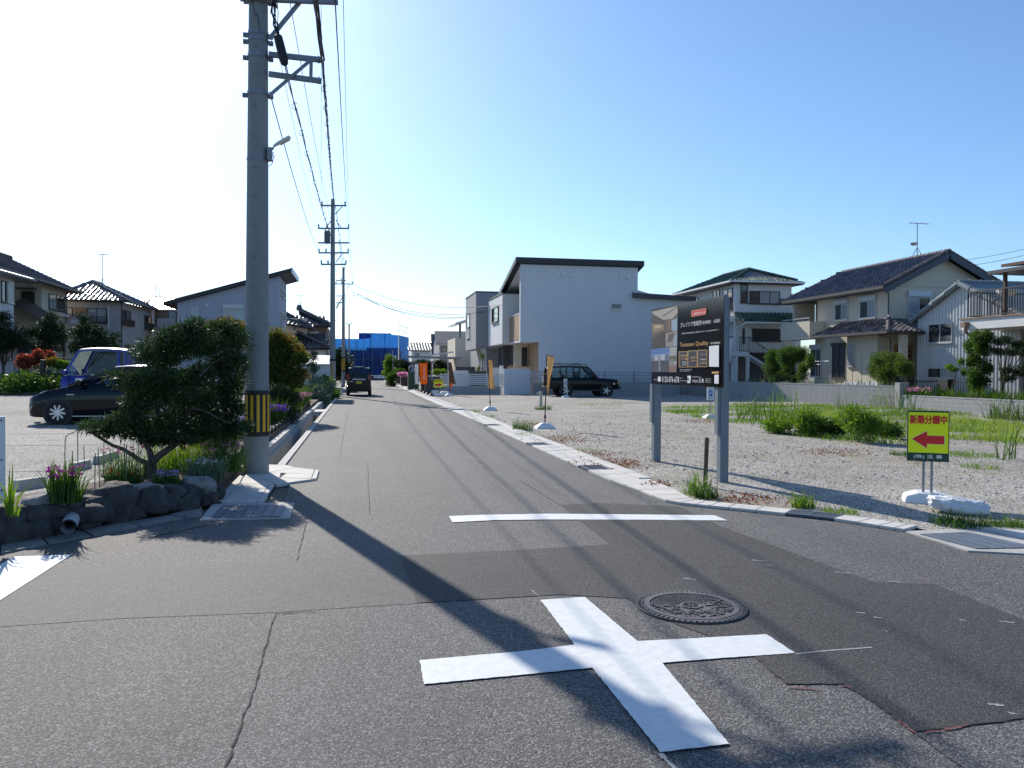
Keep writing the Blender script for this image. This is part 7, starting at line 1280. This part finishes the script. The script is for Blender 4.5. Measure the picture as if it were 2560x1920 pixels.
def banner(label, bpx, tpx, w, drop, m, sway=0.06, group='banners of the lot', base=True, txt=None, topdrop=0.02, basem=None, bs=1.0):
    g_ = gnd(*bpx); c = Vector((g_.x,g_.y,0.012)); top = onY(tpx[0],tpx[1],c.y); t = thing('banner_flag', label, 'banner', c, group=group)
    b = MB(); b.cyl(c+Vector((0,0,0.1)), top, 0.017, 0.012, n=8); b.build('pole', M_blk, t); b = MB(); mid = c.lerp(top,0.16); b.cyl(mid-Vector((0,0,0.04)), mid+Vector((0,0,0.04)), 0.03, n=8); b.build('joint', M_blk, t)
    a = top-Vector((-0.015,0,topdrop)); e = a+Vector((w,0,-abs(w)*0.25)); b = MB(); b.cyl(a+Vector((0,0,0.015)), e+Vector((0,0,0.015)), 0.008, n=6); b.build('cross_bar', M_blk, t); o = cloth(t, (a,e), drop, m, sway=sway)
    if base: flag_base(t, c, bs, basem)
    if txt:
        n_ = len(txt)
        for i, ch in enumerate(txt): z = a.z-0.25-(drop[0]-0.4)*i/n_; o2 = text(t, ch, (a.x+w*0.28,c.y-0.06,z-0.12), (a.x+w*0.66,c.y-0.06,z-0.12), 0.13, M_woodd, 'banner_lettering')
    return t
banner('larger tan banner on black pole with white foot in the gravel lot', (1362,1072), (1367,887), 0.20, (1.05,-0.12,0.7), F_tan, 0.05)
banner('tan banner on black pole between kerb and slat fence', (1226,1027), (1220,897), 0.14, (1.15,0.14,0.9), F_tan, 0.07)
banner('orange tailed brown banner beside the right arrow sign', (1124,990), (1122,905), 0.14, (1.3,0.25,1.2), F_dk, 0.06)
b = MB(); c = gnd(1124,990); a = onY(1123,938,c.y); b.add([a, a+Vector((0.12,-0.02,-0.3)), a+Vector((0.24,0,-0.72)), a+Vector((0.02,-0.03,-0.72))],[(0,1,2,3)]); o = b.build('banner_tail', F_org, bpy.data.objects['banner_flag.002']); o.modifiers.new('s','SOLIDIFY').thickness = 0.004
c0 = gnd(1078,992); c1 = gnd(1029,972)
for k in range(8):
    t_ = (0,0.14,0.28,0.42,0.56,0.72,0.86,1.0)[k]; p = c0.lerp(c1,t_); cc = Vector((p.x,p.y,0.035)); has = {0:(F_wht,0.10,1.1,'pale curled banner next to the right arrow sign'),1:(F_org,-0.55,1.35,'bright orange banner in the row before the slat fence'),4:(F_wht,-0.30,1.5,'grey white banner hanging limp in the row'),6:(F_gry,-0.22,1.0,'blue grey banner near the dark planters')}.get(k)
    t = thing('banner_stand', has[3] if has else 'bare black banner stand with round foot in the row by the kerb', 'banner stand', cc, group='row of black banner stands by the kerb'); H_ = 2.05 if has else 0.75
    b = MB(); b.cyl(cc, cc+Vector((0,0,H_)), 0.022, n=6); b.build('pole', M_blk, t); b = MB(); b.lathe(cc, [(0.19,0),(0.19,0.05),(0.12,0.10),(0.04,0.16)], 14); b.build('base', mat('dark red foot',(0.12,0.02,0.025),0.6) if k == 2 else M_blk, t)
    if has: a = cc+Vector((0.02,0,H_-0.03)); cloth(t, (a,a+Vector((has[1],0,-0.03))), (has[2],-0.05,0.8), has[0], sway=0.1)
    if k == 1:
        for i, ch in enumerate('TAMAZEN'): text(t, ch, (a.x-0.30,cc.y-0.12,a.z-0.3-0.13*i), (a.x-0.18,cc.y-0.12,a.z-0.3-0.13*i), 0.1, M_wht, 'banner_lettering')
for px, lb in ((1112,'white domed weight bag beside the right arrow sign'),(1088,'white weight block behind the right arrow sign')): p = gnd(px,986 if px < 1100 else 989); m = stone_mesh(Vector((p.x,p.y,0.12)), (0.32,0.25,0.16), px, 2, 0.1); tag(m.build('weight_bag', M_wht, smooth='all'), lb, 'weight')
# planters, tub and arch beside the lane
for i, (x0,y0,x1,y1,lb,m_) in enumerate(((990,939,1001,960,'narrow dark planter box by the far hedge',M_fend),(1002,941,1022,965,'square dark planter box beside the kerb',M_fend),(1023,941,1046,972,'darkest planter box behind the bare banner stands',M_char),(1062,941,1100,985,'dark low wall behind the orange banner',M_char))):
    p = gnd((x0+x1)/2,y1); q0 = onY(x0,y1,p.y); q1 = onY(x1,y0,p.y); b = MB(); b.box(q0.x,q1.x,p.y,p.y+0.6,0.0,q1.z); tag(b.build('planter_box', m_, bevel=0.015), lb, 'planter')
p = onY(1032,935,64); t = thing('flower_tub', 'green planter tub with silver ring frame behind the banners', 'planter', (p.x,64,0)); b = MB(); b.box(p.x-0.38,p.x+0.38,63.7,64.4,0.0,onY(1032,930,64).z); b.build('tub', mat('dark green plastic',(0.02,0.07,0.03),0.5), t); b = MB(); cz = onY(1030,921,64); b.tube([cz+Vector((0.24*math.cos(a),0,0.27*math.sin(a))) for a in np.linspace(0,6.283,20)], 0.05, 6); b.build('ring_frame', M_chr, t)
b = MB(); cz = onY(1057,921,60); b.lathe(cz+Vector((0,0,-0.55)), [(0.18,0),(0.25,0.25),(0.26,0.42),(0.24,0.5)], 16); t = thing('barrel_grill', 'dark barrel with silver domed cover behind the orange banner', 'barrel', (cz.x,60,0)); b.build('barrel', mat('dark green plastic',(0.02,0.07,0.03)), t, smooth=True); b = MB(); b.lathe(cz, [(0.25,-0.04),(0.26,0.05),(0.18,0.16),(0.05,0.2)], 16); b.build('cover', M_chr, t, smooth=True); b = MB(); b.cyl((cz.x,60,0),(cz.x,60,cz.z-0.5),0.14,n=10); b.build('stand', M_blk, t)
# parking signs
def psign(label, bpx, x0, y0, x1, y1, s=1.0):
    g_ = gnd(*bpx); c = Vector((g_.x,g_.y,0.012)); t = thing('parking_sign', label, 'sign', c, group='small parking signs'); p = onY(x0,y1,c.y); q = onY(x1,y0,c.y); w = (q.x-p.x); h = q.z-p.z
    b = MB(); b.box(p.x,q.x,c.y,c.y+0.03,p.z,q.z); b.build('panel', M_wht, t); b = MB(); b.box(p.x+w*0.22,q.x-w*0.22,c.y-0.004,c.y-0.001,p.z+h*0.28,q.z-h*0.24); b.build('blue_square', mat('sign blue',(0.01,0.10,0.45),0.4), t)
    text(t,'P',(p.x+w*0.36,c.y-0.007,p.z+h*0.36),(q.x-w*0.34,c.y-0.007,p.z+h*0.36),h*0.30,M_wp); text(t,'お客様',(p.x+w*0.15,c.y-0.005,p.z+h*0.82),(q.x-w*0.15,c.y-0.005,p.z+h*0.82),h*0.12,M_navyp); text(t,'駐車場',(p.x+w*0.15,c.y-0.005,p.z+h*0.08),(q.x-w*0.15,c.y-0.005,p.z+h*0.08),h*0.13,M_navyp)
    for dx in (0.40,0.60): b = MB(); b.cyl((p.x+w*dx,c.y+0.015,0.1),(p.x+w*dx,c.y+0.015,p.z),0.011,n=6); b.build('leg', M_zinc, t)
    flag_base(t, c, s)
psign('parking sign on white foot in front of the black off road vehicle', (1414,994), 1410,947,1418,968, 0.9); psign('parking sign on white foot seen between the billboard posts', (1775,1046), 1768,968,1785,1000, 0.85)
# standpipe
g_ = gnd(1352,1016); t = thing('standpipe', 'grey water standpipe with tap beside the larger tan banner', 'standpipe', (g_.x,g_.y,0)); tz = onY(1355,978,g_.y); b = MB(); b.box(g_.x-0.06,g_.x+0.06,g_.y-0.06,g_.y+0.06,0,tz.z); b.build('post', M_conc, t, bevel=0.01); b = MB(); b.tube([(g_.x-0.06,g_.y,tz.z-0.08),(g_.x-0.15,g_.y,tz.z-0.06),(g_.x-0.17,g_.y,tz.z-0.14)],0.018,6); b.build('tap', M_chr, t)
# hedges by the lane's far end
for i, (lb, lm, pads, Yp) in enumerate((('clipped round green shrub at the far end of the lane', L_lite, [(976,905,16,14),(972,925,18,14),(985,915,14,14)], 88),('low clipped hedge beside the dark planters', L_grn, [(985,945,16,10),(975,955,12,10),(990,935,12,8),(1000,930,10,6)], 78),('long dark hedge under the carport roof', L_pine, [(1010,912,22,12),(1040,915,22,12),(1070,915,22,12),(1100,915,22,12),(1120,918,14,12),(1015,930,22,12),(1060,930,22,10),(1100,930,20,8)], 84),('fresh green plants behind the dark low wall', L_lite, [(1092,930,12,5),(1106,930,8,5)], 66),('purple flowered planting in the square planter', L_pnk, [(1005,937,12,3),(1015,936,8,3)], 70))):
    bs = onY(pads[0][0],940,Yp); bush('hedge', lb, 'hedge', (bs.x,Yp,0), [(onY(x,y,Yp+random.uniform(-0.5,0.5)),(rx*Yp/2000,0.6,ry*Yp/2000)) for x,y,rx,ry in pads], lm, 420, 0.15, 0.07)
p = onY(983,900,86); b = MB(); b.cyl((p.x,86,0),onY(982,877,86),0.03,n=6); tag(b.build('marker_pole', M_wht), 'thin white pole behind the clipped round shrub', 'pole')
# ================================================================ vegetation of the lot
def scatter(n, poly_, z=0.012, dens=None):
    P_ = [gnd(*p) for p in poly_]; xs_ = [p.x for p in P_]; ys_ = [p.y for p in P_]; out = []
    while len(out) < n:
        x = random.uniform(min(xs_),max(xs_)); y = random.uniform(min(ys_),max(ys_)); ins = False; j = len(P_)-1
        for i in range(len(P_)):
            if (P_[i].y > y) != (P_[j].y > y) and x < (P_[j].x-P_[i].x)*(y-P_[i].y)/(P_[j].y-P_[i].y)+P_[i].x: ins = not ins
            j = i
        if ins and (dens is None or noise.noise(Vector((x*0.5,y*0.5,dens)))+0.25 > random.random()*0.6): out.append((x,y,z))
    return np.array(out)
fld = [(1620,1022),(1800,1015),(2000,1012),(2260,1022),(2560,1048),(2700,1070),(2700,1160),(2450,1130),(2200,1112),(2020,1100),(1850,1062),(1700,1040)]
tag(leafmesh('meadow_grass', blades(scatter(17000, fld, dens=1.0), 0.10, 0.016, 0.8), L_lite), 'bright green grass carpet at the back of the gravel lot', 'grass', kind='stuff')
tag(leafmesh('meadow_grass', blades(scatter(6000, [(2000,1030),(2560,1060),(2560,1110),(2250,1095),(2050,1085)], dens=3.0), 0.13, 0.014, 0.9), leafmat('yellow green grass', [(0.16,0.25,0.03),(0.22,0.32,0.05),(0.26,0.34,0.08)], 0.45)), 'soft yellow green grass around the weed bushes', 'grass', kind='stuff')
for i, (x, y, rad, h, n, lm, w, lb) in enumerate(((1905,1052,0.8,0.75,120,L_grn,0.03,'tall reed like grass clump at the back of the lot'),(1975,1060,0.6,0.75,100,L_lite,0.03,'second tall reed clump beside the dark weed bush'),(2195,1050,0.35,1.0,34,L_lite,0.022,'thin tall grass stems before the long block wall'),(2255,1048,0.45,1.05,50,L_grn,0.022,'tall grass stems at the pier of the block wall'),(2110,1030,0.4,0.8,60,L_grey,0.02,'dry seed stems before the long block wall'),(2545,1150,0.35,0.6,40,L_grn,0.022,'coarse grass clump right of the left arrow sign'),(2540,1050,0.9,0.5,300,L_grn,0.03,'rough grass at the low block wall'))):
    c = gnd(x, y, 0.012); clump('grass_clump', lb, tuple(c), rad, h, n, lm, w=w*0.7, lean=0.6, group='tall weeds of the lot', cat='grass')
def wbush(x, y, rx, ry, lm, lb, ln=0.09, wd=0.02, per=1100):
    c = gnd(x, y); k = (c-Vector((0,0,EYE))).length/2000; pads = [(c+Vector((random.uniform(-1,1)*rx*k*0.6, random.uniform(-0.3,0.3), ry*k*random.uniform(0.5,1.2))), (rx*k*0.6,0.35,ry*k*0.6)) for _ in range(5)]
    bush('weed_bush', lb, 'weeds', (c.x,c.y,0), pads, lm, per, ln, wd, 0.012, group='weed bushes of the lot')
wbush(2030,1090,42,38,L_lite,'dark feathery weed bush in the middle of the lot'); wbush(2150,1108,40,48,L_lite,'light green leafy weed bush behind the left arrow sign'); wbush(2085,1095,32,28,L_grn,'low weed bush between the dark and light ones'); wbush(2215,1098,28,22,L_grn,'dark low weeds at the side of the light green bush'); wbush(1950,1085,30,26,L_lite,'weed bush at the foot of the reeds')
for i, (x, y, rad, h, n, lm, lb) in enumerate(((1350,1066,0.01,0.01,1,L_grn,''),(1180,1030,0.35,0.08,240,L_lite,'short grass tuft by the kerb near the tan banner'),(1210,1042,0.4,0.07,200,L_lite,'yellowish grass tuft further along the kerb'),(1305,1076,0.28,0.22,200,L_grn,'spiky weed at the kerb before the larger tan banner'),(1315,1088,0.3,0.07,200,L_lite,'flat grass beside the spiky kerb weed'),(1358,1024,0.35,0.16,220,L_grn,'grass around the standpipe foot'),(1740,1236,0.16,0.22,120,L_lite,'leafy weeds at the kerb beside the wooden stake'),(1765,1245,0.14,0.16,140,L_grn,'reddish weeds in front of the wooden stake'),(2005,1268,0.13,0.14,160,L_lite,'grass tuft beside the corner grating'),(2100,1282,0.22,0.06,260,L_lite,'flat weeds along the corner kerb'),(2395,1312,0.28,0.10,420,L_grn,'low weeds at the corner drain cover'),(2520,1318,0.22,0.10,300,L_grn,'low weeds right of the corner drain cover'),(2255,1138,0.22,0.08,200,L_grn,'small weed cushion left of the arrow sign'),(2420,1140,0.5,0.09,400,L_lite,'low grass mound right of the arrow sign'),(1500,1012,1.0,0.08,260,L_lite,'patchy grass in front of the off road vehicle'),(1560,1008,0.9,0.08,160,L_lite,'sparse grass right of the off road vehicle'),(1720,1030,0.9,0.09,420,L_lite,'grass strip behind the billboard'),(1460,1126,0.35,0.05,120,L_lite,'thin grass at the kerb grating'),(2450,1170,0.3,0.08,160,L_lite,'grass tuft in the gravel by the coarse clump'),(1870,1012,0.8,0.14,200,L_grn,'weeds at the foot of the long wall'))):
    if i == 0: continue
    clump('weed_tuft', lb, tuple(gnd(x,y,0.012)), rad, h, n, lm, w=0.012 if h > 0.1 else 0.009, lean=0.8, group='weed tufts on the gravel', cat='weeds')
L_rust = leafmat('rusty ground cover', [(0.20,0.07,0.045),(0.24,0.11,0.06),(0.20,0.16,0.06)], 0.3); vs = []
for x, y, sx, sy, n in ((1400,1098,80,11,800),(1545,1160,85,14,1000),(1490,1135,50,9,350),(1850,1250,90,14,500),(1640,1212,30,8,400),(2080,1130,90,10,500),(2310,1150,60,10,300),(1750,1052,60,5,500),(1340,1060,30,4,300)):
    q = np.stack([RNG.normal(x,sx*0.6,n), RNG.normal(y,sy*0.6,n)],1); g3 = np.array([tuple(gnd(a,c,0.016)) for a, c in q]); vs.append(leaves(g3, np.tile([0,0,0.5],(n,1)), 0.03, 0.02, 0.8))
tag(leafmesh('rusty_ground_cover', vs, L_rust), 'rust red creeping weeds on the gravel', 'weeds', kind='stuff')
vs = []; q = scatter(5000, [(1320,1100),(1500,1020),(2000,1080),(2500,1150),(2560,1260),(2200,1290),(1700,1200)]); vs.append(blades(q, 0.03, 0.006, 0.9)); tag(leafmesh('sparse_weeds', vs, leafmat('dry grass',[(0.20,0.2,0.05),(0.26,0.22,0.08),(0.14,0.18,0.04)],0.4)), 'sparse tiny dry weeds scattered over the gravel', 'weeds', kind='stuff')
# loose stones on the gravel, real little bodies
P_ = scatter(42000, [(1080,1004),(1400,1000),(1900,1020),(2300,1060),(2640,1110),(2640,1330),(2300,1312),(2000,1275),(1700,1215),(1500,1140)], 0.012); dk_ = np.hypot(P_[:,0],P_[:,1]); P_ = P_[RNG.random(len(P_)) < np.clip((34-dk_)/20,0.04,1)*np.array([0.55+0.9*noise.noise(Vector((q[0]*0.6,q[1]*0.6,7))) for q in P_])]; n = len(P_); sz = (0.011*np.exp(0.45*RNG.normal(size=n))).clip(0.005,0.045); oct_ = np.array([[1,0,0],[0,1,0],[-1,0,0],[0,-1,0],[0,0,0.7],[0,0,-0.4]]); tri = np.array([[0,1,4],[1,2,4],[2,3,4],[3,0,4],[1,0,5],[2,1,5],[3,2,5],[0,3,5]])
V = P_[:,None,:]+oct_[None]*sz[:,None,None]*(0.65+0.7*RNG.random((n,6,1))); a = RNG.random(n)*6.28; me = bpy.data.meshes.new('loose_gravel'); Fx = (tri[None]+6*np.arange(n)[:,None,None]).reshape(-1,3); me.from_pydata(V.reshape(-1,3).tolist(), [], Fx.tolist())
M_pebble = leafmat('gravel stone', [(0.20,0.185,0.16),(0.32,0.295,0.255),(0.42,0.39,0.34),(0.56,0.525,0.47)], 0.0, 0.9); tag(link('loose_gravel', me, M_pebble), 'loose grey gravel stones covering the lot', 'gravel', kind='stuff')
# garden plants behind the walls
def rbush(label, Xp, pads, lm, base_z=0.5, per=700, ln=0.10, wd=0.05, trunk=0.05, name='garden_bush', cat='shrub', jit=0.8, ks=1.0):
    pp = [(onX(x,y,Xp+random.uniform(-0.4,0.4)), (rx*0.022*ks,rx*0.027*ks,ry*0.026*ks)) for x,y,rx,ry in pads]; bs = onX(pads[0][0],950,Xp); lowest = min(p.z for p, r in pp)
    return bush(name, label, cat, (bs.x,bs.y,base_z), pp, lm, per, ln, wd, trunk, jit)
rbush('wide clipped green hedge behind the long block wall', 23.6, [(1930,895,22,18),(1965,890,26,20),(2000,890,24,20),(2022,905,14,16),(1935,925,24,18),(1975,925,26,18),(2010,930,18,16),(1950,945,20,12),(1990,948,24,12)], L_grn, 0.5, 2000, 0.06, 0.03)
rbush('round bush with fresh leaves in front of the lattice door', 24.5, [(2215,905,26,16),(2240,900,22,14),(2200,925,20,14),(2260,920,18,16),(2230,930,26,14),(2225,945,20,8)], leafmat('bush leaf',[(0.03,0.07,0.015),(0.06,0.12,0.02),(0.13,0.20,0.03)],0.4), 0.5, 1900, 0.06, 0.03)
rbush('tall columnar creeper covered shrub at the terrace house', 24.6, [(2440,845,22,16),(2470,842,18,14),(2430,870,20,18),(2460,875,26,18),(2440,905,22,20),(2465,915,20,20),(2440,940,22,18),(2455,960,24,16),(2435,970,20,12)], L_grn, 0.45, 2200, 0.06, 0.035, ks=0.66)
rbush('cloud pruned pine with leaning trunk at the terrace house', 24.4, [(2500,855,20,9),(2520,850,18,9),(2545,862,22,9),(2495,878,22,9),(2530,880,20,8),(2560,880,20,10),(2515,925,18,7),(2545,930,20,8),(2520,945,18,6),(2570,920,22,9)], L_pine, 0.45, 1600, 0.09, 0.02, 0.09, 'garden_pine', 'tree', ks=0.55)
rbush('small yellow green pruned pine by the black railing', 24.5, [(2372,918,14,8),(2385,925,12,8),(2402,905,10,8),(2410,930,10,10)], L_lite, 0.45, 1500, 0.08, 0.02, 0.03, 'garden_pine', 'tree', ks=0.5)
vs = []; 
for k in range(150):
    x = random.uniform(23.55,24.4); y = random.uniform(20.5,31.2); pts = np.stack([RNG.normal(x,0.12,14),RNG.normal(y,0.12,14),np.full(14,0.44)],1); vs.append(blades(pts,0.36,0.04,0.5))
tag(leafmesh('border_plants', vs, L_grn), 'leafy border plants on top of the low block wall', 'plants', kind='stuff'); clump('border_flowers', 'purple flowers at the corner of the low block wall', tuple(onX(2300,975,23.9)*1.0)[:2]+(0.45,), 0.5, 0.42, 120, L_grn, True, 60, L_pnk, 0.07, 0.8, 0.03, group='border flowers')
vs = []
for k in range(60):
    y = random.uniform(33,46); pts = np.stack([RNG.normal(23.55,0.12,10),RNG.normal(y,0.2,10),np.full(10,0.55)],1); vs.append(blades(pts,0.5,0.04,0.4))
tag(leafmesh('border_plants', vs, L_grey), 'grey green plants along the top of the long block wall', 'plants', kind='stuff')
b = MB(); b.poly([onY(1515,193,400)+Vector(v) for v in ((0,0,0),(8,0,-1.2),(16,0,-4.5),(22,0,-8.5),(14,0,-6.5),(6,0,-2.5))]) if False else None
